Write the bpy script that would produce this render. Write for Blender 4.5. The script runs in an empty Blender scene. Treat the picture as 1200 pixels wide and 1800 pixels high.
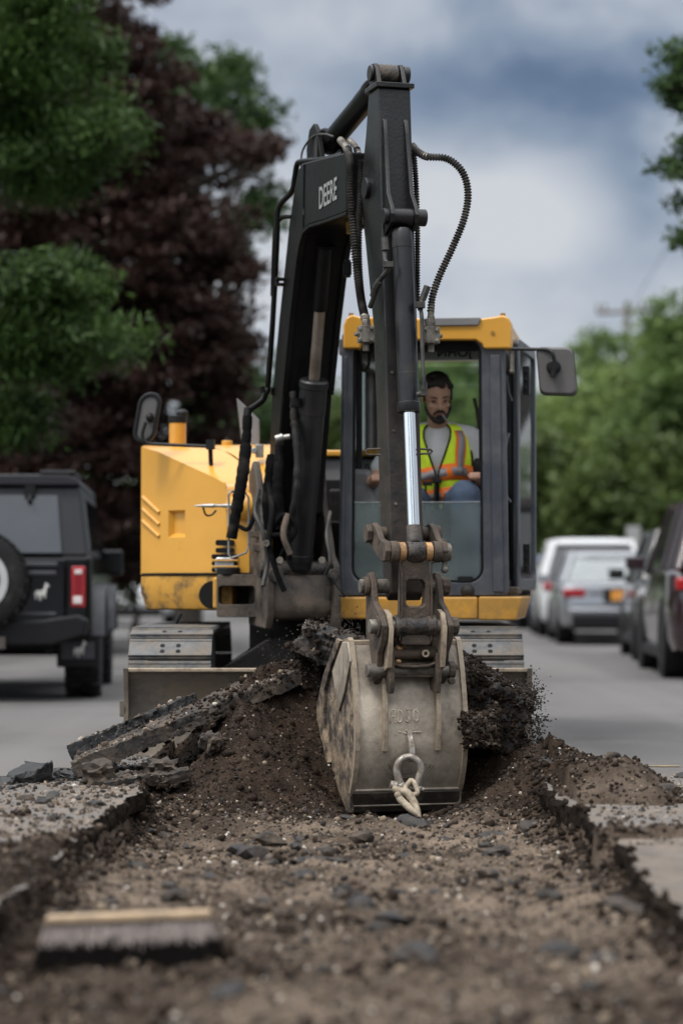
import bpy, bmesh, math, random
import numpy as np
from mathutils import Vector, Matrix

C = bpy.context.scene
RAD = math.radians
# ---------------------------------------------------------------- camera
FPX = 4250.0                      # focal length in pixels of the 1200x1800 frame (85 mm on a 36 mm tall frame)
TILT = math.atan(125 / 4250)
CAMZ = 0.95
cam_d = bpy.data.cameras.new('camera')
cam = bpy.data.objects.new('camera', cam_d)
C.collection.objects.link(cam)
cam.location = (0, 0, CAMZ)
cam.rotation_euler = (RAD(90) + TILT, 0, 0)
cam_d.sensor_fit = 'VERTICAL'
cam_d.sensor_height = 36
cam_d.lens = 85
cam_d.clip_end = 3000
cam_d.dof.use_dof = True
cam_d.dof.focus_distance = 12.05
cam_d.dof.aperture_fstop = 1.4
C.camera = cam
# ---------------------------------------------------------------- world, sun, exposure
SUN_EL, SUN_AZ = RAD(60), math.atan2(-0.75, -0.66)
W = bpy.data.worlds.new('World'); C.world = W; W.use_nodes = True
def build_world():
    nt = W.node_tree; N = nt.nodes; L = nt.links; N.clear()
    out = N.new('ShaderNodeOutputWorld'); bg = N.new('ShaderNodeBackground')
    bg.inputs['Strength'].default_value = 0.1
    L.new(bg.outputs[0], out.inputs[0])
    sky = N.new('ShaderNodeTexSky'); sky.sky_type = 'NISHITA'; sky.sun_disc = False
    sky.sun_elevation = SUN_EL; sky.sun_rotation = SUN_AZ
    tc = N.new('ShaderNodeTexCoord')
    sx = N.new('ShaderNodeSeparateXYZ'); L.new(tc.outputs['Generated'], sx.inputs[0])
    def math_(op, a, b=None, c=None, clamp=False):
        n = N.new('ShaderNodeMath'); n.operation = op; n.use_clamp = clamp
        for i, v in enumerate((a, b, c)):
            if v is None: continue
            if isinstance(v, (int, float)): n.inputs[i].default_value = v
            else: L.new(v, n.inputs[i])
        return n.outputs[0]
    X, Y, Z = sx.outputs
    az = math_('ARCTAN2', X, Y)          # bearing from straight ahead along the road
    el = math_('ARCSINE', Z)
    def noise(scale, detail, rough, zs, off, dist=0.0):
        m = N.new('ShaderNodeMapping'); m.inputs['Scale'].default_value = (scale, scale, scale * zs)
        m.inputs['Location'].default_value = off
        L.new(tc.outputs['Generated'], m.inputs[0])
        n = N.new('ShaderNodeTexNoise'); n.inputs['Scale'].default_value = 1
        n.inputs['Detail'].default_value = detail; n.inputs['Roughness'].default_value = rough
        n.inputs['Distortion'].default_value = dist
        L.new(m.outputs[0], n.inputs['Vector']); return n.outputs['Fac']
    n1 = noise(11, 5, .5, 1.5, (2.3, .4, 1.1), .2)
    n2 = noise(30, 4, .55, 1.6, (7.3, 1.4, 4.1), .2)
    # warp the cloud masses a little so that their outlines billow
    azw = math_('ADD', az, math_('MULTIPLY', math_('SUBTRACT', n2, .5), .035))
    elw = math_('ADD', el, math_('MULTIPLY', math_('SUBTRACT', n1, .5), .05))
    def blob(a0, e0, ra, re, w):
        da = math_('DIVIDE', math_('SUBTRACT', azw, a0), ra); de = math_('DIVIDE', math_('SUBTRACT', elw, e0), re)
        d2 = math_('ADD', math_('MULTIPLY', da, da), math_('MULTIPLY', de, de))
        return math_('MULTIPLY', math_('EXPONENT', math_('MULTIPLY', d2, -1)), w)
    b = math_('ADD', .735, math_('MULTIPLY', math_('SUBTRACT', n1, .5), .74))
    b = math_('ADD', b, math_('MULTIPLY', math_('SUBTRACT', n2, .5), .46))
    for q in ((.095, .208, .10, .030, -.50), (.12, .155, .022, .028, -.26), (.066, .155, .040, .024, .24),
              (.05, .148, .07, .020, .24), (-.035, .135, .045, .03, .20), (-.03, .225, .03, .018, .10), (.02, .238, .022, .012, .10),
              (-.06, .205, .02, .012, .22), (0, .03, 1.5, .07, .30), (.14, .185, .022, .012, .18)):
        b = math_('ADD', b, blob(*q))
    hi = math_('MULTIPLY', math_('SUBTRACT', el, .30), 1.0, clamp=True)     # the overcast brightens towards the zenith
    b = math_('ADD', b, math_('MULTIPLY', hi, 1.0))
    ramp = N.new('ShaderNodeValToRGB'); cr = ramp.color_ramp
    pts = [(.05, (.105, .165, .29)), (.30, (.18, .26, .41)), (.50, (.34, .43, .57)), (.68, (.56, .63, .745)), (.84, (.72, .775, .865)), (1.0, (.86, .895, .95))]
    while len(cr.elements) < len(pts): cr.elements.new(.5)
    for e, (p, c) in zip(cr.elements, pts): e.position = p; e.color = (*c, 1)
    L.new(b, ramp.inputs[0])
    top = N.new('ShaderNodeMix'); top.data_type = 'RGBA'
    L.new(hi, top.inputs[0]); L.new(ramp.outputs[0], top.inputs[6]); top.inputs[7].default_value = (1.55, 1.57, 1.62, 1)
    # the cloud is brightest round the veiled sun, behind and left of the camera
    sv = (math.sin(SUN_AZ) * math.cos(SUN_EL), math.cos(SUN_AZ) * math.cos(SUN_EL), math.sin(SUN_EL))
    dt = N.new('ShaderNodeVectorMath'); dt.operation = 'DOT_PRODUCT'; L.new(tc.outputs['Generated'], dt.inputs[0]); dt.inputs[1].default_value = sv
    glow = N.new('ShaderNodeMapRange'); L.new(dt.outputs['Value'], glow.inputs[0]); glow.inputs[1].default_value = .0; glow.inputs[2].default_value = 1.0; glow.inputs[3].default_value = 10.0; glow.inputs[4].default_value = 30.0
    k = N.new('ShaderNodeVectorMath'); k.operation = 'SCALE'; L.new(top.outputs[2], k.inputs[0]); L.new(glow.outputs[0], k.inputs['Scale'])
    mx = N.new('ShaderNodeMix'); mx.data_type = 'RGBA'; mx.inputs[0].default_value = .93
    L.new(sky.outputs[0], mx.inputs[6]); L.new(k.outputs[0], mx.inputs[7])
    L.new(mx.outputs[2], bg.inputs[0])
build_world()
sd = bpy.data.lights.new('sun', 'SUN'); sd.energy = 2.8; sd.angle = RAD(12); sd.color = (1, .95, .88)
so = bpy.data.objects.new('sun', sd); C.collection.objects.link(so)
sdir = Vector((math.sin(SUN_AZ) * math.cos(SUN_EL), math.cos(SUN_AZ) * math.cos(SUN_EL), math.sin(SUN_EL)))
so.rotation_euler = (-sdir).to_track_quat('-Z', 'Y').to_euler()
so.location = sdir * 60
C.view_settings.view_transform = 'Standard'; C.view_settings.look = 'None'
C.view_settings.gamma = 1; C.view_settings.use_curve_mapping = False
C.view_settings.exposure = -0.42
C.cycles.max_bounces = 8; C.cycles.transparent_max_bounces = 16
C.cycles.sample_clamp_indirect = 6
C.cycles.use_denoising = True

def P(px, py, Y):
    """the world point at distance Y along the road that lies behind pixel (px, py) of the 1200x1800 photograph"""
    x = (px - 600) / FPX; y = (900 - py) / FPX
    f = math.cos(TILT) - y * math.sin(TILT); u = math.sin(TILT) + y * math.cos(TILT)
    return Vector((x / f * Y, Y, CAMZ + u / f * Y))

# ---------------------------------------------------------------- materials
def M(name, col, rough=.5, metal=0., var=.12, scale=6., bump=0., bscale=60., dirt=None, damt=.3, dscale=3., dsoft=.12, zmud=None,
      coat=0., spec=.5, drough=.9, streak=None, detail=5, emit=None):
    m = bpy.data.materials.new(name); m.use_nodes = True
    nt = m.node_tree; N = nt.nodes; L = nt.links
    b = N['Principled BSDF']
    tc = N.new('ShaderNodeTexCoord')
    def noise(s, d=5, r=.6, vec=None):
        n = N.new('ShaderNodeTexNoise'); n.inputs['Scale'].default_value = s; n.inputs['Detail'].default_value = d
        n.inputs['Roughness'].default_value = r; L.new(vec or tc.outputs['Object'], n.inputs['Vector']); return n.outputs['Fac']
    def mix(f, a, c):
        n = N.new('ShaderNodeMix'); n.data_type = 'RGBA'
        L.new(f, n.inputs[0])
        for i, v in ((6, a), (7, c)):
            if isinstance(v, tuple): n.inputs[i].default_value = (*v[:3], 1)
            else: L.new(v, n.inputs[i])
        return n.outputs[2]
    def ramp(f, a, c):
        n = N.new('ShaderNodeMapRange'); n.inputs[1].default_value = a; n.inputs[2].default_value = c; L.new(f, n.inputs[0]); return n.outputs[0]
    n1 = noise(scale, detail)
    lo = tuple(c * (1 - var) for c in col); hi = tuple(min(1, c * (1 + var)) for c in col)
    colr = mix(ramp(n1, .3, .7), lo, hi)
    rg = None
    if dirt is not None:
        f = ramp(noise(dscale, 7, .65), 1 - damt - dsoft - .1, 1 - damt + dsoft - .1)
        if streak:
            mp = N.new('ShaderNodeMapping'); mp.inputs['Scale'].default_value = streak; L.new(tc.outputs['Object'], mp.inputs[0])
            f2 = ramp(noise(1, 5, .6, mp.outputs[0]), .55, .8)
            a = N.new('ShaderNodeMath'); a.operation = 'MAXIMUM'; L.new(f, a.inputs[0]); L.new(f2, a.inputs[1]); f = a.outputs[0]
        if zmud:
            g = N.new('ShaderNodeNewGeometry'); s = N.new('ShaderNodeSeparateXYZ'); L.new(g.outputs['Position'], s.inputs[0])
            zz = ramp(s.outputs['Z'], zmud[1], zmud[0])
            nn = ramp(noise(dscale * 2.2, 6, .7), .30, .56)
            a = N.new('ShaderNodeMath'); a.operation = 'MULTIPLY'; L.new(zz, a.inputs[0]); L.new(nn, a.inputs[1])
            c2 = N.new('ShaderNodeMath'); c2.operation = 'MAXIMUM'; L.new(f, c2.inputs[0]); L.new(a.outputs[0], c2.inputs[1]); f = c2.outputs[0]
        dcol = mix(noise(dscale * 6, 4), tuple(c * .7 for c in dirt), tuple(c * 1.25 for c in dirt))
        colr = mix(f, colr, dcol)
        r = N.new('ShaderNodeMapRange'); L.new(f, r.inputs[0]); r.inputs[3].default_value = rough; r.inputs[4].default_value = drough; rg = r.outputs[0]
        if metal:
            r2 = N.new('ShaderNodeMapRange'); L.new(f, r2.inputs[0]); r2.inputs[3].default_value = metal; r2.inputs[4].default_value = 0; L.new(r2.outputs[0], b.inputs['Metallic'])
    else:
        b.inputs['Metallic'].default_value = metal
        r = N.new('ShaderNodeMapRange'); L.new(noise(scale * 2.7, 4), r.inputs[0]); r.inputs[1].default_value = .3; r.inputs[2].default_value = .7
        r.inputs[3].default_value = max(.02, rough * .85); r.inputs[4].default_value = min(1, rough * 1.15); rg = r.outputs[0]
    L.new(rg, b.inputs['Roughness']); L.new(colr, b.inputs['Base Color'])
    b.inputs['Coat Weight'].default_value = coat; b.inputs['Coat Roughness'].default_value = .06
    b.inputs['Specular IOR Level'].default_value = spec
    if bump:
        bp = N.new('ShaderNodeBump'); bp.inputs['Strength'].default_value = bump; bp.inputs['Distance'].default_value = .01
        L.new(noise(bscale, 6, .65), bp.inputs['Height']); L.new(bp.outputs[0], b.inputs['Normal'])
    if emit:
        b.inputs['Emission Color'].default_value = (*emit[:3], 1); b.inputs['Emission Strength'].default_value = emit[3]
    return m

def glass_mat(name, tint=(.8, .88, .85), dust=.12, dcol=(.55, .6, .6), refl=.5):
    m = bpy.data.materials.new(name); m.use_nodes = True; nt = m.node_tree; N = nt.nodes; L = nt.links
    N.remove(N['Principled BSDF']); out = N['Material Output']
    t = N.new('ShaderNodeBsdfTransparent'); t.inputs[0].default_value = (*tint, 1)
    g = N.new('ShaderNodeBsdfGlossy'); g.inputs['Roughness'].default_value = .03
    d = N.new('ShaderNodeBsdfDiffuse'); d.inputs[0].default_value = (*dcol, 1)
    fr = N.new('ShaderNodeFresnel'); fr.inputs[0].default_value = 1.5
    tc = N.new('ShaderNodeTexCoord'); n = N.new('ShaderNodeTexNoise'); n.inputs['Scale'].default_value = 5; n.inputs['Detail'].default_value = 6
    L.new(tc.outputs['Object'], n.inputs[0])
    mr = N.new('ShaderNodeMapRange'); L.new(n.outputs[0], mr.inputs[0]); mr.inputs[1].default_value = .3; mr.inputs[2].default_value = .7
    mr.inputs[3].default_value = dust * .7; mr.inputs[4].default_value = dust * 1.3
    a = N.new('ShaderNodeMixShader'); L.new(mr.outputs[0], a.inputs[0]); L.new(t.outputs[0], a.inputs[1]); L.new(d.outputs[0], a.inputs[2])
    mm = N.new('ShaderNodeMath'); mm.operation = 'MULTIPLY'; L.new(fr.outputs[0], mm.inputs[0]); mm.inputs[1].default_value = refl * 2
    c = N.new('ShaderNodeMixShader'); L.new(mm.outputs[0], c.inputs[0]); L.new(a.outputs[0], c.inputs[1]); L.new(g.outputs[0], c.inputs[2])
    L.new(c.outputs[0], out.inputs[0]); return m

def leaf_mat(name, dark, light, trans=.35):
    m = bpy.data.materials.new(name); m.use_nodes = True; nt = m.node_tree; N = nt.nodes; L = nt.links
    N.remove(N['Principled BSDF']); out = N['Material Output']
    g = N.new('ShaderNodeNewGeometry'); mx = N.new('ShaderNodeMix'); mx.data_type = 'RGBA'
    tc = N.new('ShaderNodeTexCoord'); n = N.new('ShaderNodeTexNoise'); n.inputs['Scale'].default_value = .9; n.inputs['Detail'].default_value = 3
    L.new(tc.outputs['Object'], n.inputs[0])
    mr = N.new('ShaderNodeMapRange'); L.new(n.outputs[0], mr.inputs[0]); mr.inputs[1].default_value = .35; mr.inputs[2].default_value = .65
    ad = N.new('ShaderNodeMath'); ad.operation = 'MULTIPLY_ADD'; L.new(g.outputs['Random Per Island'], ad.inputs[0]); ad.inputs[1].default_value = .55
    hm = N.new('ShaderNodeMath'); hm.operation = 'MULTIPLY'; L.new(mr.outputs[0], hm.inputs[0]); hm.inputs[1].default_value = .45
    L.new(hm.outputs[0], ad.inputs[2])
    L.new(ad.outputs[0], mx.inputs[0]); mx.inputs[6].default_value = (*dark, 1); mx.inputs[7].default_value = (*light, 1)
    d = N.new('ShaderNodeBsdfPrincipled'); d.inputs['Roughness'].default_value = .55; d.inputs['Specular IOR Level'].default_value = .3
    L.new(mx.outputs[2], d.inputs['Base Color'])
    t = N.new('ShaderNodeBsdfTranslucent'); L.new(mx.outputs[2], t.inputs[0])
    s = N.new('ShaderNodeMixShader'); s.inputs[0].default_value = trans; L.new(d.outputs[0], s.inputs[1]); L.new(t.outputs[0], s.inputs[2])
    L.new(s.outputs[0], out.inputs[0]); return m

MUD = (.085, .066, .05)
TAN = (.20, .16, .115)
m_black = M('black machine paint', (.0075, .0075, .008), .34, var=.3, dirt=(.045, .033, .025), damt=.16, dscale=4, dsoft=.2, zmud=(.9, 2.5), bump=.2, bscale=60, drough=.75, spec=.42)
m_barrel = M('cylinder black paint', (.012, .012, .0135), .34, var=.25, spec=.38, dirt=(.045, .037, .03), damt=.15, dscale=5, dsoft=.2, bump=.1, bscale=140)
m_boom = M('boom black paint', (.006, .006, .006), .42, var=.35, spec=.14, dirt=(.016, .013, .011), damt=.2, dscale=3, dsoft=.25, bump=.1, bscale=60)
m_hose = M('hose rubber', (.010, .010, .010), .45, var=.3, dirt=(.09, .08, .068), damt=.3, dscale=12, dsoft=.2)
m_sleeve = M('fabric hose sleeve', (.005, .005, .0055), .9, spec=.1, var=.3, dirt=(.05, .04, .032), damt=.25, dscale=6, bump=.5, bscale=30)
m_fit = M('steel fitting', (.22, .20, .17), .42, .6, var=.25, dirt=(.06, .05, .04), damt=.4, dscale=18, bump=.2, bscale=80)
m_steel = M('dull bright steel', (.34, .33, .31), .42, .7, var=.15, dirt=(.12, .10, .08), damt=.25, dscale=20)
m_chrome = M('chrome rod', (.86, .87, .88), .13, 1.0, var=.02)
m_dullrod = M('used cylinder rod', (.20, .165, .14), .35, .8, var=.3, dirt=(.07, .05, .035), damt=.4, dscale=7)
m_link = M('muddy cast steel', (.026, .020, .016), .5, .2, var=.45, scale=14, dirt=(.088, .063, .045), damt=.45, dscale=9, bump=.8, bscale=45)
m_grease = M('greasy pin boss', (.028, .025, .023), .25, .3, var=.4, scale=25, dirt=(.10, .075, .055), damt=.35, dscale=16, bump=.7, bscale=60)
m_rust = M('bare rusty steel', (.42, .24, .11), .42, .5, var=.3, scale=30, dirt=(.12, .08, .05), damt=.35, dscale=25, bump=.3)
m_bucket = M('worn bucket steel', (.46, .395, .315), .36, .3, var=.42, scale=3.5, dirt=(.080, .061, .045), damt=.37, dscale=5, dsoft=.18, bump=.25, bscale=70, drough=.75, streak=(16, 16, 2.5))
m_buckside = M('mud caked steel', (.26, .195, .13), .8, 0, var=.35, scale=12, dirt=(.04, .032, .026), damt=.42, dscale=11, dsoft=.1, bump=1.0, bscale=40)
m_edge = M('worn plate edge', (.36, .29, .21), .5, .25, var=.25, scale=14, dirt=(.16, .12, .085), damt=.35, dscale=14, bump=.35)
m_lip = M('dark cutting edge', (.042, .035, .029), .42, .5, var=.4, scale=9, dirt=(.12, .095, .07), damt=.3, dscale=7, bump=.35)
m_shackle = M('galvanised shackle', (.40, .37, .33), .42, .75, var=.25, scale=30, dirt=(.16, .13, .10), damt=.4, dscale=20, bump=.2)
m_chain = M('dusty hook', (.46, .39, .29), .6, .2, var=.25, scale=30, dirt=(.24, .19, .135), damt=.4, dscale=20, bump=.3)
m_yel = M('yellow machine paint', (.60, .295, .038), .30, var=.08, scale=2, dirt=(.24, .135, .04), damt=.15, dscale=6, dsoft=.1, coat=.25, zmud=(.6, 1.05), drough=.7)
m_yel_dark = M('soiled yellow paint', (.52, .265, .04), .45, var=.15, scale=4, dirt=(.07, .05, .03), damt=.33, dscale=9, dsoft=.10)
m_cab = M('cab grey paint', (.046, .050, .062), .36, var=.12, scale=5, dirt=(.13, .13, .135), damt=.25, dscale=4, dsoft=.2, streak=(30, 30, 1.5), coat=.1)
m_seal = M('black rubber seal', (.006, .006, .006), .65, spec=.2)
m_plastic = M('black plastic', (.009, .009, .0095), .5, spec=.25, var=.2, dirt=(.05, .045, .04), damt=.2, dscale=5)
m_greyp = M('grey plastic', (.165, .162, .165), .55, var=.1, bump=.1, bscale=200)
m_mirror = M('mirror back grey plastic', (.085, .08, .077), .55, var=.12, bump=.15, bscale=150)
m_rust_frame = M('dusty brown casting', (.022, .018, .015), .5, .2, var=.5, scale=9, dirt=(.125, .095, .07), damt=.38, dscale=4.5, dsoft=.14, bump=.6, bscale=40)
m_under = M('undercarriage black steel', (.007, .0065, .006), .6, .0, spec=.25, var=.4, dirt=(.025, .02, .016), damt=.3, dscale=6, bump=.4, bscale=30)
m_shoe = M('worn track shoe steel', (.10, .105, .11), .5, .4, var=.4, scale=16, dirt=(.165, .135, .102), damt=.36, dscale=8, dsoft=.14, bump=.5, bscale=50)
m_blade = M('dozer blade steel', (.20, .155, .105), .5, .3, var=.2, scale=5, dirt=(.10, .085, .07), damt=.45, dscale=5, streak=(14, 14, 1.5), bump=.3, bscale=40)
m_glass = glass_mat('cab window glass', (.86, .92, .89), .07)
m_dusty = glass_mat('dusty lower windscreen', (.80, .88, .86), .18, (.50, .56, .57), .8)
m_tint = M('tinted car glass', (.012, .014, .016), .06, var=.05, spec=.8)
m_white = M('white lettering', (.27, .27, .265), .6, var=.08, dirt=(.15, .14, .13), damt=.2, dscale=30)
m_lens = M('headlamp lens', (.55, .56, .58), .15, .5, var=.25, scale=40)
m_rubber = M('tyre rubber', (.009, .009, .009), .8, spec=.3, var=.25, bump=.4, bscale=80, dirt=(.05, .047, .043), damt=.25, dscale=8)
# ---------------------------------------------------------------- mesh helpers
Z = Vector((0, 0, 1))
class MB:
    """collects shapes into one mesh"""
    def __init__(s): s.v = []; s.f = []; s.c = []
    def cut(s):
        """what follows is a piece of its own (an object of its own when built)"""
        if s.v and (not s.c or s.c[-1] != (len(s.v), len(s.f))): s.c.append((len(s.v), len(s.f)))
        return s
    def add(s, vs, fs):
        k = len(s.v); s.v += [tuple(v) for v in vs]; s.f += [tuple(i + k for i in f) for f in fs]; return s
    def box(s, c, size, R=None):
        h = [x / 2 for x in size]; vs = []
        for sx in (-1, 1):
            for sy in (-1, 1):
                for sz in (-1, 1):
                    p = Vector((sx * h[0], sy * h[1], sz * h[2])); vs.append(Vector(c) + (R @ p if R else p))
        return s.add(vs, [(0, 1, 3, 2), (4, 6, 7, 5), (0, 4, 5, 1), (2, 3, 7, 6), (0, 2, 6, 4), (1, 5, 7, 3)])
    def prism(s, poly, fn, t0, t1):
        """poly: 2-D outline; fn(a, b, t) -> 3-D"""
        n = len(poly); vs = [fn(a, b, t0) for a, b in poly] + [fn(a, b, t1) for a, b in poly]
        return s.add(vs, [tuple(range(n - 1, -1, -1)), tuple(range(n, 2 * n))] + [(i, (i + 1) % n, n + (i + 1) % n, n + i) for i in range(n)])
    def ring(s, outer, inner, fn, t0, t1):
        n = len(outer); vs = [fn(a, b, t) for t in (t0, t1) for L in (outer, inner) for a, b in L]
        o0, i0, o1, i1 = 0, n, 2 * n, 3 * n; fs = []
        for k in range(n):
            j = (k + 1) % n
            fs += [(o0 + k, o0 + j, i0 + j, i0 + k), (o1 + j, o1 + k, i1 + k, i1 + j), (o0 + j, o0 + k, o1 + k, o1 + j), (i0 + k, i0 + j, i1 + j, i1 + k)]
        return s.add(vs, fs)
    def loft(s, loops, caps=True, closed=True):
        n = len(loops[0]); vs = [p for l in loops for p in l]; fs = []
        for a in range(len(loops) - 1):
            for k in range(n if closed else n - 1):
                j = (k + 1) % n; fs.append((a * n + k, a * n + j, (a + 1) * n + j, (a + 1) * n + k))
        if caps and closed:
            fs.append(tuple(range(n - 1, -1, -1))); fs.append(tuple((len(loops) - 1) * n + k for k in range(n)))
        return s.add(vs, fs)
    def tube(s, pts, r, n=10, caps=True):
        pts = [Vector(p) for p in pts]; m = len(pts)
        rs = r if isinstance(r, (list, tuple)) else [r] * m
        tan = []
        for i in range(m):
            t = (pts[min(i + 1, m - 1)] - pts[max(i - 1, 0)]); tan.append(t.normalized() if t.length > 1e-9 else (tan[-1] if tan else Z))
        nrm = tan[0].orthogonal().normalized(); loops = []
        for i in range(m):
            nrm = nrm - tan[i] * nrm.dot(tan[i])
            nrm = nrm.normalized() if nrm.length > 1e-6 else tan[i].orthogonal().normalized()
            bn = tan[i].cross(nrm)
            loops.append([pts[i] + (nrm * math.cos(2 * math.pi * k / n) + bn * math.sin(2 * math.pi * k / n)) * rs[i] for k in range(n)])
        return s.loft(loops, caps)
    def cyl(s, p0, p1, r, r1=None, n=24):
        return s.tube([p0, p1], [r, r if r1 is None else r1], n)
    def lathe(s, prof, p0, axis, n=28, caps=True):
        """prof: (distance along the axis, radius)"""
        a = Vector(axis).normalized(); x = a.orthogonal().normalized(); y = a.cross(x); p0 = Vector(p0)
        return s.loft([[p0 + a * t + (x * math.cos(2 * math.pi * k / n) + y * math.sin(2 * math.pi * k / n)) * r for k in range(n)] for t, r in prof], caps)
    def ball(s, c, r, n=14, m=9, R=None):
        r = r if isinstance(r, (tuple, list)) else (r, r, r); c = Vector(c); loops = []
        for i in range(m + 1):
            th = math.pi * (i + .02) / (m + .04); l = []
            for k in range(n):
                ph = 2 * math.pi * k / n
                p = Vector((r[0] * math.sin(th) * math.cos(ph), r[1] * math.sin(th) * math.sin(ph), r[2] * math.cos(th)))
                l.append(c + (R @ p if R else p))
            loops.append(l)
        return s.loft(loops)
    def build(s, name, mat, parent=None, bevel=0., seg=2, smooth=38, base=None, mods=()):
        if s.c:
            ends = [q for q in s.c if q[0] < len(s.v)] + [(len(s.v), len(s.f))]; a = (0, 0); first = None
            for e in ends:
                k = MB(); k.v = s.v[a[0]:e[0]]; k.f = [tuple(i - a[0] for i in f) for f in s.f[a[1]:e[1]]]; a = e
                o = k.build(name, mat, parent, bevel, seg, smooth, base); first = first or o
            return first
        me = bpy.data.meshes.new(name)
        b = Vector(base) if base is not None else Vector((0, 0, 0))
        if parent is not None:
            r = parent
            while r.parent is not None: r = r.parent
            b = Vector(r.get('_b', (0, 0, 0)))
        me.from_pydata([tuple(Vector(v) - b) for v in s.v], [], s.f)
        bm = bmesh.new(); bm.from_mesh(me); bmesh.ops.recalc_face_normals(bm, faces=bm.faces); bm.to_mesh(me); bm.free()
        me.materials.append(mat)
        o = bpy.data.objects.new(name, me); C.collection.objects.link(o)
        if parent is not None: o.parent = parent
        else: o.location = b
        if base is not None and parent is None: o['_b'] = tuple(b)
        if smooth:
            me.shade_smooth()
            me.set_sharp_from_angle(angle=RAD(smooth))
        if bevel:
            md = o.modifiers.new('bevel', 'BEVEL'); md.width = bevel; md.segments = seg; md.limit_method = 'ANGLE'; md.angle_limit = RAD(35); md.harden_normals = True
        return o

def tag(o, label, cat=None, group=None, kind=None):
    if label: o['label'] = label
    if cat: o['category'] = cat
    if group: o['group'] = group
    if kind: o['kind'] = kind
    return o
def thing(name, label, cat, loc=(0, 0, 0), group=None, rz=0.):
    """an Empty at the base of a thing; meshes built under it are given in world coordinates (loc is subtracted)"""
    o = bpy.data.objects.new(name, None); C.collection.objects.link(o)
    o.location = loc; o.rotation_euler = (0, 0, rz); o['_b'] = tuple(loc) ; o.empty_display_size = .2
    return tag(o, label, cat, group)
def copy_tree(o, parent=None):
    c = o.copy(); C.collection.objects.link(c); c.parent = parent
    for ch in [x for x in C.objects if x.parent == o]: copy_tree(ch, c)
    return c
def smooth_path(pts, n=8):
    """Catmull-Rom through the points"""
    p = [Vector(q) for q in pts]; p = [p[0] * 2 - p[1]] + p + [p[-1] * 2 - p[-2]]; out = []
    for i in range(1, len(p) - 2):
        for k in range(n):
            t = k / n
            out.append(.5 * ((2 * p[i]) + (-p[i - 1] + p[i + 1]) * t + (2 * p[i - 1] - 5 * p[i] + 4 * p[i + 1] - p[i + 2]) * t * t + (-p[i - 1] + 3 * p[i] - 3 * p[i + 1] + p[i + 2]) * t ** 3))
    out.append(p[-2]); return out
def resample(pts, step):
    out = [pts[0]]; acc = 0.
    for a, b in zip(pts[:-1], pts[1:]):
        L = (b - a).length
        if L < 1e-9: continue
        t = step - acc
        while t <= L:
            out.append(a + (b - a) * (t / L)); t += step
        acc = L - (t - step)
    return out
def rrect(a0, a1, b0, b1, r, n=5, taper=0.):
    """rounded rectangle; taper narrows the top on both sides"""
    out = []
    for (cx, cy, s) in ((a1 - r, b1 - r, 0), (a0 + r, b1 - r, 90), (a0 + r, b0 + r, 180), (a1 - r, b0 + r, 270)):
        for k in range(n + 1):
            t = RAD(s + 90 * k / n); x = cx + r * math.cos(t); y = cy + r * math.sin(t)
            x += (1 if x < (a0 + a1) / 2 else -1) * taper * (y - b0) / (b1 - b0)
            out.append((x, y))
    return out
def coil_hose(mb, pts, r, pitch, depth, n=10):
    """a hose inside a spring guard: the radius ripples once a coil"""
    q = resample(smooth_path(pts, 14), pitch / 4)
    mb.tube(q, [r + depth * (1, .0, -1, .0)[i % 4] for i in range(len(q))], n)
    return mb
def text_mesh(txt, size, extrude=.002):
    cu = bpy.data.curves.new('lettering', 'FONT'); cu.body = txt; cu.size = size; cu.extrude = extrude; cu.align_x = 'LEFT'; cu.offset = size * .014
    o = bpy.data.objects.new('lettering', cu); C.collection.objects.link(o)
    dg = bpy.context.evaluated_depsgraph_get(); me = bpy.data.meshes.new_from_object(o.evaluated_get(dg))
    vs = [v.co.copy() for v in me.vertices]; fs = [tuple(p.vertices) for p in me.polygons]
    bpy.data.objects.remove(o); bpy.data.curves.remove(cu); bpy.data.meshes.remove(me)
    return vs, fs
_rng = np.random.default_rng(7)
def vnoise(x, y, seed=0):
    """smooth value noise on arrays"""
    xi = np.floor(x).astype(np.int64); yi = np.floor(y).astype(np.int64); fx = x - xi; fy = y - yi
    fx = fx * fx * fx * (fx * (fx * 6 - 15) + 10); fy = fy * fy * fy * (fy * (fy * 6 - 15) + 10)
    def h(a, b):
        n = (a * 374761393 + b * 668265263 + seed * 1442695041) & 0x7fffffff
        n = ((n ^ (n >> 13)) * 1274126177) & 0x7fffffff
        return ((n ^ (n >> 16)) & 0xffff) / 65535.0
    a = h(xi, yi); b = h(xi + 1, yi); c = h(xi, yi + 1); d = h(xi + 1, yi + 1)
    return (a * (1 - fx) + b * fx) * (1 - fy) + (c * (1 - fx) + d * fx) * fy
def fbm(x, y, oct=4, seed=0, gain=.5):
    s = 0; a = 1; t = 0
    for i in range(oct):
        s = s + a * (vnoise(x * 2 ** i + 17 * i, y * 2 ** i + 5 * i, seed + i) - .5); t += a; a *= gain
    return s / t * 2
def np_mesh(name, verts, faces, mat, k):
    """fast mesh from arrays; every face has k corners"""
    me = bpy.data.meshes.new(name); nv = len(verts); nf = len(faces)
    me.vertices.add(nv); me.vertices.foreach_set('co', np.asarray(verts, np.float32).ravel())
    me.loops.add(nf * k); me.loops.foreach_set('vertex_index', np.asarray(faces, np.int32).ravel())
    me.polygons.add(nf); me.polygons.foreach_set('loop_start', np.arange(0, nf * k, k, dtype=np.int32))
    me.update(calc_edges=True); me.validate()
    me.materials.append(mat); o = bpy.data.objects.new(name, me); C.collection.objects.link(o); return o
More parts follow.
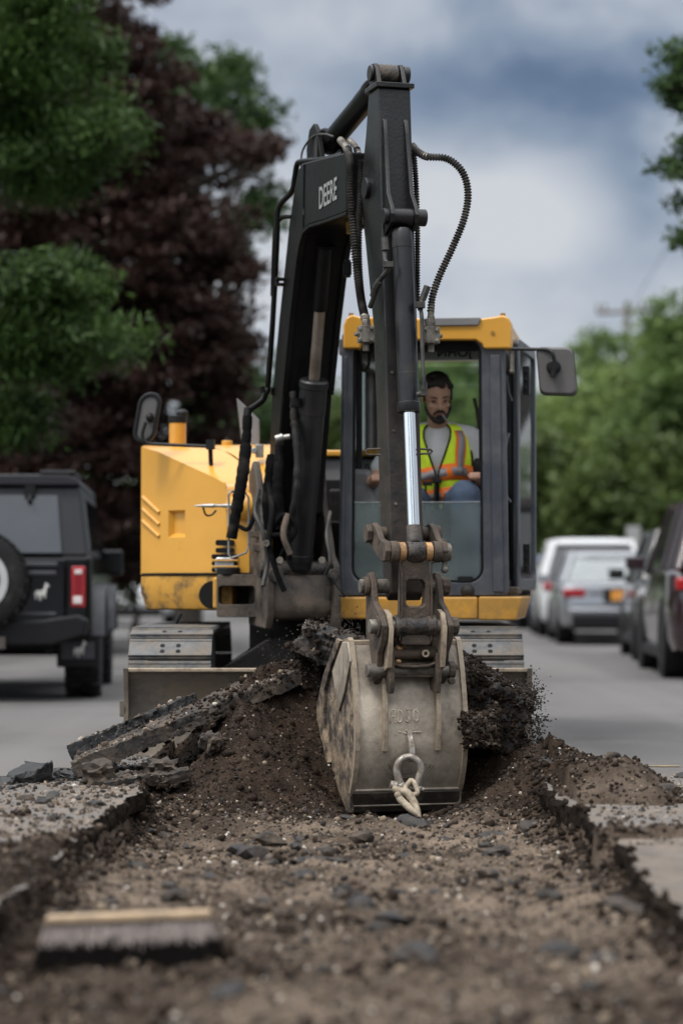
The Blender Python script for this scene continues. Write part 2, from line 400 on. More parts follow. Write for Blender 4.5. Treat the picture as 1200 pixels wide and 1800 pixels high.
# ================================================================ the excavator
PHI = RAD(16); BO = Vector((-.335, 14.5, 0))
UU = Vector((math.sin(PHI), -math.cos(PHI), 0)); VV = Vector((math.cos(PHI), math.sin(PHI), 0))
def B(u, v, z): return BO + UU * u + VV * v + Z * z          # boom frame: u forward along the boom, v to its right
def buz(px, py, v=0.):
    k = (px - 600) / FPX
    u = (.335 - v * VV.x + (14.5 + v * VV.y) * k) / (UU.x - UU.y * k)
    Y = 14.5 + UU.y * u + VV.y * v
    return u, P(px, py, Y).z
def BU(v0): return lambda a, b, t: B(a, v0 + t, b)            # prism in the (u, z) plane, thickness along v
PSI = RAD(7.5); HO = Vector((-.06, 14.3, 0))
HX = Vector((math.cos(PSI), -math.sin(PSI), 0)); HB = Vector((math.sin(PSI), math.cos(PSI), 0))
def H(a, b, z): return HO + HX * a + HB * b + Z * z           # house frame: a to the right, b backwards
HR = Matrix((HX, HB, Z)).transposed()
def ha(px, py, b=0.):
    k = (px - 600) / FPX
    a = (k * (HO.y + b * HB.y) - HO.x - b * HB.x) / (HX.x - k * HX.y)
    return a, P(px, py, HO.y + HX.y * a + HB.y * b).z
def HF(a, z, t): return H(a, t, z)                            # prism in the (a, z) plane, thickness backwards
EX = thing('excavator', 'yellow and black tracked excavator digging up the road with its bucket in the dirt', 'excavator', (-.09, 15.0, 0))

def px_prism(mb, pts, v, th):
    mb.prism([buz(x, y, v) for x, y in pts], BU(v), -th / 2, th / 2)
# ---------------------------------------------------------------- boom
def build_boom():
    hw = .15
    prof = [(-.12, 1.38), (.10, 1.42), (.164, 1.476), (.241, 2.043), (.421, 2.50), (.641, 3.0), (.76, 3.2), (.84, 3.295), (.95, 3.315), (1.83, 3.225), (1.83, 2.905),
            (1.40, 2.925), (1.09, 2.945), (.95, 2.93), (.87, 2.87), (.80, 2.76), (.66, 2.46), (.50, 2.05), (.36, 1.6), (.30, 1.36), (0, 1.25)]
    m = MB()
    # side plates stand a little proud of the boxed web, as on a fabricated boom
    web = [(.30, 1.36), (.36, 1.6), (.50, 2.05), (.66, 2.46), (.80, 2.76), (.87, 2.87), (.95, 2.93), (1.09, 2.945), (1.40, 2.925), (1.83, 2.905), (1.83, 3.225),
           (.95, 3.315), (.84, 3.295), (.76, 3.2), (.641, 3.0), (.421, 2.50), (.241, 2.043), (.164, 1.476), (.10, 1.42), (-.12, 1.38), (0, 1.25)]
    cx = sum(p[0] for p in web) / len(web); 
    m.prism(prof, BU(0), -hw, hw)
    boom = m.build('boom', m_boom, EX, bevel=.012)
    # flanges along the lower edges (the rim that catches light under the lettering)
    e = MB()
    rim = [(.50, 2.05), (.66, 2.46), (.80, 2.76), (.87, 2.87), (.95, 2.93), (1.09, 2.945), (1.40, 2.925), (1.84, 2.905)]
    for s in (-1, 1):
        e.cut()
        for (a, b) in zip(rim[:-1], rim[1:]):
            d = Vector((b[0] - a[0], b[1] - a[1])).normalized(); n = Vector((d.y, -d.x)) * .016
            q = [a, b, (b[0] + n.x, b[1] + n.y), (a[0] + n.x, a[1] + n.y)]
            e.prism(q, BU(s * (hw - .012)), -.017, .017)
    e.build('flange', m_boom, boom, bevel=.003)
    t = MB(); t.prism([(1.8, 3.2), (2.05, 3.12), (2.12, 3.0), (2.05, 2.9), (1.8, 2.93)], BU(0), -.07, .07)
    t.build('boom_tip', m_boom, boom, bevel=.01)
    # seam of the welded doubler plate
    s = MB(); s.prism([(.95, 2.95), (.97, 2.95), (.99, 3.30), (.97, 3.30)], BU(-hw - .002), -.004, .004); s.build('weld_seam', m_boom, boom)
    # lettering on the left side plate
    vs, fs = text_mesh('DEERE', .2, .0)
    w = max(v.x for v in vs); h = max(v.y for v in vs)
    u0, z0 = 1.30, 3.00; L = MB()
    # lettering reads towards the boom tip; drop a hair along the plate so it follows the lower edge
    L.add([B(u0 + v.x / w * .36, -hw - .004, z0 + v.y / h * .118 + (v.x / w) * .004) for v in vs], fs)
    L.build('lettering', m_white, boom, smooth=0)
    k = MB()
    for s in (-1, 1):
        k.cut().prism([(.82, 3.28), (.80, 3.42), (.86, 3.52), (.95, 3.54), (1.03, 3.48), (1.12, 3.29)], BU(s * .075), -.014, .014)
    k.build('cylinder_bracket', m_boom, boom, bevel=.004)
    # pipe clamps down the left edge, the stop behind and the yellow service tag seen through the gap
    c = MB()
    for (x, y, Y) in ((502, 495, 13.95), (493, 688, 14.2)):
        p = P(x, y, Y); R = Matrix((VV, -UU, Z)).transposed()
        c.cut().box(p + Z * .012, (.12, .05, .016), R); c.box(p - Z * .018, (.12, .05, .016), R); c.box(p - Vector((.05, 0, 0)), (.02, .04, .05), R)
    p = P(610, 472, 13.5); c.cut().box(p, (.05, .05, .07)); c.cyl(p + Vector((0, 0, -.05)), p + Vector((0, 0, .05)), .02)
    c.build('pipe_clamp', m_boom, boom, bevel=.004)
    g = MB(); g.box(P(618, 392, 13.2), (.06, .04, .12)); g.build('yellow_bracket', m_yel_dark, boom, bevel=.008)
    return boom
build_boom()
# ---------------------------------------------------------------- stick (dipper arm)
SF = lambda z: 2.2 + .0905 * (3.5 - z)                        # u of its front face at height z
def build_stick():
    m = MB(); hw = .088
    prof = [(SF(3.5), 3.5), (SF(1.29), 1.29), (2.425, 1.02), (2.41, .90), (2.36, .86), (2.30, .89), (2.28, 1.0), (2.235, 1.29), (2.11, 2.29), (1.97, 2.72), (1.90, 2.92), (1.90, 3.08), (1.98, 3.3), (2.03, 3.5)]
    m.prism(prof, BU(0), -hw, hw)
    st = m.build('stick', m_black, EX, bevel=.010, seg=3)
    t = MB()
    t.box(B(2.115, 0, 3.512), (.205, .215, .026), Matrix((VV, -UU, Z)).transposed()); t.build('top_plate', m_black, st, bevel=.004)
    e = MB()
    ear = [(2.03, 3.526), (2.005, 3.57), (2.01, 3.62), (2.05, 3.65), (2.10, 3.645), (2.13, 3.61), (2.17, 3.526)]
    for s in (-1, 1): e.cut().prism(ear, BU(s * .068), -.011, .011)
    e.build('top_ear', m_black, st, bevel=.003)
    b = MB(); b.cyl(B(2.07, -.054, 3.595), B(2.07, .054, 3.595), .052); b.build('cylinder_eye', m_grease, st, bevel=.006)
    b = MB(); b.cyl(B(2.08, .082, 3.595), B(2.08, .115, 3.595), .046); b.cut().cyl(B(2.08, -.082, 3.595), B(2.08, -.10, 3.595), .043)
    b.build('top_pin', m_black, st, bevel=.005)
    # long tapered ribs that carry the clevis of the bucket cylinder
    r = MB(); z0 = P(690, 205, 12.35).z; z1 = P(700, 372, 12.25).z
    rib = [(SF(z0) - .01, z0), (SF(z0) + .012, z0 - .02), (SF(z0 - .1) + .022, z0 - .10), (SF(z1) + .045, z1 + .1), (SF(z1) + .115, z1 + .02), (SF(z1) + .13, z1 - .02), (SF(z1) + .115, z1 - .06), (SF(z1) + .06, z1 - .09), (SF(z1) - .01, z1 - .12)]
    for s, dv in ((-1, 0), (1, 0)):
        v = s * .064; r.cut().prism(rib, lambda a, b_, t, v=v, s=s, z0=z0, z1=z1: B(a, v + t - s * .008 * (1 - min(1, max(0, (z0 - b_) / (z0 - z1)))), b_), -.010, .010)
    r.build('clevis_rib', m_black, st, bevel=.003)
    pz = P(705, 378, 12.2).z; pu = 2.325
    c = MB(); c.cyl(B(pu, .072, pz), B(pu, .128, pz), .044); c.cyl(B(pu, -.072, pz), B(pu, -.10, pz), .042); c.cyl(B(pu, -.056, pz), B(pu, .056, pz), .046)
    c.build('clevis_pin', m_black, st, bevel=.005)
    c = MB(); q = 3.005
    c.cyl(B(2.02, .086, q), B(2.02, .135, q), .055); c.cyl(B(2.02, .13, q), B(2.02, .15, q), .04); c.cut().cyl(B(2.02, -.086, q), B(2.02, -.11, q), .055)
    c.build('arm_pivot_pin', m_black, st, bevel=.005)
    # little U-shaped hose guides either side
    g = MB()
    for pts, Y in (([(668, 789), (645, 790), (642, 794), (645, 799), (668, 800)], 12.2), ([(736, 789), (756, 790), (759, 793), (756, 797), (736, 798)], 12.15)):
        g.cut().tube([P(x, y, Y) for x, y in pts], .0055, 8)
    g.build('hose_guide', m_link, st)
    # grease stains of bolts along the face
    k = MB()
    for z in (1.35, 1.72, 2.02): k.cut().cyl(B(SF(z) - .005, -.055, z), B(SF(z) + .006, -.055, z), .008, n=10)
    k.build('grease_nipple', m_fit, st)
    # valve blocks with couplings
    for (x, y, s) in ((643, 588, -1), (757, 590, 1)):
        f = MB(); p = P(x, y, 12.2)
        f.box(p, (.075, .07, .085), Matrix((VV, -UU, Z)).transposed())
        f.cyl(p + Z * .04, p + Z * .075, .024, n=6); f.cyl(p + Z * .075, p + Z * .10, .019, n=14)
        f.cyl(p - Z * .04, p - Z * .085, .018, n=6)
        for (dx, dz) in ((-.03 * s, .03), (-.03 * s, -.03), (.03 * s, .025), (.03 * s, -.03)): f.cyl(p + Vector((dx, -.03, dz)), p + Vector((dx + .0, -.055, dz)), .011, n=6)
        f.cyl(p + VV * s * .03, p + VV * s * .06, .012, n=6)
        f.build('valve_block', m_fit, st, bevel=.004)
    return st
STICK = build_stick()
# ---------------------------------------------------------------- cylinders
def cylinder(name, b0, b1, r, rod1, rr, mb_mat, rod_mat, flare=.0, scuff=None):
    a = (b1 - b0).normalized(); L = (b1 - b0).length; m = MB()
    m.lathe([(0, r * .85), (.02, r), (.06, r), (.062, r * 1.04), (.10, r * 1.04), (.102, r), (L - .20, r), (L - .198, r * 1.03), (L - .05, r * 1.03), (L - .045, r * (1.1 + flare)), (L - .01, r * (1.1 + flare)), (L, r * (1 + flare)), (L, rr * 1.25), (L - .02, rr * 1.1)], b0, a, 36)
    o = m.build(name, mb_mat, EX, smooth=30)
    q = MB(); q.cyl(b1 - a * .05, rod1, rr, n=32); q.build('rod', rod_mat, o)
    return o, a
BC0, BC1 = B(2.325, 0, 2.78), B(2.534, 0, 1.106)
ax = (BC1 - BC0).normalized(); tl = (2.80 - 1.83) / abs(ax.z)
bc, ax = cylinder('bucket_cylinder', BC0 + ax * .03, BC0 + ax * tl, .0525, BC1 - ax * .10, .0305, m_barrel, m_chrome, .03)
g = MB(); g.lathe([(0, .032), (.005, .036), (.05, .037), (.055, .040), (.085, .042)], BC1 - ax * .135, ax); g.build('rod_collar', m_grease, bc)
# worn patch where the black paint has rubbed off
def scuff():
    m = MB(); random.seed(3); c = BC0 + ax * (tl - .115); x = Vector((1, 0, 0)); x = (x - ax * x.dot(ax)).normalized(); y = ax.cross(x)
    for (t0, t1, p0, p1) in ((-.10, .03, 200, 262), (-.05, .05, 196, 285), (-.01, .075, 205, 310), (.03, .085, 230, 330), (-.15, -.135, 252, 258), (-.13, -.115, 250, 262)):
        n = 12; out = []
        for k in range(n):
            w = 2 * math.pi * k / n; tt = (t0 + t1) / 2 + (t1 - t0) / 2 * math.sin(w) * random.uniform(.6, 1); pp = RAD((p0 + p1) / 2 + (p1 - p0) / 2 * math.cos(w) * random.uniform(.6, 1))
            out.append((tt, pp))
        R = .0525 * 1.03 + .0012
        m.add([c + ax * t + (x * math.cos(p) - y * math.sin(p) * -1) * R for t, p in out], [tuple(range(n))])
    m.build('bare_metal_patch', m_rust, bc, smooth=0)
scuff()
AC0, AC1 = B(.93, 0, 3.42), B(2.07, 0, 3.595)
cylinder('arm_cylinder', AC0, AC0 + (AC1 - AC0) * .80, .060, AC1, .034, m_boom, m_dullrod)
LC0 = B(.30, 0, 1.03); LC1 = B(.645, 0, 2.12)
cylinder('boom_cylinder', LC0, LC1, .078, B(.775, 0, 2.53), .032, m_barrel, m_dullrod)
q = MB(); q.lathe([(0, .034), (.01, .040), (.36, .042), (.38, .06)], B(.765, 0, 2.50), B(.90, 0, 2.93) - B(.765, 0, 2.50), 20); q.build('shaded_rod_end', m_boom, EX, bevel=.004)  # boom black on the rod's upper length stands in for the shade there
# ---------------------------------------------------------------- linkage between stick and bucket
TP = (2.534, 1.106)
def build_linkage():
    R = Matrix((VV, -UU, Z)).transposed()
    m = MB(); u, z = TP
    m.lathe([(-.045, .046), (-.042, .052), (-.02, .060), (.02, .060), (.042, .052), (.045, .046)], B(u, 0, z), VV, 32)
    root = m.build('rod_eye', m_grease, EX)
    b = MB()
    for s in (-1, 1): b.cut().lathe([(0, .044), (.003, .049), (.032, .049), (.035, .044)], B(u, s * .052 + (0 if s > 0 else -.035), z), VV, 32)
    b.build('bushing', m_rust, root)
    b = MB()
    b.lathe([(0, .048), (.004, .054), (.038, .054), (.042, .048)], B(u, -.132, z), VV, 32); b.cut().lathe([(0, .048), (.004, .054), (.04, .054), (.044, .048)], B(u, .09, z), VV, 32)
    b.build('link_boss', m_link, root)
    b = MB(); b.lathe([(0, .045), (.045, .046), (.05, .042)], B(u, .136, z), VV, 32); b.cyl(B(u, .158, z + .03), B(u, .158, z + .062), .015, n=6); b.cyl(B(u, .158, z - .03), B(u, .158, z - .085), .013, n=12); b.ball(B(u, .158, z - .088), .019)
    b.build('retaining_cap', m_fit, root, bevel=.003)
    # idler links up to the stick
    il = MB()
    for s in (-1, 1):
        out = [(2.28, 1.20), (2.30, 1.245), (2.345, 1.255), (2.40, 1.235), (2.47, 1.175), (2.56, 1.155), (2.585, 1.11), (2.56, 1.06), (2.51, 1.055), (2.42, 1.09), (2.33, 1.14), (2.29, 1.16)]
        il.cut().prism(out, BU(s * .149), -.016, .016)
    il.build('idler_link', m_link, root, bevel=.006)
    il = MB(); il.cyl(B(2.33, -.19, 1.2), B(2.33, .185, 1.2), .035); il.cyl(B(2.33, .165, 1.2), B(2.33, .20, 1.2), .045, n=20); il.cyl(B(2.33, -.165, 1.2), B(2.33, -.195, 1.2), .05, n=6); il.build('idler_pin', m_link, root, bevel=.006)
    # H-shaped bucket link with its window
    lo = .735; wf = lambda a, b_, t: B(2.528 + t, a, b_)
    h = MB(); h.ring(rrect(-.082, .082, .64, 1.07, .02, 3, .012), rrect(-.050, .050, .835, .965, .022, 3), wf, -.035, .03)
    h.build('bucket_link', m_link, root, bevel=.008, seg=3)
    h = MB()
    for s in (-1, 1): h.cut().prism([(.0, .66), (.03, .66), (.012, .82), (.012, 1.0), (.028, 1.06), (0, 1.06)], lambda a, b_, t, s=s: B(2.556 + t, s * (.075 + a * .5), b_), 0, .018)
    h.build('link_rib', m_link, root, bevel=.006)
    h = MB(); h.lathe([(-.108, .05), (-.10, .058), (-.06, .058), (-.055, .052), (.055, .052), (.06, .058), (.10, .058), (.108, .05)], B(2.53, 0, lo), VV, 32); h.build('link_barrel', m_grease, root)
    # quick coupler: side plates from the stick pin down to the lower bucket pin
    cp = MB(); 
    out = [(2.31, .96), (2.33, 1.0), (2.38, 1.005), (2.415, .96), (2.44, .86), (2.53, .81), (2.60, .74), (2.585, .67), (2.52, .60), (2.50, .48), (2.44, .44), (2.36, .50), (2.31, .7)]
    for s in (-1, 1): cp.cut().prism(out, BU(s * .172), -.016, .016)
    cp.build('coupler_plate', m_link, root, bevel=.008)
    cp = MB()
    for (u_, z_, a, b_, r) in ((2.365, .935, -.235, .20, .036), (2.53, lo, -.235, .215, .036), (2.48, .515, -.235, .21, .034)): cp.cut().cyl(B(u_, a, z_), B(u_, b_, z_), r)
    cp.build('coupler_pin', m_fit, root, bevel=.006); cp = MB()
    cp.cyl(B(2.365, -.19, .935), B(2.365, -.215, .935), .048); cp.cut().cyl(B(2.365, .19, .935), B(2.365, .235, .935), .048, n=8)
    cp.cut().cyl(B(2.53, .19, lo), B(2.53, .225, lo), .048, n=8); cp.cut().cyl(B(2.53, -.188, lo), B(2.53, -.20, lo), .055)
    cp.cut().cyl(B(2.48, .19, .515), B(2.48, .225, .515), .045, n=10); cp.cyl(B(2.50, .2, .46), B(2.53, .2, .46), .02, n=6); cp.cyl(B(2.46, .195, .515), B(2.46, .25, .53), .018, n=6)
    cp.build('pin_collar', m_link, root, bevel=.006)
    cp = MB()
    cp.cyl(B(2.49, -.12, .60), B(2.49, .12, .60), .032); cp.box(B(2.455, 0, .515), (.24, .10, .075), R); cp.box(B(2.40, 0, .64), (.26, .06, .10), R)
    # curved front lip of the coupler body
    lip = [(-.115, .545), (-.07, .530), (0, .526), (.07, .530), (.115, .545), (.115, .56), (.07, .546), (0, .541), (-.07, .546), (-.115, .56)]
    cp.prism(lip, lambda a, b_, t: B(2.52 + t, a, b_), -.06, .02)
    for s in (-1, 1): cp.prism([(2.42, .42), (2.54, .40), (2.56, .47), (2.55, .60), (2.44, .62)], BU(s * .122), -.014, .014)
    cp.build('coupler_body', m_link, root, bevel=.007)
    cp = MB(); cp.lathe([(0, .010), (0, .019), (.012, .019), (.012, .010), (0, .010)], B(2.535, .055, .60), UU, 18, False); cp.build('lock_tube', m_edge, root)
    cp = MB(); cp.ball(B(2.50, -.07, .625), (.022, .02, .016)); cp.ball(B(2.49, -.045, .632), (.014, .014, .012)); cp.cut().ball(B(2.535, -.085, .56), (.016, .012, .012))
    cp.build('rust_lump', m_rust, root)
build_linkage()
# ---------------------------------------------------------------- bucket
BF = [(2.372, .655), (2.395, .60), (2.425, .52), (2.455, .40), (2.474, .30), (2.48, .22), (2.475, .12), (2.455, .04), (2.425, -.035), (2.39, -.095)]
def bface(z):
    for (u0, z0), (u1, z1) in zip(BF[:-1], BF[1:]):
        if z0 >= z >= z1: return u0 + (u1 - u0) * (z0 - z) / (z0 - z1)
    return BF[-1][0] if z < 0 else BF[0][0]
def build_bucket():
    hw = .272; zs = np.linspace(.655, -.095, 40); fr = []
    us = [bface(z) for z in zs]; us = [us[0]] + [(us[i - 1] + us[i] * 2 + us[i + 1]) / 4 for i in range(1, 39)] + [us[-1]]
    outer = list(zip(us, zs)); inner = [(u - .022, z) for u, z in outer]
    m = MB(); n = 24; loops = []
    vs = np.linspace(-hw, hw, n); rnd = np.random.default_rng(4)
    for (u, z) in outer:
        loops.append([B(u + .004 * float(fbm(np.array([v * 6]), np.array([z * 6]), 3, 11)[0]), v, z) for v in vs] + [B(u - .022, v, z) for v in vs[::-1]])
    m.loft(loops)
    bk = m.build('bucket', m_bucket, EX, smooth=50)
    # floor inside, running back from the lip
    f = MB(); fl = [(2.385, -.10), (2.37, -.19), (2.20, -.15), (2.02, .0), (2.0, .02), (2.18, -.11), (2.33, -.07)]
    f.prism(fl, BU(0), -hw + .004, hw - .004); f.build('bucket_floor', m_lip, bk)
    l = MB(); l.prism([(2.395, -.083), (2.408, -.10), (2.378, -.200), (2.34, -.205), (2.35, -.083)], BU(0), -hw - .012, hw + .012); l.build('cutting_edge', m_lip, bk, bevel=.006)
    l = MB(); l.tube([B(2.402, -hw - .008, -.087), B(2.402, hw + .008, -.087)], .008, 8); l.tube([B(2.386, -hw, -.165), B(2.386, hw, -.165)], .006, 8); l.build('edge_weld', m_bucket, bk)
    # side plates
    side = [(2.36, .675), (2.385, .66), (2.41, .60), (2.44, .52), (2.47, .40), (2.492, .29), (2.497, .21), (2.49, .12), (2.468, .03), (2.435, -.045), (2.40, -.10), (2.385, -.2), (2.33, -.2),
            (2.21, -.13), (2.03, .0), (1.93, .08), (1.86, .18), (1.84, .27), (1.89, .35), (1.98, .43), (2.15, .57), (2.28, .67)]
    for s in (-1, 1):
        p = MB(); p.prism(side, BU(s * (hw + .010)), -.010, .010); p.build('side_plate', m_buckside if s < 0 else m_bucket, bk, bevel=.003)
        e = MB()
        for a, b_ in zip(side[1:10], side[2:11]):
            e.prism([(a[0] + .001, a[1]), (b_[0] + .001, b_[1]), (b_[0] - .028, b_[1]), (a[0] - .028, a[1])], BU(s * (hw + .011)), -.0125, .0125)
        for a, b_ in (((2.36, .678), (2.385, .662)), ): e.prism([a, b_, (b_[0] - .02, b_[1] - .03), (a[0] - .02, a[1] - .03)], BU(s * (hw + .011)), -.0125, .0125)
        e.build('plate_edge', m_edge, bk)
        c = MB(); c.prism([(1.83, .22), (1.86, .16), (2.0, .0), (2.06, .03), (1.95, .2), (1.97, .40), (2.1, .53), (2.28, .66), (2.2, .67), (1.96, .48), (1.83, .32)], BU(s * (hw + .030)), -.010, .012); c.build('side_cutter', m_buckside, bk, bevel=.005)
    q = MB(); q.prism([(2.31, .39), (2.43, .56), (2.385, .655), (2.29, .655), (2.1, .50), (2.22, .30)], BU(-(hw + .027)), -.006, .006); q.build('wear_plate', m_bucket, bk, bevel=.004)
    t = MB(); t.box(B(2.366, 0, .65), (.55, .03, .03), Matrix((VV, -UU, Z)).transposed()); t.build('top_bar', m_edge, bk, bevel=.008)
    # ears that run down the back as ribs
    for s in (-1, 1):
        r = MB(); z0 = P(672, 1322, 12.05).z
        zz = list(np.linspace(z0, .50, 9))
        out = [(bface(z) - .012, z) for z in zz] + [(2.42, .62), (2.44, .78), (2.50, .82), (2.565, .80), (2.60, .73), (2.585, .62), (2.565, .53)] + [(bface(z) + .045 * min(1, .45 + (z - z0) * 1.6), z) for z in zz[::-1]]
        r.prism(out, BU(s * .139), -.0125, .0125)
        r.build('ear_rib', m_edge, bk, bevel=.004)
    k = MB()
    for (px, py) in ((625, 1172), (812, 1319), (597, 1370)):
        pass
    u = bface(.53); k.cyl(B(u - .01, -.205, .525), B(u + .006, -.205, .525), .013, n=14); k.build('bolt_hole', m_seal, bk)
    # weld-bead initials across the back
    G = {'A': [[(0, 0), (.35, 1), (.75, 1), (.8, 0)], [(.08, .45), (.8, .5)]], 'D': [[(0, 0), (0, 1), (.5, .95), (.8, .5), (.45, .05), (0, 0)]],
         'J': [[(0, .15), (.3, 0), (.55, .2), (.55, 1)], [(.1, 1), (.85, 1)]], 'O': [[(.4, 0), (.05, .3), (.1, .85), (.45, 1), (.8, .75), (.75, .2), (.4, 0)]]}
    random.seed(12); L = MB(); v0 = -.108
    for ch in 'ADJO':
        for st in G[ch]:
            pts = [(v0 + x * .032, .255 + y * .062 + random.uniform(-.002, .002)) for x, y in st]
            q = resample([Vector((a, 0, b_)) for a, b_ in pts], .004)
            L.tube([B(bface(p.z) + .001, p.x, p.z) for p in q], [.0050 + .0014 * random.random() for _ in q], 6)
        v0 += .040
    for _ in range(16):
        a, b_ = random.uniform(-.10, .06), random.uniform(.19, .23); L.ball(B(bface(b_), a, b_), random.uniform(.002, .005), 6, 4)
    L.tube([B(bface(.205) + .001, x, .205) for x in np.linspace(-.02, .05, 8)], .0035, 6)
    L.build('welded_initials', M('bright weld bead', (.46, .39, .30), .45, .3, var=.3, scale=40), bk)
    # half-round wear grooves the swinging shackle has scraped into the back
    a = MB()
    for R_, w in ((.105, .0022), (.135, .0022), (.15, .0018)):
        pts = []
        for t in np.linspace(200, 340, 22):
            x, z = -.015 + R_ * math.cos(RAD(t)), .075 + R_ * .78 * math.sin(RAD(t))
            pts.append(B(bface(z) - .002 + (.004 if z < -.03 else 0), x, z))
        a.tube(pts, w, 6)
    a.build('scrape_mark', m_lip, bk)
    # lifting eye: a bent lug standing off the back
    y = MB(); yz = [(.215, .000), (.18, .018), (.14, .045), (.10, .055), (.062, .040)]
    loops = []
    for z, d in yz:
        u = bface(z); w = .014
        loops.append([B(u + d + .012, -.012 - w + .02 * (.215 - z), z), B(u + d + .012, -.012 + w + .02 * (.215 - z), z), B(u + d - .016, -.012 + w + .02 * (.215 - z), z - .006), B(u + d - .016, -.012 - w + .02 * (.215 - z), z - .006)])
    y.loft(loops); y.build('lifting_eye', m_shackle, bk, bevel=.005)
    return bk
build_bucket()
# ---------------------------------------------------------------- hoses and pipes
def pp(pts): return [P(*q) for q in pts]
def hoses():
    # big loop on the right of the stick
    h = coil_hose(MB(), pp([(727, 262, 12.45), (748, 275, 12.40), (785, 279, 12.36), (812, 302, 12.33), (822, 340, 12.31), (815, 385, 12.29), (795, 435, 12.27), (772, 485, 12.25), (760, 520, 12.23), (756, 550, 12.22)]), .0170, .0150, .0042, 12)
    h.build('looped_hose', m_hose, EX, smooth=0)
    e = MB(); e.tube(pp([(724, 256, 12.47), (733, 266, 12.44), (745, 274, 12.41), (752, 276, 12.40)]), .02, 12); e.cut().tube(pp([(758, 535, 12.225), (756, 570, 12.21)]), .017, 12)
    e.tube(pp([(752, 560, 12.2), (756, 575, 12.2)]), .021, 8); e.build('hose_end', m_fit, EX)
    h = coil_hose(MB(), pp([(727, 270, 12.5), (731, 330, 12.46), (733, 400, 12.43), (733, 470, 12.4), (733, 540, 12.38)]), .0130, .0140, .004, 10); h.build('straight_hose', m_hose, EX, smooth=0)
    # pair that hangs from the boom tip to the stick
    h = coil_hose(MB(), pp([(611, 262, 12.75), (615, 290, 12.62), (616, 340, 12.55), (621, 410, 12.5), (628, 480, 12.45), (635, 530, 12.38), (643, 566, 12.28)]), .0185, .0155, .0050, 12); h.build('hanging_hose', m_hose, EX, smooth=0)
    h = coil_hose(MB(), pp([(627, 262, 12.80), (633, 290, 12.72), (633, 345, 12.66), (630, 420, 12.58), (632, 490, 12.5), (638, 545, 12.4), (645, 570, 12.3)]), .0150, .0155, .0045, 12); h.build('hanging_hose', m_hose, EX, smooth=0)
    e = MB(); e.tube(pp([(598, 246, 12.85), (608, 258, 12.78), (614, 275, 12.68)]), .02, 12); e.cut().tube(pp([(614, 247, 12.9), (624, 256, 12.84), (631, 272, 12.76)]), .016, 12); e.cut().tube(pp([(640, 556, 12.31), (646, 578, 12.24)]), .021, 12)
    e.build('hose_end', m_fit, EX)
    # hard pipes on the left of the boom
    p = MB(); p.tube(smooth_path(pp([(603, 272, 12.95), (570, 280, 13.3), (530, 284, 13.65), (522, 290, 13.72), (518, 312, 13.75), (513, 336, 13.78), (494, 358, 13.85), (488, 375, 13.87), (487, 420, 13.9), (483, 500, 14.0), (477, 600, 14.08), (470, 685, 14.15)]), 5), .0165, 10)
    p.tube(smooth_path(pp([(535, 300, 13.6), (548, 284, 13.5), (590, 276, 13.1), (612, 268, 12.9)]), 5), .013, 10)
    p.tube(smooth_path(pp([(512, 381, 13.8), (497, 382, 13.85), (486, 395, 13.9), (482, 430, 13.92), (479, 520, 14.03)]), 5), .013, 10)
    p.tube(smooth_path(pp([(556, 285, 13.45), (558, 250, 13.5), (566, 232, 13.5), (577, 232, 13.45), (582, 248, 13.4)]), 6), .017, 10)
    p.build('hard_pipe', m_boom, EX)
    p = MB(); p.tube(smooth_path(pp([(586, 240, 13.2), (570, 236, 13.4), (550, 240, 13.55), (533, 262, 13.68), (529, 285, 13.68), (532, 310, 13.6), (536, 345, 13.55)]), 6), .006, 8); p.tube(pp([(536, 340, 13.55), (536, 366, 13.54)]), .011, 8); p.box(P(539, 373, 13.54), (.05, .04, .035)); p.build('grease_line', m_hose, EX)
    # lower left: pipe end, then the fabric sleeve down to the house
    s = MB(); s.tube(smooth_path(pp([(471, 682, 14.15), (462, 703, 14.12), (448, 714, 14.05), (438, 722, 14.0), (434, 740, 13.98)]), 5), .0185, 10); s.tube(pp([(436, 718, 14.0), (434, 738, 13.98)]), .024, 10); s.cyl(P(463, 690, 14.1), P(460, 680, 14.1), .016); s.build('pipe_elbow', m_boom, EX)
    random.seed(5); q = smooth_path(pp([(435, 732, 13.98), (433, 775, 13.95), (427, 830, 13.9), (417, 890, 13.88), (407, 946, 13.9)]), 10)
    s = MB(); s.tube(q, [(.027 if i < 12 else .036 if i < 32 else .030) + random.uniform(-.003, .003) for i in range(len(q))], 14); s.build('hose_sleeve', m_sleeve, EX)
    for k, (pts, r) in enumerate((([(494, 772, 14.0), (491, 800, 13.95), (488, 860, 13.9), (494, 930, 13.9)], .030), ([(516, 690, 13.95), (517, 740, 13.9), (522, 800, 13.84), (520, 870, 13.8), (505, 940, 13.85)], .022), ([(478, 800, 14.1), (470, 870, 14.05), (472, 930, 14.0)], .03))):
        q = smooth_path(pp(pts), 10); s = MB(); s.tube(q, [r + random.uniform(-.004, .004) for _ in q], 12); s.build('hose_sleeve', m_sleeve if k != 1 else m_under, EX)
    s = MB(); s.cyl(P(484, 772, 13.9), P(498, 768, 13.9), .022); s.cyl(P(498, 769, 13.9), P(510, 767, 13.9), .016); s.build('hose_coupling', m_steel, EX, bevel=.004)
    s = MB(); s.tube(smooth_path(pp([(478, 930, 13.8), (500, 905, 13.75), (520, 930, 13.75), (500, 965, 13.75), (490, 990, 13.8)]), 6), .015, 10); s.cut().tube(smooth_path(pp([(466, 950, 13.8), (488, 940, 13.72), (505, 950, 13.72), (510, 985, 13.75)]), 6), .014, 10)
    s.cut().cyl(P(520, 700, 13.85), P(520, 716, 13.85), .03); s.build('tangled_hose', m_sleeve, EX)
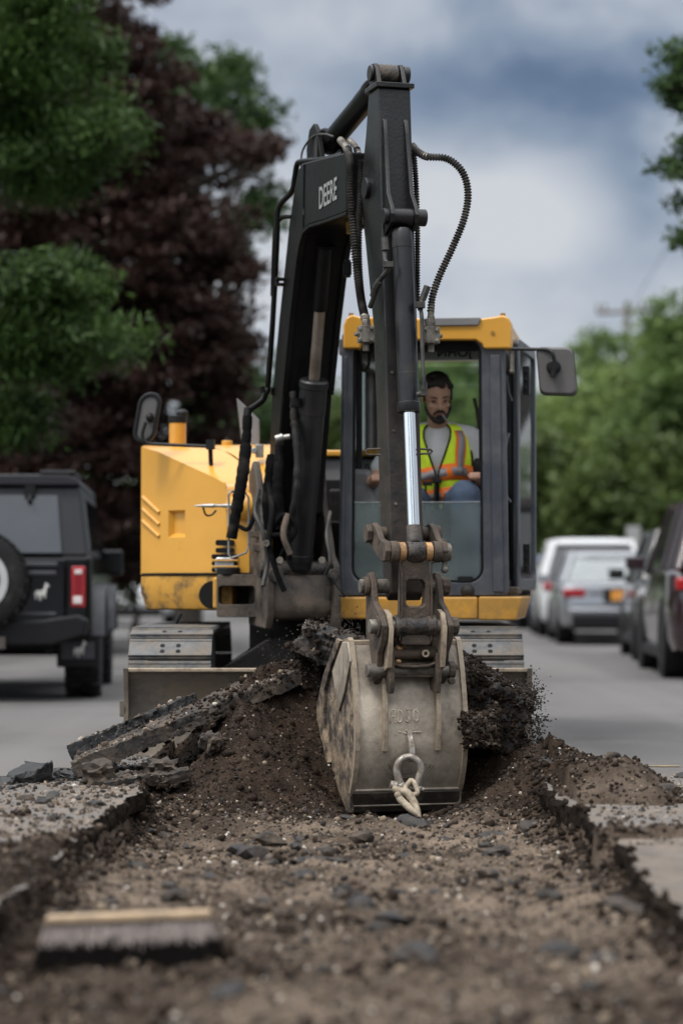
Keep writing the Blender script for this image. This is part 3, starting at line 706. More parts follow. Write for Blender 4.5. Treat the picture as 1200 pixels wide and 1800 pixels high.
    # crowd of lines at the boom foot
    for pts, r, mt in (([(455, 862, 14.0), (448, 900, 13.85), (462, 935, 13.8), (470, 985, 13.8), (462, 1030, 13.75)], .014, m_hose), ([(472, 850, 14.05), (478, 900, 13.8), (472, 950, 13.72), (484, 1000, 13.72), (500, 1040, 13.72)], .016, m_sleeve),
                       ([(580, 900, 13.9), (574, 940, 13.75), (580, 985, 13.7), (572, 1010, 13.72)], .011, m_hose), ([(448, 905, 13.85), (436, 930, 13.85), (418, 925, 13.9), (404, 930, 13.95)], .013, m_sleeve), ([(505, 905, 13.75), (498, 940, 13.68), (510, 975, 13.68)], .018, m_link)):
        q = MB(); q.tube(smooth_path(pp(pts), 7), r, 10); q.build('foot_hose', mt, EX)
    for x, y in ((492, 985), (468, 955), (566, 985)):
        q = MB(); q.cyl(P(x, y, 13.74), P(x, y, 13.68), .022, n=6); q.build('hose_union', m_fit, EX, bevel=.003)
    # feed pipe of the bucket cylinder, both sides
    f = MB(); f.tube(smooth_path(pp([(676, 440, 12.18), (677, 458, 12.16), (681, 464, 12.15), (682, 474, 12.15), (668, 492, 12.2), (661, 510, 12.24), (650, 540, 12.3)]), 5), .013, 10)
    f.box(P(682, 465, 12.12), (.05, .05, .028)); f.cyl(P(676, 418, 12.18), P(677, 440, 12.17), .019, n=8); f.cyl(P(667, 494, 12.2), P(660, 506, 12.23), .020, n=8); f.cyl(P(659, 508, 12.23), P(655, 520, 12.26), .017, n=8)
    f.tube(smooth_path(pp([(738, 540, 12.16), (741, 560, 12.14), (742, 620, 12.12), (745, 680, 12.1), (745, 692, 12.1)]), 5), .0105, 10); f.cyl(P(745, 672, 12.1), P(745, 684, 12.1), .016, n=8); f.box(P(745, 690, 12.08), (.035, .035, .03)); f.cyl(P(745, 692, 12.1), P(732, 694, 12.1), .014)
    f.tube(smooth_path(pp([(738, 545, 12.18), (742, 525, 12.2), (749, 510, 12.2)]), 5), .014, 10); f.cyl(P(742, 527, 12.2), P(751, 503, 12.2), .018, n=8); f.box(P(738, 536, 12.15), (.05, .05, .03)); f.build('feed_pipe', m_hose, EX)
hoses()
# ---------------------------------------------------------------- swing bracket in front of the house
def build_bracket():
    m = MB()
    for s, pts in ((-1, [(-.05, .70), (-.05, 1.60), (.05, 1.68), (.12, 1.6), (.20, 1.45), (.36, 1.10), (.42, 1.0), (.42, .78), (.36, .68)]), (1, [(-.05, .70), (-.05, 1.60), (.05, 1.70), (.12, 1.62), (.18, 1.45), (.34, 1.12), (.44, 1.05), (.46, .90), (.46, .66), (.42, .60)])):
        m.prism(pts, BU(s * .195), -.022, .022)
    br = m.build('swing_bracket', m_rust_frame, EX, bevel=.012)
    c = MB(); c.prism([(.0, .72), (.0, 1.08), (.30, 1.04), (.38, .95), (.40, .80), (.36, .74)], BU(0), -.19, .19)
    c.build('bracket_block', m_rust_frame, br, bevel=.03, seg=3)
    c = MB(); c.cyl(B(.30, -.24, 1.03), B(.30, .24, 1.03), .05); c.cut().cyl(B(.42, .17, 1.0), B(.46, .17, 1.0), .035, n=18); c.cut().cyl(B(.40, -.17, 1.0), B(.44, -.17, 1.0), .045, n=18); c.build('cylinder_pin', m_grease, br, bevel=.006)
    # arm of the bracket to the left with its slot, and small tabs
    a = MB(); a.ring(rrect(*[ha(x, 0, -.02)[0] for x in (383, 462)], ha(0, 1084, -.02)[1], ha(0, 1010, -.02)[1], .012, 2), rrect(*[ha(x, 0, -.02)[0] for x in (386, 450)], ha(0, 1062, -.02)[1], ha(0, 1030, -.02)[1], .02, 2), HF, -.06, .25)
    a.build('bracket_arm', m_rust_frame, br, bevel=.012)
    t = MB()
    for (x0, x1, y0, y1) in ((440, 476, 933, 945), (447, 476, 955, 970), (447, 458, 875, 935)):
        a0, z1 = ha(x0, y0, -.1); a1, z0 = ha(x1, y1, -.1); t.cut().box(H((a0 + a1) / 2, -.1, (z0 + z1) / 2), (a1 - a0, .05, z1 - z0), HR)
    t.build('hose_bracket', m_rust_frame, br, bevel=.008)
    d = MB(); a0, z0 = ha(393, 1012, .0); d.cyl(H(a0 + .03, .0, z0), H(a0 + .03, .0, z0 + .05), .07); d.build('rubber_stop', m_under, br, bevel=.01)
    f = MB(); f.tube(smooth_path(pp([(583, 1015, 13.9), (592, 1030, 13.9), (606, 1048, 13.9), (596, 1046, 13.95)]), 4), .006, 8); f.build('loose_cable', m_plastic, br)
build_bracket()

# ---------------------------------------------------------------- house: engine hood, skirt, counterweight
def pocket_panel(mb, q, us, vs, pockets, depth, nrm):
    """quad panel q (4 corners, origin, +s, +st, +t) split at us/vs; cells in pockets sink by depth"""
    def pt(s, t, d=0): return q[0] * (1 - s) * (1 - t) + q[1] * s * (1 - t) + q[2] * s * t + q[3] * (1 - s) * t - nrm * d
    for i in range(len(us) - 1):
        for j in range(len(vs) - 1):
            s0, s1, t0, t1 = us[i], us[i + 1], vs[j], vs[j + 1]
            if (i, j) in pockets:
                k = .12 * (s1 - s0); kt = .1 * (t1 - t0)
                o = [pt(s0, t0), pt(s1, t0), pt(s1, t1), pt(s0, t1)]; n = [pt(s0 + k, t0 + kt * 1.6, depth), pt(s1 - k, t0 + kt * 1.6, depth), pt(s1 - k, t1 - kt, depth), pt(s0 + k, t1 - kt, depth)]
                mb.add(o + n, [(4, 5, 6, 7)] + [(a, (a + 1) % 4, 4 + (a + 1) % 4, 4 + a) for a in range(4)])
            else: mb.add([pt(s0, t0), pt(s1, t0), pt(s1, t1), pt(s0, t1)], [(0, 1, 2, 3)])
def build_house():
    aL = ha(248, 0, .60)[0]; aM = ha(397, 0, .10)[0]; aR = ha(462, 0, .10)[0] + .06
    zb = ha(300, 1010, .3)[1]; zf = ha(420, 848, .1)[1]; zt = ha(300, 781, .6)[1]
    m = MB()
    # top slope, crown and far sides as one shell (rounded by subdividing the profile)
    top = []
    for k, (b, z) in enumerate(((.10, zb), (.10, zf - .05), (.115, zf), (.16, zf + .03), (.50, zt - .05), (.60, zt - .015), (.70, zt), (1.85, zt), (1.9, zt - .05), (1.9, zb))):
        top.append((b, z))
    right = [H(aR, b, z) for b, z in top]
    def leftpt(b, z):
        f = min(1, max(0, (b - .10) / .5)); return H(aM + (aL - aM) * f, b, z)
    left = [leftpt(b, z) for b, z in top]
    n = len(top); m.add(left + right, [(i, i + 1, n + i + 1, n + i) for i in range(n - 1)])
    hood = m.build('engine_hood', m_yel, EX, smooth=60)
    # slanted corner panel with the grab pocket, its top edge follows the slope
    c = MB(); p0 = H(aL, .60, zb); p1 = H(aM, .10, zb); nr = (p1 - p0).cross(Z).normalized()
    if nr.y > 0: nr = -nr
    # main field below the slope line
    sf = lambda x: (ha(x, 0, .6 - (x - 248) / 149 * .5)[0] - aL) / (aM - aL)
    us = [0, .33, .53, 1]; zmid = [0, (ha(300, 945, .4)[1] - zb) / (zf - zb), (ha(300, 897, .4)[1] - zb) / (zf - zb), 1]
    pocket_panel(c, [p0, p1, H(aM, .10, zf), H(aL, .60, zf)], us, zmid, {(1, 1)}, .035, nr)
    prof = [(.10, zf)] + [q for q in top if .115 <= q[0] <= .60 and q[1] > zf - .01]
    pts = [leftpt(b, z) for b, z in prof]; base = [leftpt(b, zf) for b, z in prof]
    nn = len(prof); c.add(base + pts, [(i, i + 1, nn + i + 1, nn + i) for i in range(nn - 1)])
    c.build('corner_panel', m_yel, hood, smooth=30)
    w = MB(); w.add([H(aL, .60, zb), H(aL, 1.9, zb), H(aL, 1.9, zt), H(aL, .70, zt), H(aL, .60, zt - .015)], [(0, 1, 2, 3, 4)]); w.build('side_panel', m_yel, hood, smooth=0)
    # louvre slots pressed into the corner, running down to the right
    g = MB()
    for k in range(3):
        y0 = 874 + 21 * k
        a = [(252, y0), (281, y0 + 27)]
        q = [H(*(lambda aa, z, b: (aa, b, z))(*ha(x, y, .6 - (x - 248) / 149 * .5), .6 - (x - 248) / 149 * .5)) + nr * .004 for x, y in a]
        g.cut().tube([q[0], q[1]], [.015, .012], 10)
    g.build('louvre', m_yel, hood)
    # panel gap between corner panel and front, curling over the slope
    s = MB(); gp = [(440, 1012, .095), (441, 940, .095), (444, 880, .095), (447, 858, .098), (446, 845, .13), (432, 820, .30), (408, 800, .45), (380, 789, .56)]
    s.tube(smooth_path([H(ha(x, y, b)[0], b - .004, ha(x, y, b)[1]) for x, y, b in gp], 6), .0045, 6)
    s.tube([H(aL + .01, .595, zb + .003), H(aM, .092, zb + .003), H(aR, .092, zb + .003)], .008, 6); s.build('panel_gap', m_seal, hood)
    # front face detail: bulge, slots, lamp
    d = MB(); a0, z0 = ha(432, 890, .09); d.ball(H(a0, .10, z0), (.13, .09, .085), 20, 12, HR); d.build('latch_bulge', m_yel, hood)
    d = MB()
    for (x0, x1, y0, y1) in ((379, 412, 949, 959), (379, 412, 963, 972), (372, 418, 974, 983), (372, 418, 987, 994), (372, 418, 998, 1006)):
        A0, z1 = ha(x0, y0, .09); A1, z0 = ha(x1, y1, .09)
        d.cut().prism(rrect(A0, A1, z0, z1, .012, 4), HF, .086, .10)
    d.build('grille_slot', m_seal, hood)
    d = MB(); A0, z1 = ha(378, 980, .08); A1, z0 = ha(411, 1006, .08); d.prism(rrect(A0, A1, z0, z1, .02, 4), HF, .075, .088); d.build('work_lamp', m_lens, hood, bevel=.01)
    d = MB()
    for y in (985, 996): A0, z = ha(371, y, .07); A1, _ = ha(419, y, .07); d.cut().box(H((A0 + A1) / 2, .07, z), (A1 - A0, .01, .010), HR)
    d.build('lamp_bar', m_yel, hood, bevel=.003)
    # sensor/whisker with bright tip
    d = MB(); d.lathe([(0, .003), (.06, .010), (.12, .013), (.125, .009), (.17, .009), (.175, .012), (.23, .012)], P(341, 889, 14.1), P(406, 889, 14.05) - P(341, 889, 14.1), 14); d.build('steel_latch', m_steel, hood)
    d = MB(); d.tube(smooth_path(pp([(357, 892, 14.1), (362, 905, 14.15), (372, 905, 14.2), (380, 897, 14.2)]), 5), .006, 8); d.build('latch_cable', m_hose, hood)
    # chrome tube guard
    d = MB(); q = pp([(402, 868, 13.9), (402, 975, 13.9), (407, 981, 13.9), (432, 972, 13.95), (437, 962, 13.95), (437, 875, 13.95), (430, 864, 13.95), (406, 864, 13.9), (402, 868, 13.9)])
    d.tube(q, .0065, 8); d.build('tube_guard', m_steel, EX)
    # lower skirt and swing-post recess
    k = MB(); A0, z1 = ha(246, 1012, .5); A1, z0 = ha(385, 1073, .1)
    pl = [(aL, .60), (aM, .10), (A1, .10), (A1, 1.9), (aL, 1.9)]; ins = [(aL + .03, .62), (aM + .01, .14), (A1, .14), (A1, 1.88), (aL + .03, 1.88)]
    k.loft([[H(a, b, z0) for a, b in ins], [H(a, b, z0 + .10) for a, b in pl], [H(a, b, z1) for a, b in pl]])
    sk = k.build('skirt', m_yel_dark, EX, bevel=.025)
    k = MB(); k.box(H(A1 + .03, .3, (z0 + z1) / 2), (.12, .5, z1 - z0 - .02), HR); k.build('skirt_end', m_yel_dark, sk, bevel=.015)
    k = MB(); a0, z = ha(372, 1046, .06); k.lathe([(0, .085), (.02, .085), (.02, .07), (.2, .07)], H(a0, .10, z), HB, 22); k.build('tow_hole', m_seal, sk)
    k = MB(); p = P(318, 1078, 14.3); k.cyl(p, p + Vector((-.03, 0, -.06)), .012); k.build('drain_hose', m_plastic, sk)
    # central and rear body behind the boom
    r = MB(); r.box(H(.0, 1.35, 1.28), (1.35, .9, .92), HR); r.build('rear_body', m_greyp, EX, bevel=.03)
    r = MB(); r.box(H(.0, .885, 1.52), (1.30, .02, .16), HR); r.cut().box(H(.0, .885, 1.2), (1.30, .02, .14), HR); r.build('black_band', m_plastic, EX, bevel=.006)
    r = MB(); r.box(H(.0, 1.33, 1.765), (1.38, .95, .04), HR); r.build('deck_edge', m_yel, EX, bevel=.012)
    r = MB(); r.box(H(-.02, .75, .87), (1.15, 1.1, .16), HR); r.build('deck', m_under, EX, bevel=.01)
    r = MB(); r.box(H(-.2, .45, 1.1), (.55, .35, .45), HR); r.cut().box(H(-.02, .6, 1.35), (.12, .3, .35), HR); r.build('valve_bank', m_under, EX, bevel=.02)
    # counterweight at the back
    cw = []
    for a in np.linspace(-1.1, 1.1, 13): cw.append((a, 1.75 + .55 * math.sqrt(max(0, 1 - (a / 1.15) ** 2))))
    r = MB(); r.prism(cw, lambda a, b, t: H(a, b, t), .8, 1.6); r.build('counterweight', m_under, EX, bevel=.05)
    # dark plate standing beside the boom
    r = MB(); q = [(416, 700), (432, 715), (455, 738), (456, 800), (432, 800), (424, 770)]
    r.prism([ha(x, y, .75) for x, y in q], HF, .74, .77); r.build('hood_shield', m_greyp, EX, bevel=.004)
    r = MB(); p = P(456, 793, 14.7); r.box(p, (.05, .06, .08)); r.cyl(p + Vector((-.03, -.04, 0)), p + Vector((-.03, -.07, 0)), .02); r.build('hood_catch', m_steel, EX, bevel=.006)
    # pre-cleaner stack and filler cap
    a0, z0 = ha(312, 785, .9); _, z1 = ha(312, 727, .9)
    r = MB(); r.cyl(H(a0, .9, z0 - .05), H(a0, .9, z1 - .06), .054, n=30); pc = r.build('intake_stack', m_yel, EX, bevel=.004)
    r = MB(); r.cyl(H(a0, .9, z1 - .06), H(a0, .9, z1 - .012), .060, n=30); r.ball(H(a0 + .03, .9, z1), (.04, .035, .028), 12, 8, HR); r.build('stack_cap', m_plastic, pc, bevel=.006)
    a0, z0 = ha(399, 783, .7); r = MB(); r.cyl(H(a0, .7, z0 - .03), H(a0, .7, z0 + .03), .034); fc = r.build('filler_cap', m_yel, EX, bevel=.006)
    r = MB(); r.cyl(H(a0, .7, z0 + .03), H(a0, .7, z0 + .055), .013); r.build('cap_knob', m_plastic, fc)
    # left mirror
    r = MB(); A = ha(258, 734, .35); cx, cz = A
    def oval(w, h, sh=.08):
        return [(cx + x + (y) * sh * 2.2, cz + y) for x, y in rrect(-w, w, -h, h, w * .97, 8)]
    r.ring(oval(.072, .155), oval(.048, .128), HF, .34, .375); mr = r.build('hood_mirror', m_plastic, EX, bevel=.008)
    r = MB(); r.prism(oval(.05, .13), HF, .352, .37); r.build('mirror_back', m_mirror, mr, bevel=.004)
    r = MB(); r.ball(H(cx + .02, .34, cz), (.025, .03, .03), 12, 8, HR)
    r.tube(smooth_path([H(*ha(256, 742, .3)[:1], .3, ha(256, 742, .3)[1]), H(ha(250, 765, .3)[0], .3, ha(250, 765, .3)[1]), H(ha(258, 778, .3)[0], .3, ha(258, 778, .3)[1]), H(ha(280, 781, .3)[0], .3, ha(280, 781, .3)[1]), H(ha(372, 785, .3)[0], .3, ha(372, 785, .3)[1])], 6), .0105, 8)
    A = ha(370, 790, .28); r.box(H(A[0], .28, A[1] + .03), (.05, .04, .06), HR); r.cyl(H(A[0] - .005, .3, A[1]), H(A[0] - .005, .32, A[1] - .09), .014); r.build('mirror_arm', m_plastic, mr)
    # yellow sill beam across the front under the cab
    A0, z1 = ha(585, 1049, -.04); A1, z0 = ha(839, 1089, -.04); A2 = ha(917, 0, -.04)[0]
    b = MB(); b.prism([(A0, z0), (A1, z0), (A1, z1), (A0, z1)], HF, -.04, .4); sb = b.build('sill_beam', m_yel, EX, bevel=.014)
    b = MB(); b.prism([(A1 + .003, z0 - .004), (A2 - .035, z0 - .004), (A2, z1 - .012), (A2, z1 + .002), (A1 + .003, z1 + .002)], HF, -.045, .9); b.build('beam_end', m_yel, sb, bevel=.012)
build_house()

# ---------------------------------------------------------------- cab
def build_cab():
    zb = ha(700, 1047, 0)[1]; zt = 2.44
    a0, a1 = ha(594, 0, 0)[0], ha(893, 0, 0)[0]
    w0, w1 = ha(617, 0, 0)[0], ha(849, 0, 0)[0]; wz0 = ha(700, 1024, 0)[1]; wz1 = ha(700, 597, 0)[1]
    m = MB(); m.ring(rrect(a0, a1, zb, zt, .03, 6, .022), rrect(w0, w1, wz0, wz1, .085, 6, .012), HF, 0, .09)
    cab = m.build('cab', m_cab, EX, bevel=.01, seg=3)
    # recessed outer rail on the right post, rear posts, roof rails, floor
    p = MB(); A0, A1 = ha(866, 0, -.01)[0], ha(884, 0, -.01)[0]
    p.prism([(A0, zb + .02), (A1, zb + .02), (A1 - .018, zt - .15), (A0 - .018, zt - .15)], HF, -.016, .0)
    p.build('post_trim', m_cab, cab, bevel=.008)
    p = MB(); p.prism([(a0 + .012, zb + .03), (a0 + .035, zb + .03), (a0 + .055, zt - .15), (a0 + .035, zt - .15)], HF, -.012, 0); p.build('post_trim', m_cab, cab, bevel=.006)
    for a in (a0 + .03, a1 - .06):
        p = MB(); p.box(H(a + .0, 1.42, (zb + 2.42) / 2), (.09, .1, 2.40 - zb), HR); p.build('rear_post', m_cab, cab, bevel=.015)
    p = MB(); p.box(H(a1 + .035, .30, (zb + 2.40) / 2), (.022, .04, 2.38 - zb), HR); p.build('door_post', m_cab, cab, bevel=.012)
    p = MB()
    for a in (a0 + .03, a1 - .06): p.cut().box(H(a, .75, 2.36), (.08, 1.30, .1), HR); p.cut().box(H(a, .75, zb + .04), (.08, 1.30, .1), HR)
    p.build('side_rail', m_cab, cab, bevel=.012)
    p = MB(); p.box(H((a0 + a1) / 2, .75, zb + .02), (a1 - a0 - .1, 1.35, .05), HR); p.build('cab_floor', m_plastic, cab)
    p = MB(); p.box(H((a0 + a1) / 2, 1.42, (zb + 1.62) / 2 + .0), (a1 - a0 - .16, .05, 1.62 - zb), HR); p.build('rear_panel', m_greyp, cab, bevel=.01)
    p = MB(); p.box(H(a0 + .02, .75, (zb + 1.45) / 2), (.05, 1.24, 1.45 - zb), HR); p.build('side_wall', m_greyp, cab, bevel=.01)
    p = MB(); p.box(H((a0 + a1) / 2, .75, 2.405), (a1 - a0 - .12, 1.25, .03), HR); p.build('headliner', m_plastic, cab)
    # seals and glass
    s = MB(); s.ring(rrect(w0 - .004, w1 + .004, wz0 - .004, wz1 + .004, .087, 6, .012), rrect(w0 + .014, w1 - .014, wz0 + .014, wz1 - .014, .072, 6, .012), HF, .012, .04); s.build('window_seal', m_seal, cab)
    zs = ha(700, 884, .03)[1]
    g = MB(); low = [q for q in rrect(w0 + .010, w1 - .010, wz0 + .010, zs + .1, .07, 6) if q[1] < zs]; low = sorted(low, key=lambda q: math.atan2(q[1] - zs - .2, q[0] - (w0 + w1) / 2))
    poly = [(w0 + .01, zs)] + [q for q in rrect(w0 + .010, w1 - .010, wz0 + .010, wz1, .07, 6) if q[1] < zs and q[0] < (w0 + w1) / 2] + [q for q in rrect(w0 + .010, w1 - .010, wz0 + .010, wz1, .07, 6) if q[1] < zs and q[0] >= (w0 + w1) / 2] + [(w1 - .01, zs)]
    g.prism(poly, HF, .024, .030); g.build('lower_windscreen', m_dusty, cab, smooth=0)
    g = MB(); g.box(H((w0 + w1) / 2, .024, zs + .004), (w1 - w0 - .02, .012, .007), HR); g.build('glass_edge', m_lens, cab)
    g = MB(); A, z = ha(817, 1018, .015); g.box(H(A, .012, z), (.09, .03, .035), HR); g.build('glass_bracket', m_plastic, cab, bevel=.005)
    g = MB(); g.box(H((a0 + a1) / 2, 1.42, 1.99), (a1 - a0 - .15, .006, .72), HR); rw = g.build('rear_window', m_glass, cab)
    g = MB(); g.box(H(a0 + .03, .75, 1.9), (.006, 1.2, .86), HR); g.build('side_window', m_glass, cab)
    # upper windscreen slid up under the roof, its maker's word seen from behind
    g = MB(); A0, _ = ha(768, 0, .1); A1, _ = ha(828, 0, .1); zz = ha(800, 627, .14)[1]
    vs, fs = text_mesh('JOHN', .1, 0); w = max(v.x for v in vs); h = max(v.y for v in vs)
    g.add([H(A1 - v.x / w * (A1 - A0), .13 + .02 * v.y / h, zz + v.y / h * .048) for v in vs], fs); g.build('lettering', m_seal, cab, smooth=0)
    g = MB(); g.add([H(w0, .10, wz1 - .135), H(w1, .10, wz1 - .135), H(w1, .32, wz1 + .03), H(w0, .32, wz1 + .03)], [(0, 1, 2, 3)]); g.build('raised_windscreen', m_glass, cab, smooth=0)
    # black frame of the raised sash and the inner left jamb
    k = MB(); k.box(H(w0 + .035, .10, 2.03), (.035, .04, .80), HR); k.cut().box(H((w0 + w1) / 2, .10, wz1 - .035), (w1 - w0 - .04, .06, .06), HR); k.cut().box(H(w1 - .02, .10, 2.05), (.025, .04, .76), HR); k.build('sash_track', m_seal, cab, bevel=.006)
    k = MB(); k.tube(smooth_path(pp([(632, 612, 14.35), (634, 640, 14.36), (640, 652, 14.36), (648, 640, 14.36), (649, 615, 14.36)]), 5), .010, 8); k.build('cab_cable', m_seal, cab)
    # roof
    r = MB(); pts = [(603, 613), (603, 572), (608, 559), (618, 553), (632, 557), (750, 560), (845, 560), (868, 557), (884, 554), (894, 558), (899, 568), (899, 613), (850, 613), (848, 606), (836, 598), (645, 598), (634, 606), (632, 613)]
    q = [ha(x, y, -.03) for x, y in pts]
    r.prism(q[:6] + q[6:], HF, -.035, .12); rf = r.build('roof', m_yel, cab, bevel=.016, seg=3)
    r = MB(); q2 = [(x * .985 + .01, z) for x, z in q[1:11]] + [(q[10][0] * .985 + .01, 2.39), (q[1][0] * .985 + .01, 2.39)]
    r.prism(q2, HF, .12, 1.5); r.build('roof_shell', m_yel, rf, bevel=.02, seg=3)
    r = MB(); A0, z0 = ha(742, 573, -.06); A1, z1 = ha(846, 557, -.06); r.prism([(A0, z0), (A1 - .02, z0), (A1, z1 - .01), (A1 - .01, z1), (A0, z1)], HF, -.05, .9); r.build('roof_hatch', m_greyp, rf, bevel=.01)
    r = MB()
    for x in (617, 884): A, z = ha(x, 556, .02); r.cut().cyl(H(A, .02, z - .02), H(A, .02, z + .018), .015, n=10)
    A, z = ha(866, 584, -.05); r.cut().cyl(H(A, -.03, z), H(A, -.042, z), .012, n=12); r.build('roof_lug', m_yel_dark, rf)
    # open door folded back along the right side
    d = MB(); D0 = Vector(H(ha(907, 0, .42)[0], .42, 0)); D1 = Vector(H(ha(937, 0, 1.25)[0], 1.25, 0)); dv = (D1 - D0).normalized(); dn = dv.cross(Z); Ld = (D1 - D0).length
    fn = lambda a, z, t: D0 + dv * a + dn * t + Z * z
    d.ring(rrect(0, Ld, zb + .03, 2.43, .06, 5), rrect(.055, Ld - .045, zb + .10, 2.37, .05, 5), fn, -.018, .018); dr = d.build('door', m_cab, cab, bevel=.006)
    d = MB(); d.prism(rrect(.05, Ld - .04, zb + .095, 2.375, .05, 5), fn, -.003, .003); d.build('door_glass', m_glass, dr, smooth=0)
    d = MB(); d.ring(rrect(-.004, Ld + .012, zb + .02, 2.44, .065, 5), rrect(.012, Ld - .01, zb + .045, 2.42, .055, 5), fn, -.03, -.019); d.build('door_seal', m_seal, dr)
    d = MB()
    for z in (2.17, 1.10): 
        d.cut().box(H(a1 + .085, .40, z), (.04, .10, .17), HR)
        for k in (-.05, 0, .05): d.cyl(H(a1 + .085, .35, z + k), H(a1 + .085, .34, z + k), .010, n=8)
    d.build('hinge', m_plastic, dr, bevel=.005)
    # vertical rails in the door opening, grab handle, seat-belt side
    k = MB(); A = ha(898, 0, .1)[0]; k.tube(smooth_path(pp([(893, 762, 14.3), (890, 775, 14.28), (886, 800, 14.28), (884, 850, 14.28), (890, 873, 14.28), (896, 882, 14.3)]), 5), .009, 8); k.cut().tube(pp([(889, 660, 14.35), (893, 690, 14.35), (899, 705, 14.35)]), .008, 8); k.build('grab_rail', m_cab, cab)
    k = MB(); k.box(H(a1 - .035, 1.0, (zb + 1.5) / 2), (.03, .7, 1.5 - zb), HR); k.build('rear_quarter_panel', m_plastic, cab)
    k = MB(); A, z = ha(895, 1038, .25); k.box(H(A, .3, z), (.12, .4, .045), HR); k.build('door_step', m_rust_frame, cab, bevel=.012)
    k = MB(); A, z = ha(897, 632, .0); k.cyl(H(A + .01, -.005, z - .06), H(A + .01, -.005, z + .05), .012); k.ball(H(A + .01, -.006, z - .07), .015); k.build('marker_stud', m_fit, cab)
    # right mirror
    cx, cz = ha(978, 652, -.1); w, h = .107, .138
    k = MB(); sk = lambda x, y: (cx + x - .012 * (y / h), cz + y - .03 * x)
    for t0, t1, s in ((-.10, -.07, .94),):
        pass
    o1 = [sk(x, y) for x, y in rrect(-w, w, -h, h, .035, 6)]
    o2 = [sk(x * .93, y * .94) for x, y in rrect(-w, w, -h, h, .035, 6)]
    k.loft([[H(a, -.055, z) for a, z in o1], [H(a, -.085, z) for a, z in o1], [H(a, -.105, z) for a, z in o2]])
    mir = k.build('wing_mirror', m_mirror, cab, bevel=.006)
    k = MB(); o3 = [sk(x * 1.03, y * 1.03) for x, y in rrect(-w, w, -h, h, .037, 6)]; k.prism(o3, HF, -.06, -.045); k.build('mirror_rim', m_plastic, mir, bevel=.004)
    k = MB(); A, z = ha(973, 645, -.12); k.lathe([(0, .042), (.02, .042), (.025, .034), (.03, .034)], H(A, -.10, z), -HB, 24); k.cyl(H(A, -.12, z), H(A, -.15, z), .028, n=8); k.cyl(H(A, -.14, z - .01), H(A, -.14, z - .06), .018)
    k.tube(smooth_path(pp([(898, 613, 14.1), (935, 614, 14.05), (962, 615, 14.02), (971, 622, 14.0), (974, 640, 14.0)]), 6), .0105, 8); k.build('mirror_arm', m_plastic, mir)
    # interior: seat, consoles, levers
    def bx(name, mat, a, b, z, s, bev=.02, R=None):
        k = MB(); k.box(H(a, b, z), s, HR if R is None else HR @ R); return k.build(name, mat, cab, bevel=bev, seg=3)
    sa = ha(772, 0, .75)[0]
    rot = Matrix.Rotation(RAD(8), 3, 'X')
    bx('seat_cushion', m_plastic, sa, .62, 1.33, (.52, .50, .14), .05)
    bx('seat_back', m_plastic, sa, .92, 1.62, (.50, .12, .62), .05, rot)
    bx('armrest', m_plastic, sa + .30, .55, 1.52, (.10, .40, .10), .03); bx('armrest', m_plastic, sa - .30, .55, 1.52, (.10, .40, .10), .03)
    bx('console', m_plastic, sa + .31, .55, 1.28, (.15, .55, .34), .03)
    bx('console', m_greyp, ha(640, 0, .4)[0], .55, 1.30, (.24, .60, .44), .05, Matrix.Rotation(RAD(-14), 3, 'X'))
    bx('console_top', m_greyp, ha(640, 0, .4)[0] - .02, .40, 1.56, (.16, .2, .16), .04)
    for a, y0 in ((ha(646, 0, .4)[0], 1.52), (ha(838, 0, .35)[0], 1.55)):
        k = MB(); q = [H(a, .38, y0 - .05), H(a, .37, y0 + .08)]
        k.tube(q, .012, 8); k.ball(H(a, .365, y0 + .10), (.026, .026, .055), 12, 8); k.build('joystick', m_plastic, cab)
        k = MB(); 
        for i in range(7): k.lathe([(0, .05 - i * .003), (.012, .058 - i * .003), (.024, .05 - i * .003)], H(a, .38, y0 - .22 + i * .024), Z, 16)
        k.build('joystick_boot', m_plastic, cab)
    for x, top in ((765, 845), (748, 850)):
        k = MB(); b0 = P(x - 6, 985, 14.45); b1 = P(x, top, 14.5); k.tube([b0, b1], .008, 8); k.box(b1 + Vector((.01, 0, .0)), (.055, .03, .025)); k.build('travel_lever', m_plastic, cab, bevel=.008)
    k = MB(); k.tube(pp([(833, 700, 14.9), (838, 722, 14.9), (843, 760, 14.9)]), .012, 8); k.box(P(843, 735, 14.9), (.03, .04, .1)); k.build('belt_anchor', m_rust_frame, cab)
build_cab()

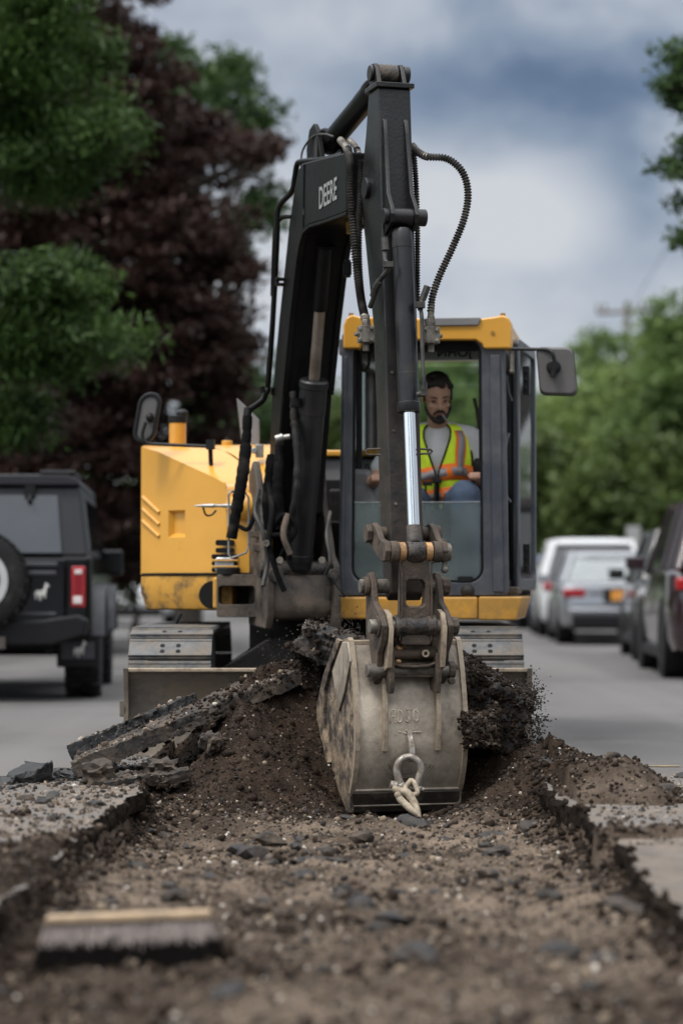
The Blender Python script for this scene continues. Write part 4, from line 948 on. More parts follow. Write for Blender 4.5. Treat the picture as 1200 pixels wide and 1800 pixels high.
# ---------------------------------------------------------------- tracks, blade, undercarriage
def build_under():
    zc, r = .345, .325; y0, y1 = 13.98, 15.95
    xl0, xl1 = -1.205, -.735; xr0, xr1 = .565, 1.03
    m = MB(); m.box((-.09, 15.0, .42), (.95, 1.1, .28)); m.cyl((-.09, 15.0, .5), (-.09, 15.0, .8), .48, n=40); un = m.build('undercarriage', m_under, EX, bevel=.02)
    a = MB()
    for s in (-1, 1):
        for yy in (14.35, 15.6):
            a.cut().prism([(0, .62), (.35, .62), (.62, .45), (.62, .22), (0, .30)], lambda x, z, t, s=s, yy=yy: Vector((-.09 + s * x, yy + t, z)), -.12, .12)
    a.build('axle_arm', m_under, un, bevel=.015)
    for (x0, x1) in ((xl0, xl1), (xr0, xr1)):
        xc = (x0 + x1) / 2; w = x1 - x0
        t = MB(); t.box((xc, (y0 + y1) / 2, .30), (w * .5, y1 - y0, .26))
        for yy in (y0, y1): t.cyl((xc - w * .28, yy, zc), (xc + w * .28, yy, zc), r - .06, n=30)
        for k in range(4): yy = y0 + .4 + k * .4; t.cyl((xc - w * .3, yy, .14), (xc + w * .3, yy, .14), .09, n=16)
        tr = t.build('track', m_under, EX, bevel=.01)
        # chain of shoes: one prototype, copies set round the loop
        s = MB(); s.box((0, 0, 0), (w, .148, .022)); s.box((0, -.058, .012), (w, .018, .032)); s.box((0, .062, .005), (w, .014, .02))
        shoe = s.build('track_shoe', m_shoe, tr, bevel=.005)
        h = MB()
        for sx in (-.045, .045):
            for sy in (-.022, .022): h.cyl((sx, sy, .008), (sx, sy, .0135), .0145, n=12)
        # bolt recesses share the shoe mesh (two materials)
        bm = bmesh.new(); bm.from_mesh(shoe.data); nf = len(bm.faces)
        vs = [bm.verts.new(v) for v in h.v]; bm.verts.ensure_lookup_table()
        for f in h.f:
            nfc = bm.faces.new([vs[i] for i in f]); nfc.material_index = 1
        bm.to_mesh(shoe.data); bm.free(); shoe.data.materials.append(m_seal)
        for v in shoe.data.vertices: pass
        # mesh built about the root's base: undo that offset
        b = Vector(EX['_b']); n_old = len(s.v)
        for i, v in enumerate(shoe.data.vertices):
            if i < n_old: v.co = v.co + b
        per = 2 * (y1 - y0) + 2 * math.pi * r; n = int(per / .155); first = True
        for k in range(n):
            d = (k + .35) * per / n
            if d < y1 - y0: pos = Vector((xc, y0 + d, zc + r)); ang = 0
            elif d < y1 - y0 + math.pi * r: q = (d - (y1 - y0)) / r; pos = Vector((xc, y1 + r * math.sin(q), zc + r * math.cos(q))); ang = -q
            elif d < 2 * (y1 - y0) + math.pi * r: pos = Vector((xc, y1 - (d - (y1 - y0) - math.pi * r), zc - r)); ang = -math.pi
            else: q = (d - 2 * (y1 - y0) - math.pi * r) / r; pos = Vector((xc, y0 - r * math.sin(q), zc - r * math.cos(q))); ang = -math.pi - q
            o = shoe if first else shoe.copy()
            if not first: C.collection.objects.link(o); o.parent = tr
            first = False
            o.location = pos - b; o.rotation_euler = (ang, 0, 0)
    # dozer blade
    bl = MB(); x0, x1 = -1.183, 1.032; prof = [(.0, .47), (.05, .40), (.085, .28), (.085, .16), (.05, .06), (0, 0)]
    loops = []
    for y, z in prof: loops.append([Vector((x0, 13.30 + y, z)), Vector((x1, 13.30 + y, z)), Vector((x1, 13.33 + y, z)), Vector((x0, 13.33 + y, z))])
    bl.loft(loops); b = bl.build('dozer_blade', m_blade, EX, bevel=.005)
    q = MB(); q.box(((x0 + x1) / 2, 13.315, .472), (x1 - x0 + .012, .05, .022)); q.build('blade_top_edge', m_edge, b, bevel=.006)
    for x in (x0, x1):
        q = MB(); q.prism([(13.28, .485), (13.42, .47), (13.45, .1), (13.30, -.0), (13.29, .1), (13.34, .25), (13.30, .40)], lambda y, z, t, x=x: Vector((x + t, y, z)), -.014, .014); q.build('blade_end', m_blade, b, bevel=.005)
    q = MB()
    for z in (.12, .26): q.cut().box((x0 - .022, 13.36, z), (.03, .06, .09))
    q.build('blade_bolt', m_blade, b, bevel=.006)
    q = MB()
    for s in (-1, 1): q.cut().box((-.09 + s * .32, 13.95, .30), (.1, 1.2, .12))
    q.build('blade_arm', m_under, un, bevel=.01)
build_under()

# ---------------------------------------------------------------- shackle and hook hanging on the lifting eye
def build_shackle():
    t = thing('shackle', 'grey bow shackle with an open chain hook hanging on the back of the bucket', 'shackle', tuple(B(2.50, 0, -.15)))
    S = lambda x, y, u: Vector(P(x, y, 14.5 + UU.y * u))
    m = MB(); q = smooth_path([S(704, 1382, 2.535), (S(700, 1368, 2.54)), S(697, 1352, 2.54), S(703, 1337, 2.54), S(718, 1330, 2.54), S(733, 1337, 2.535), S(740, 1352, 2.53), S(736, 1368, 2.53), S(733, 1384, 2.52)], 8)
    n = len(q); m.tube(q, [.0165 + .004 * abs(2 * i / n - 1) for i in range(n)], 14); m.build('bow', m_shackle, t)
    m = MB(); m.cyl(S(692, 1380, 2.535), S(744, 1388, 2.52), .0125); m.lathe([(0, .020), (.03, .024), (.032, .02)], S(686, 1379, 2.54), S(744, 1388, 2.52) - S(686, 1379, 2.54), 12); m.ball(S(734, 1386, 2.52), .025); m.ball(S(704, 1381, 2.535), .025); m.build('pin', m_shackle, t)
    h = MB(); q = smooth_path([S(722, 1371, 2.53), S(712, 1386, 2.565), S(722, 1396, 2.58), S(733, 1394, 2.57), S(729, 1378, 2.545), S(722, 1371, 2.53)], 6); h.tube(q, .013, 10)
    q = smooth_path([S(689, 1385, 2.58), S(702, 1391, 2.585), S(714, 1393, 2.59), S(724, 1405, 2.60), S(732, 1420, 2.62), S(737, 1440, 2.64)], 8)
    n = len(q); h.tube(q, [.010 + .012 * math.sin(math.pi * min(1, .25 + .75 * i / n)) for i in range(n)], 12)
    q = smooth_path([S(734, 1432, 2.63), S(723, 1424, 2.625), S(710, 1412, 2.61), S(702, 1403, 2.60), S(699, 1396, 2.60)], 8); n = len(q); h.tube(q, [.015 + .004 * math.sin(math.pi * i / n) for i in range(n)], 12)
    h.ball(S(699, 1397, 2.60), .018); h.tube([S(731, 1413, 2.61), S(719, 1414, 2.60)], .01, 8)
    h.build('hook', m_chain, t)
build_shackle()
# ================================================================ ground, road, trench
def ground_mats():
    global m_asph, m_dirt, m_grass, m_chunk, m_slabtop, m_stone, m_crumb
    # asphalt
    m = bpy.data.materials.new('worn asphalt'); m.use_nodes = True; nt = m.node_tree; N = nt.nodes; L = nt.links; b = N['Principled BSDF']
    tc = N.new('ShaderNodeTexCoord')
    def noise(s, d=5, r=.6, sc=None):
        n = N.new('ShaderNodeTexNoise'); n.inputs['Scale'].default_value = s; n.inputs['Detail'].default_value = d; n.inputs['Roughness'].default_value = r
        if sc:
            mp = N.new('ShaderNodeMapping'); mp.inputs['Scale'].default_value = sc; L.new(tc.outputs['Object'], mp.inputs[0]); L.new(mp.outputs[0], n.inputs[0])
        else: L.new(tc.outputs['Object'], n.inputs[0])
        return n.outputs[0]
    def mix(f, a, c, mode='MIX'):
        n = N.new('ShaderNodeMix'); n.data_type = 'RGBA'; n.blend_type = mode
        if isinstance(f, float): n.inputs[0].default_value = f
        else: L.new(f, n.inputs[0])
        for i, v in ((6, a), (7, c)):
            if isinstance(v, tuple): n.inputs[i].default_value = (*v, 1)
            else: L.new(v, n.inputs[i])
        return n.outputs[2]
    def ramp(f, a, c):
        n = N.new('ShaderNodeMapRange'); n.inputs[1].default_value = a; n.inputs[2].default_value = c; L.new(f, n.inputs[0]); return n.outputs[0]
    c = mix(ramp(noise(1, 5, .6, (.5, .12, 1)), .3, .7), (.070, .066, .063), (.104, .099, .095))
    c = mix(ramp(noise(110, 3), .35, .65), mix(.55, c, (.03, .029, .028)), mix(.35, c, (.24, .23, .22)))
    c = mix(ramp(noise(.35, 4, .55), .50, .56), c, mix(.30, c, (.045, .043, .042)))
    c = mix(ramp(noise(1.9, 6, .7), .63, .70), c, mix(.45, c, (.025, .024, .023)))
    c = mix(ramp(noise(1, 3, .5, (.9, .05, 1)), .45, .62), c, mix(.35, c, (.17, .162, .155)))
    # tan dust near the dig
    s = N.new('ShaderNodeSeparateXYZ'); L.new(tc.outputs['Object'], s.inputs[0])
    near = ramp(s.outputs['Y'], 13.0, 10.8)
    f = N.new('ShaderNodeMath'); f.operation = 'MULTIPLY'; L.new(near, f.inputs[0]); L.new(ramp(noise(2.2, 8, .7), .30, .62), f.inputs[1])
    c = mix(f.outputs[0], c, mix(ramp(noise(9, 7, .7), .35, .65), (.065, .050, .038), (.185, .145, .108)))
    L.new(c, b.inputs['Base Color']); b.inputs['Roughness'].default_value = .82
    bp = N.new('ShaderNodeBump'); bp.inputs['Strength'].default_value = .5; bp.inputs['Distance'].default_value = .006; L.new(noise(180, 3), bp.inputs['Height']); L.new(bp.outputs[0], b.inputs['Normal'])
    m_asph = m
    # earth: moist brown where freshly turned ('moist' attribute), dry and stony elsewhere
    m = bpy.data.materials.new('turned earth'); m.use_nodes = True; nt = m.node_tree; N = nt.nodes; L = nt.links; b = N['Principled BSDF']; tc = N.new('ShaderNodeTexCoord')
    at = N.new('ShaderNodeAttribute'); at.attribute_name = 'moist'
    dry = mix(ramp(noise(2.6, 9, .72), .37, .64), (.036, .0258, .0185), (.200, .153, .115))
    wet = mix(ramp(noise(7, 8, .72), .32, .68), (.0085, .0052, .0033), (.042, .0262, .0165))
    c = mix(at.outputs['Fac'], dry, wet)
    # pebbles and grit by cells
    def cells(scale, col_a, col_b, thr, base, fade):
        v = N.new('ShaderNodeTexVoronoi'); v.inputs['Scale'].default_value = scale; L.new(tc.outputs['Object'], v.inputs[0])
        s = N.new('ShaderNodeSeparateColor'); L.new(v.outputs['Color'], s.inputs[0])
        pick = ramp(s.outputs[0], thr, thr + .02); shape = ramp(v.outputs['Distance'], .42, .32)
        a = N.new('ShaderNodeMath'); a.operation = 'MULTIPLY'; L.new(pick, a.inputs[0]); L.new(shape, a.inputs[1])
        a2 = N.new('ShaderNodeMath'); a2.operation = 'MULTIPLY'; L.new(a.outputs[0], a2.inputs[0]); wf_ = N.new('ShaderNodeMapRange'); L.new(at.outputs['Fac'], wf_.inputs[0]); wf_.inputs[3].default_value = fade; wf_.inputs[4].default_value = fade * .3; L.new(wf_.outputs[0], a2.inputs[1])
        return mix(a2.outputs[0], base, mix(s.outputs[1], col_a, col_b)), a.outputs[0]
    c, h1 = cells(55, (.24, .19, .145), (.05, .038, .03), .74, c, .85)
    c, h2 = cells(110, (.28, .23, .18), (.022, .017, .013), .60, c, .85)
    L.new(c, b.inputs['Base Color']); 
    r = N.new('ShaderNodeMapRange'); L.new(at.outputs['Fac'], r.inputs[0]); r.inputs[3].default_value = .92; r.inputs[4].default_value = .74; L.new(r.outputs[0], b.inputs['Roughness'])
    b.inputs['Specular IOR Level'].default_value = .12
    ad = N.new('ShaderNodeMath'); ad.operation = 'ADD'; L.new(noise(70, 7, .7), ad.inputs[0])
    a3 = N.new('ShaderNodeMath'); a3.operation = 'MULTIPLY_ADD'; L.new(h1, a3.inputs[0]); a3.inputs[1].default_value = .5; L.new(h2, a3.inputs[2]); 
    L.new(a3.outputs[0], ad.inputs[1])
    bp = N.new('ShaderNodeBump'); bp.inputs['Strength'].default_value = .9; bp.inputs['Distance'].default_value = .012; L.new(ad.outputs[0], bp.inputs['Height']); L.new(bp.outputs[0], b.inputs['Normal'])
    m_dirt = m
    m_grass = M('verge grass', (.05, .075, .025), .9, var=.4, scale=3)
    m_chunk = M('broken asphalt', (.0095, .009, .0088), .55, var=.6, scale=40, bump=1.0, bscale=60, dirt=(.060, .045, .034), damt=.34, dscale=11, dsoft=.15)
    m_slabtop = M('dusty broken slab', (.016, .013, .011), .8, var=.6, scale=30, bump=1.0, bscale=50, dirt=(.090, .066, .047), damt=.38, dscale=9, dsoft=.12)
    # stones with a colour each
    m = bpy.data.materials.new('gravel stones'); m.use_nodes = True; nt = m.node_tree; N = nt.nodes; L = nt.links; b = N['Principled BSDF']
    g = N.new('ShaderNodeNewGeometry'); r = N.new('ShaderNodeValToRGB'); r.color_ramp.interpolation = 'CONSTANT'
    cols = [(0, (.020, .017, .015)), (.22, (.075, .054, .039)), (.46, (.045, .033, .025)), (.64, (.13, .098, .070)), (.78, (.095, .080, .068)), (.86, (.20, .155, .11)), (.935, (.28, .235, .19)), (.982, (.45, .41, .36))]
    while len(r.color_ramp.elements) < len(cols): r.color_ramp.elements.new(.5)
    for e, (p, c) in zip(r.color_ramp.elements, cols): e.position = p; e.color = (*c, 1)
    L.new(g.outputs['Random Per Island'], r.inputs[0]); L.new(r.outputs[0], b.inputs['Base Color']); b.inputs['Roughness'].default_value = .8; b.inputs['Specular IOR Level'].default_value = .25
    m_stone = m
    global m_tar
    m_tar = M('fresh broken tar', (.006, .006, .0065), .38, var=.6, scale=40, bump=1.0, bscale=45, dirt=(.04, .031, .025), damt=.22, dscale=14)
    m_crumb = M('dark earth crumbs', (.024, .018, .014), .85, var=.5, scale=40)
ground_mats()
TY1 = 13.2
def TXL(y): return -1.14 + .0184 * y          # the cut runs very slightly to the right, as the road does
def TXR(y): return .89 + .012 * y
def edge_x(y, side):
    """ragged saw-cut edge of the trench"""
    y = np.asarray(y, float); z = y * 0
    j = fbm(y * 1.3, z + side * 9, 3, 31 + side) * .030 + fbm(y * 4, z + side * 5, 4, 51 + side) * .030 + fbm(y * 19, z + side * 5, 4, 71 + side) * .012
    if side > 0: j = j + .055 * np.exp(-((y - 9.15) / .13) ** 2) - .07 * np.clip((y - 10.2) / .2, 0, 1)
    return (TXL(y) if side < 0 else TXR(y)) + j
def height(x, y):
    sm = lambda a, b, t: np.clip((t - a) / (b - a), 0, 1) ** 2 * (3 - 2 * np.clip((t - a) / (b - a), 0, 1))
    base = -.115 - .085 * sm(7.5, 11.0, y)
    l, r_ = TXL(y), TXR(y)
    dl, dr = x - l, r_ - x; ins = sm(-.02, .22, dl) * sm(-.02, .20, dr)
    inside = (dl > 0) & (dr > 0)
    h = base + (1 - ins) * .04
    h = np.where(inside, h, -.085)
    G = lambda cx, cy, sx, sy, a: a * np.exp(-((x - cx) / sx) ** 2 - ((y - cy) / sy) ** 2)
    # spoil heap in front of the blade, with arms falling to either side of the bucket
    h = h + G(-.20, 13.0, .42, .55, .50) + G(-.05, 12.6, .32, .42, .22) + G(-.36, 12.35, .32, .50, .33) + G(-.58, 11.9, .30, .55, .13) + G(-.52, 12.65, .24, .30, .17) + G(-.62, 12.1, .22, .35, .07) + G(.35, 13.1, .5, .35, .40) + G(.80, 12.75, .34, .5, .27) + G(-.74, 13.0, .28, .22, .26) + G(.82, 12.1, .30, .5, .19) + G(1.05, 12.0, .35, .4, .13)
    h = h + G(-1.05, 11.60, .40, .30, .10) + G(1.25, 11.55, .42, .45, .09) + G(1.20, 10.9, .3, .35, .15)
    h = h + G(.12, 11.25, .42, .28, .045) - G(.2, 11.75, .5, .2, .02)      # hump just before the bucket
    # earth thrown on the left lip and on the right one
    sp = fbm(x * 2.1, y * 1.4, 4, 91)
    h = h + np.where(x < l + .05, (.105 + .05 * sp) * sm(10.1, 9.4, y) * sm(-.02, .10, l + .05 - x) + (.055 + .06 * sp) * sm(9.6, 10.0, y) * sm(11.5, 10.6, y), 0)
    h = h + np.where(x > r_ - .05, (.125 + .05 * sp) * np.exp(-((y - 9.12) / .17) ** 2) + (.085 + .05 * sp) * sm(10.0, 10.5, y) * sm(11.8, 11.2, y) * sm(1.75, 1.25, x), 0)
    moist = np.clip(G(-.1, 12.6, .95, .95, 1.5) + G(.75, 12.2, .6, .9, 1.1) + G(-.5, 11.9, .5, .7, .6) + np.where(x < l + .1, .55 + .3 * sp, 0) + np.where(x > r_ - .1, .35 + .3 * sp, 0) + G(1.2, 10.6, .5, 1.0, .4) + G(1.3, 11.6, .6, .6, .9)
                    + .85 * fbm(x * 1.5, y * 1.0, 5, 3) + .10 + .42 * sm(8.6, 6.6, y) - G(.15, 11.0, .7, .5, .55), 0, 1)
    lump = fbm(x * 2.3, y * 1.8, 4, 21) * .038 + fbm(x * 8, y * 7, 3, 22) * .024
    r = 1 - np.abs(fbm(x * 13, y * 12, 3, 23)); lump = lump + (r - .75) * .034 + fbm(x * 36, y * 34, 3, 25) * .013
    # the bucket stands clear of the loose earth in front of it
    dd = np.sqrt(np.maximum(np.abs(x - .30) - .27, 0) ** 2 + np.maximum(np.abs(y - 12.0) - .22, 0) ** 2)
    h = np.minimum(h, -.225 + dd * .95)
    return h + lump * np.where(inside, 1.0, .85), moist
def build_ground():
    xs = np.arange(-2.1, 2.11, .0125); ys = np.concatenate([np.arange(4.5, 9, .022), np.arange(9, 13.9, .013)])
    Xg, Yg = np.meshgrid(xs, ys); Hh, mo = height(Xg, Yg)
    # taper to below the road at the sheet's rim
    rim = np.clip(np.minimum(np.minimum(Xg + 2.1, 2.1 - Xg), 13.9 - Yg) / .25, 0, 1)
    Hh = np.where(rim < 1, np.minimum(Hh, -.07 + (Hh + .07) * rim), Hh)
    V = np.stack([Xg, Yg, Hh], -1).reshape(-1, 3); ny, nx = Xg.shape; idx = np.arange(ny * nx).reshape(ny, nx)
    Fq = np.stack([idx[:-1, :-1], idx[:-1, 1:], idx[1:, 1:], idx[1:, :-1]], -1).reshape(-1, 4)
    o = np_mesh('dirt', V, Fq, m_dirt, 4); o.data.shade_smooth(); tag(o, 'brown stony dirt dug up between the cut road edges', 'dirt', kind='stuff')
    a = o.data.attributes.new('moist', 'FLOAT', 'POINT'); a.data.foreach_set('value', mo.ravel().astype(np.float32))
    # road slab with the cut; below it the ragged wall of old layers, about a hand deep
    yy = np.concatenate([[0, 2], np.arange(4, TY1, .02), [TY1]]); m = MB(); wl = MB()
    for side in (-1, 1):
        ex = edge_x(yy, side); far = side * (6.2 if side < 0 else 7.5); vs = []; fs = []; ws = []; wf = []; n = 6
        for i, y in enumerate(yy):
            vs += [(far, y, 0), (ex[i], y, 0)]
            ws += [(ex[i], y, -.0005)]
            for q in range(1, n): z = -.026 * q; ws.append((ex[i] - side * (.006 + .030 * float(fbm(np.array([y * 23]), np.array([z * 30.]), 3, 7)[0]) - .006 * q * (q > 3)), y, z))
        for i in range(len(yy) - 1):
            fs.append((i * 2, i * 2 + 1, i * 2 + 3, i * 2 + 2))
            for k in range(n - 1): wf.append((i * n + k, i * n + k + 1, i * n + n + k + 1, i * n + n + k))
        m.add(vs, fs); wl.cut().add(ws, wf)
    for k in (0,):
        pass
    w = wl.build('trench_wall', M('cut road layers', (.010, .007, .005), .9, spec=.1, var=.5, scale=20, bump=1.0, bscale=35, dirt=(.034, .0245, .0175), damt=.30, dscale=9, streak=(18, 18, 2)), smooth=25)
    for q in [o for o in C.objects if o.name.startswith('trench_wall')]: tag(q, 'ragged dark cut face of the road along the %s side of the trench' % ('left' if q.data.vertices[0].co.x < 0 else 'right'), 'trench wall', kind='structure')
    exl, exr = edge_x([TY1], -1)[0], edge_x([TY1], 1)[0]
    m.add([(-6.2, TY1, 0), (exl, TY1, 0), (exr, TY1, 0), (7.5, TY1, 0), (7.5, 150, 0), (-6.2, 150, 0)], [(0, 1, 2, 3, 4, 5)]); m.add([(exl, TY1, 0), (exr, TY1, 0), (exr, TY1, -.3), (exl, TY1, -.3)], [(0, 1, 2, 3)])
    m.add([(-6.2, -6, 0), (7.5, -6, 0), (7.5, 0, 0), (-6.2, 0, 0)], [(0, 1, 2, 3)])
    r = m.build('road', m_asph, smooth=0); tag(r, 'grey worn asphalt road with a trench cut through it', 'road', kind='structure')
    g = MB(); S = 700
    g.add([(-S, -S, -.03), (-6.2, -S, -.03), (-6.2, S, -.03), (-S, S, -.03)], [(0, 1, 2, 3)]); g.add([(7.5, -S, -.03), (S, -S, -.03), (S, S, -.03), (7.5, S, -.03)], [(0, 1, 2, 3)])
    g.add([(-6.2, 150, -.03), (7.5, 150, -.03), (7.5, S, -.03), (-6.2, S, -.03)], [(0, 1, 2, 3)])
    gr = g.build('ground', m_grass, smooth=0); tag(gr, 'green ground beside the road', 'ground', kind='structure')
    for s, x in ((-1, -6.2), (1, 7.5)):
        k = MB(); k.box((x + s * .08, 74, .05), (.16, 160, .17)); kb = k.build('kerb', M('kerb concrete', (.24, .23, .21), .85, var=.15, scale=4), bevel=.02); tag(kb, 'pale kerb along the %s side of the road' % ('left' if s < 0 else 'right'), 'kerb', kind='structure')
    # faded yellow joint line across the right lane
    y = MB(); q = [(.5 + .02 * i, 12.75 + .004 * i) for i in range(0)]
    vs = []; n = 60
    for i in range(n + 1):
        x = 1.25 + i * .1; c = 12.55 + .015 * i * .1; w = .03 + .012 * math.sin(i * 1.7) + .01 * math.sin(i * .61); vs += [(x, c - w, .004), (x, c + w, .004)]
    y.add(vs, [(2 * i, 2 * i + 2, 2 * i + 3, 2 * i + 1) for i in range(n) if (i * 7) % 11 > 3]); l = y.build('road_marking', M('faded yellow paint', (.30, .21, .085), .85, var=.3, scale=9, dirt=(.10, .095, .09), damt=.4, dscale=5), smooth=0); tag(l, 'faded yellow line across the right of the road', 'road marking', kind='structure')
build_ground()

ICO_V = None
def ico(sub):
    bm = bmesh.new(); bmesh.ops.create_icosphere(bm, subdivisions=sub, radius=1); v = np.array([tuple(x.co) for x in bm.verts]); f = np.array([[q.index for q in p.verts] for p in bm.faces]); bm.free(); return v, f
def rand_rot(n, rng):
    q = rng.normal(size=(n, 4)); q /= np.linalg.norm(q, axis=1)[:, None]; w, x, y, z = q.T
    return np.stack([np.stack([1 - 2 * (y * y + z * z), 2 * (x * y - z * w), 2 * (x * z + y * w)], -1), np.stack([2 * (x * y + z * w), 1 - 2 * (x * x + z * z), 2 * (y * z - x * w)], -1), np.stack([2 * (x * z - y * w), 2 * (y * z + x * w), 1 - 2 * (x * x + y * y)], -1)], 1)
def pebbles(name, pos, size, mat, seed, sub=1, flat=.65):
    rng = np.random.default_rng(seed); n = len(pos); bv, bf = ico(sub); k = len(bv)
    sc = np.stack([size * rng.uniform(.7, 1.25, n), size * rng.uniform(.7, 1.25, n), size * rng.uniform(flat * .7, flat * 1.3, n)], -1)
    jit = 1 + rng.uniform(-.28, .28, (n, k, 1)); v = bv[None] * jit * sc[:, None, :]
    R = rand_rot(n, rng); v = np.einsum('nij,nkj->nki', R, v) + pos[:, None, :]
    f = bf[None] + (np.arange(n) * k)[:, None, None]
    o = np_mesh(name, v.reshape(-1, 3), f.reshape(-1, 3), mat, 3); return o
def build_stones():
    rng = np.random.default_rng(11)
    def scatter(n, x0, x1, y0, y1):
        x = rng.uniform(x0, x1, n); y = y0 + (y1 - y0) * rng.uniform(0, 1, n); return x, y
    P_, S_ = [], []
    for n, x0, x1, y0, y1, s0, s1 in ((9000, -.98, 1.0, 5.4, 11.6, .004, .011), (1700, -.98, 1.0, 5.4, 11.6, .010, .019), (3000, -1.2, 1.3, 11.2, 13.4, .004, .009), (260, -1.2, 1.35, 11.2, 13.4, .011, .020), (2600, -1.9, -.95, 6.4, 11.8, .004, .014), (1300, .98, 1.9, 8.8, 12.0, .004, .013)):
        x, y = scatter(n, x0, x1, y0, y1); h, _ = height(x, y); s = s0 + (s1 - s0) * rng.power(.6, n)
        on = h
        outside = (x < TXL(y) - .03) | (x > TXR(y) + .04); on = np.where(outside, np.maximum(h, .0), h)
        P_.append(np.stack([x, y, on + s * .25], -1)); S_.append(s)
    o = pebbles('gravel', np.concatenate(P_), np.concatenate(S_), m_stone, 5); o.data.shade_smooth(); tag(o, 'loose pebbles and grit strewn over the dug dirt', 'gravel', kind='stuff')
    # crumbly clods of dark earth over the heap and the thrown-up lips
    P_, S_ = [], []
    for n, x0, x1, y0, y1, s0, s1 in ((9000, -1.15, 1.3, 11.3, 13.3, .003, .009), (420, -1.15, 1.3, 11.2, 13.3, .010, .026), (4200, -1.95, -.9, 6.4, 11.8, .005, .016), (900, 1.0, 1.9, 8.8, 9.5, .005, .014), (1500, 1.0, 1.8, 10.0, 12.0, .004, .013), (2600, -.95, 1.0, 5.4, 11.3, .005, .015), (420, -.95, 1.0, 5.2, 11.0, .015, .036)):
        x, y = scatter(n, x0, x1, y0, y1); h, mo = height(x, y); s = s0 + (s1 - s0) * rng.power(.6, n); outside = (x < TXL(y) - .03) | (x > TXR(y) + .04)
        keep = (~outside | (h > -.01)) & (mo > rng.uniform(.1, .8, n)); x, y, h, s = x[keep], y[keep], h[keep], s[keep]
        P_.append(np.stack([x, y, h + s * .2], -1)); S_.append(s)
    for side in (-1, 1):
        n = 1100; y = rng.uniform(6.2, 12, n); x = edge_x(y, side) - side * np.abs(rng.normal(.02, .06, n)) + side * .005; h, mo = height(x, y); s = .004 + .014 * rng.power(.5, n); inn = (x - edge_x(y, side)) * side < 0
        P_.append(np.stack([x, y, np.where(inn, h, np.maximum(h, 0)) + s * .3], -1)); S_.append(s)
    o = pebbles('earth_clods', np.concatenate(P_), np.concatenate(S_), M('dark earth clods', (.020, .0130, .0085), .85, spec=.15, var=.6, scale=12, bump=.6, bscale=90), 15, 2, .75); tag(o, 'dark crumbly clods of earth over the dirt heap and trench lips', 'earth clods', kind='stuff')
    # loose crumbs dropping off the lifted slabs
    P_, S_ = [], []
    def drop(n, cx, cy, cz, sx, sy, sz, s0=.0025, s1=.007):
        P_.append(np.stack([rng.normal(cx, sx, n), rng.normal(cy, sy, n), rng.normal(cz, sz, n)], -1)); S_.append(rng.uniform(s0, s1, n))
    c = P(938, 1265, 12.4); drop(420, c.x, c.y, c.z, .028, .10, .11); drop(160, c.x + .03, c.y, c.z - .06, .03, .1, .10)
    c = P(925, 1215, 12.4); drop(180, c.x, c.y, c.z, .04, .08, .03)
    c = P(530, 1160, 12.9); drop(420, c.x, c.y, c.z, .10, .10, .10, .002, .006); c = P(600, 1100, 12.8); drop(160, c.x, c.y, c.z, .12, .08, .05, .002, .0055)
    o = pebbles('falling_crumbs', np.concatenate(P_), np.concatenate(S_), m_crumb, 9); tag(o, 'dark earth crumbs falling off the lifted slabs', 'crumbs', kind='stuff')
build_stones()

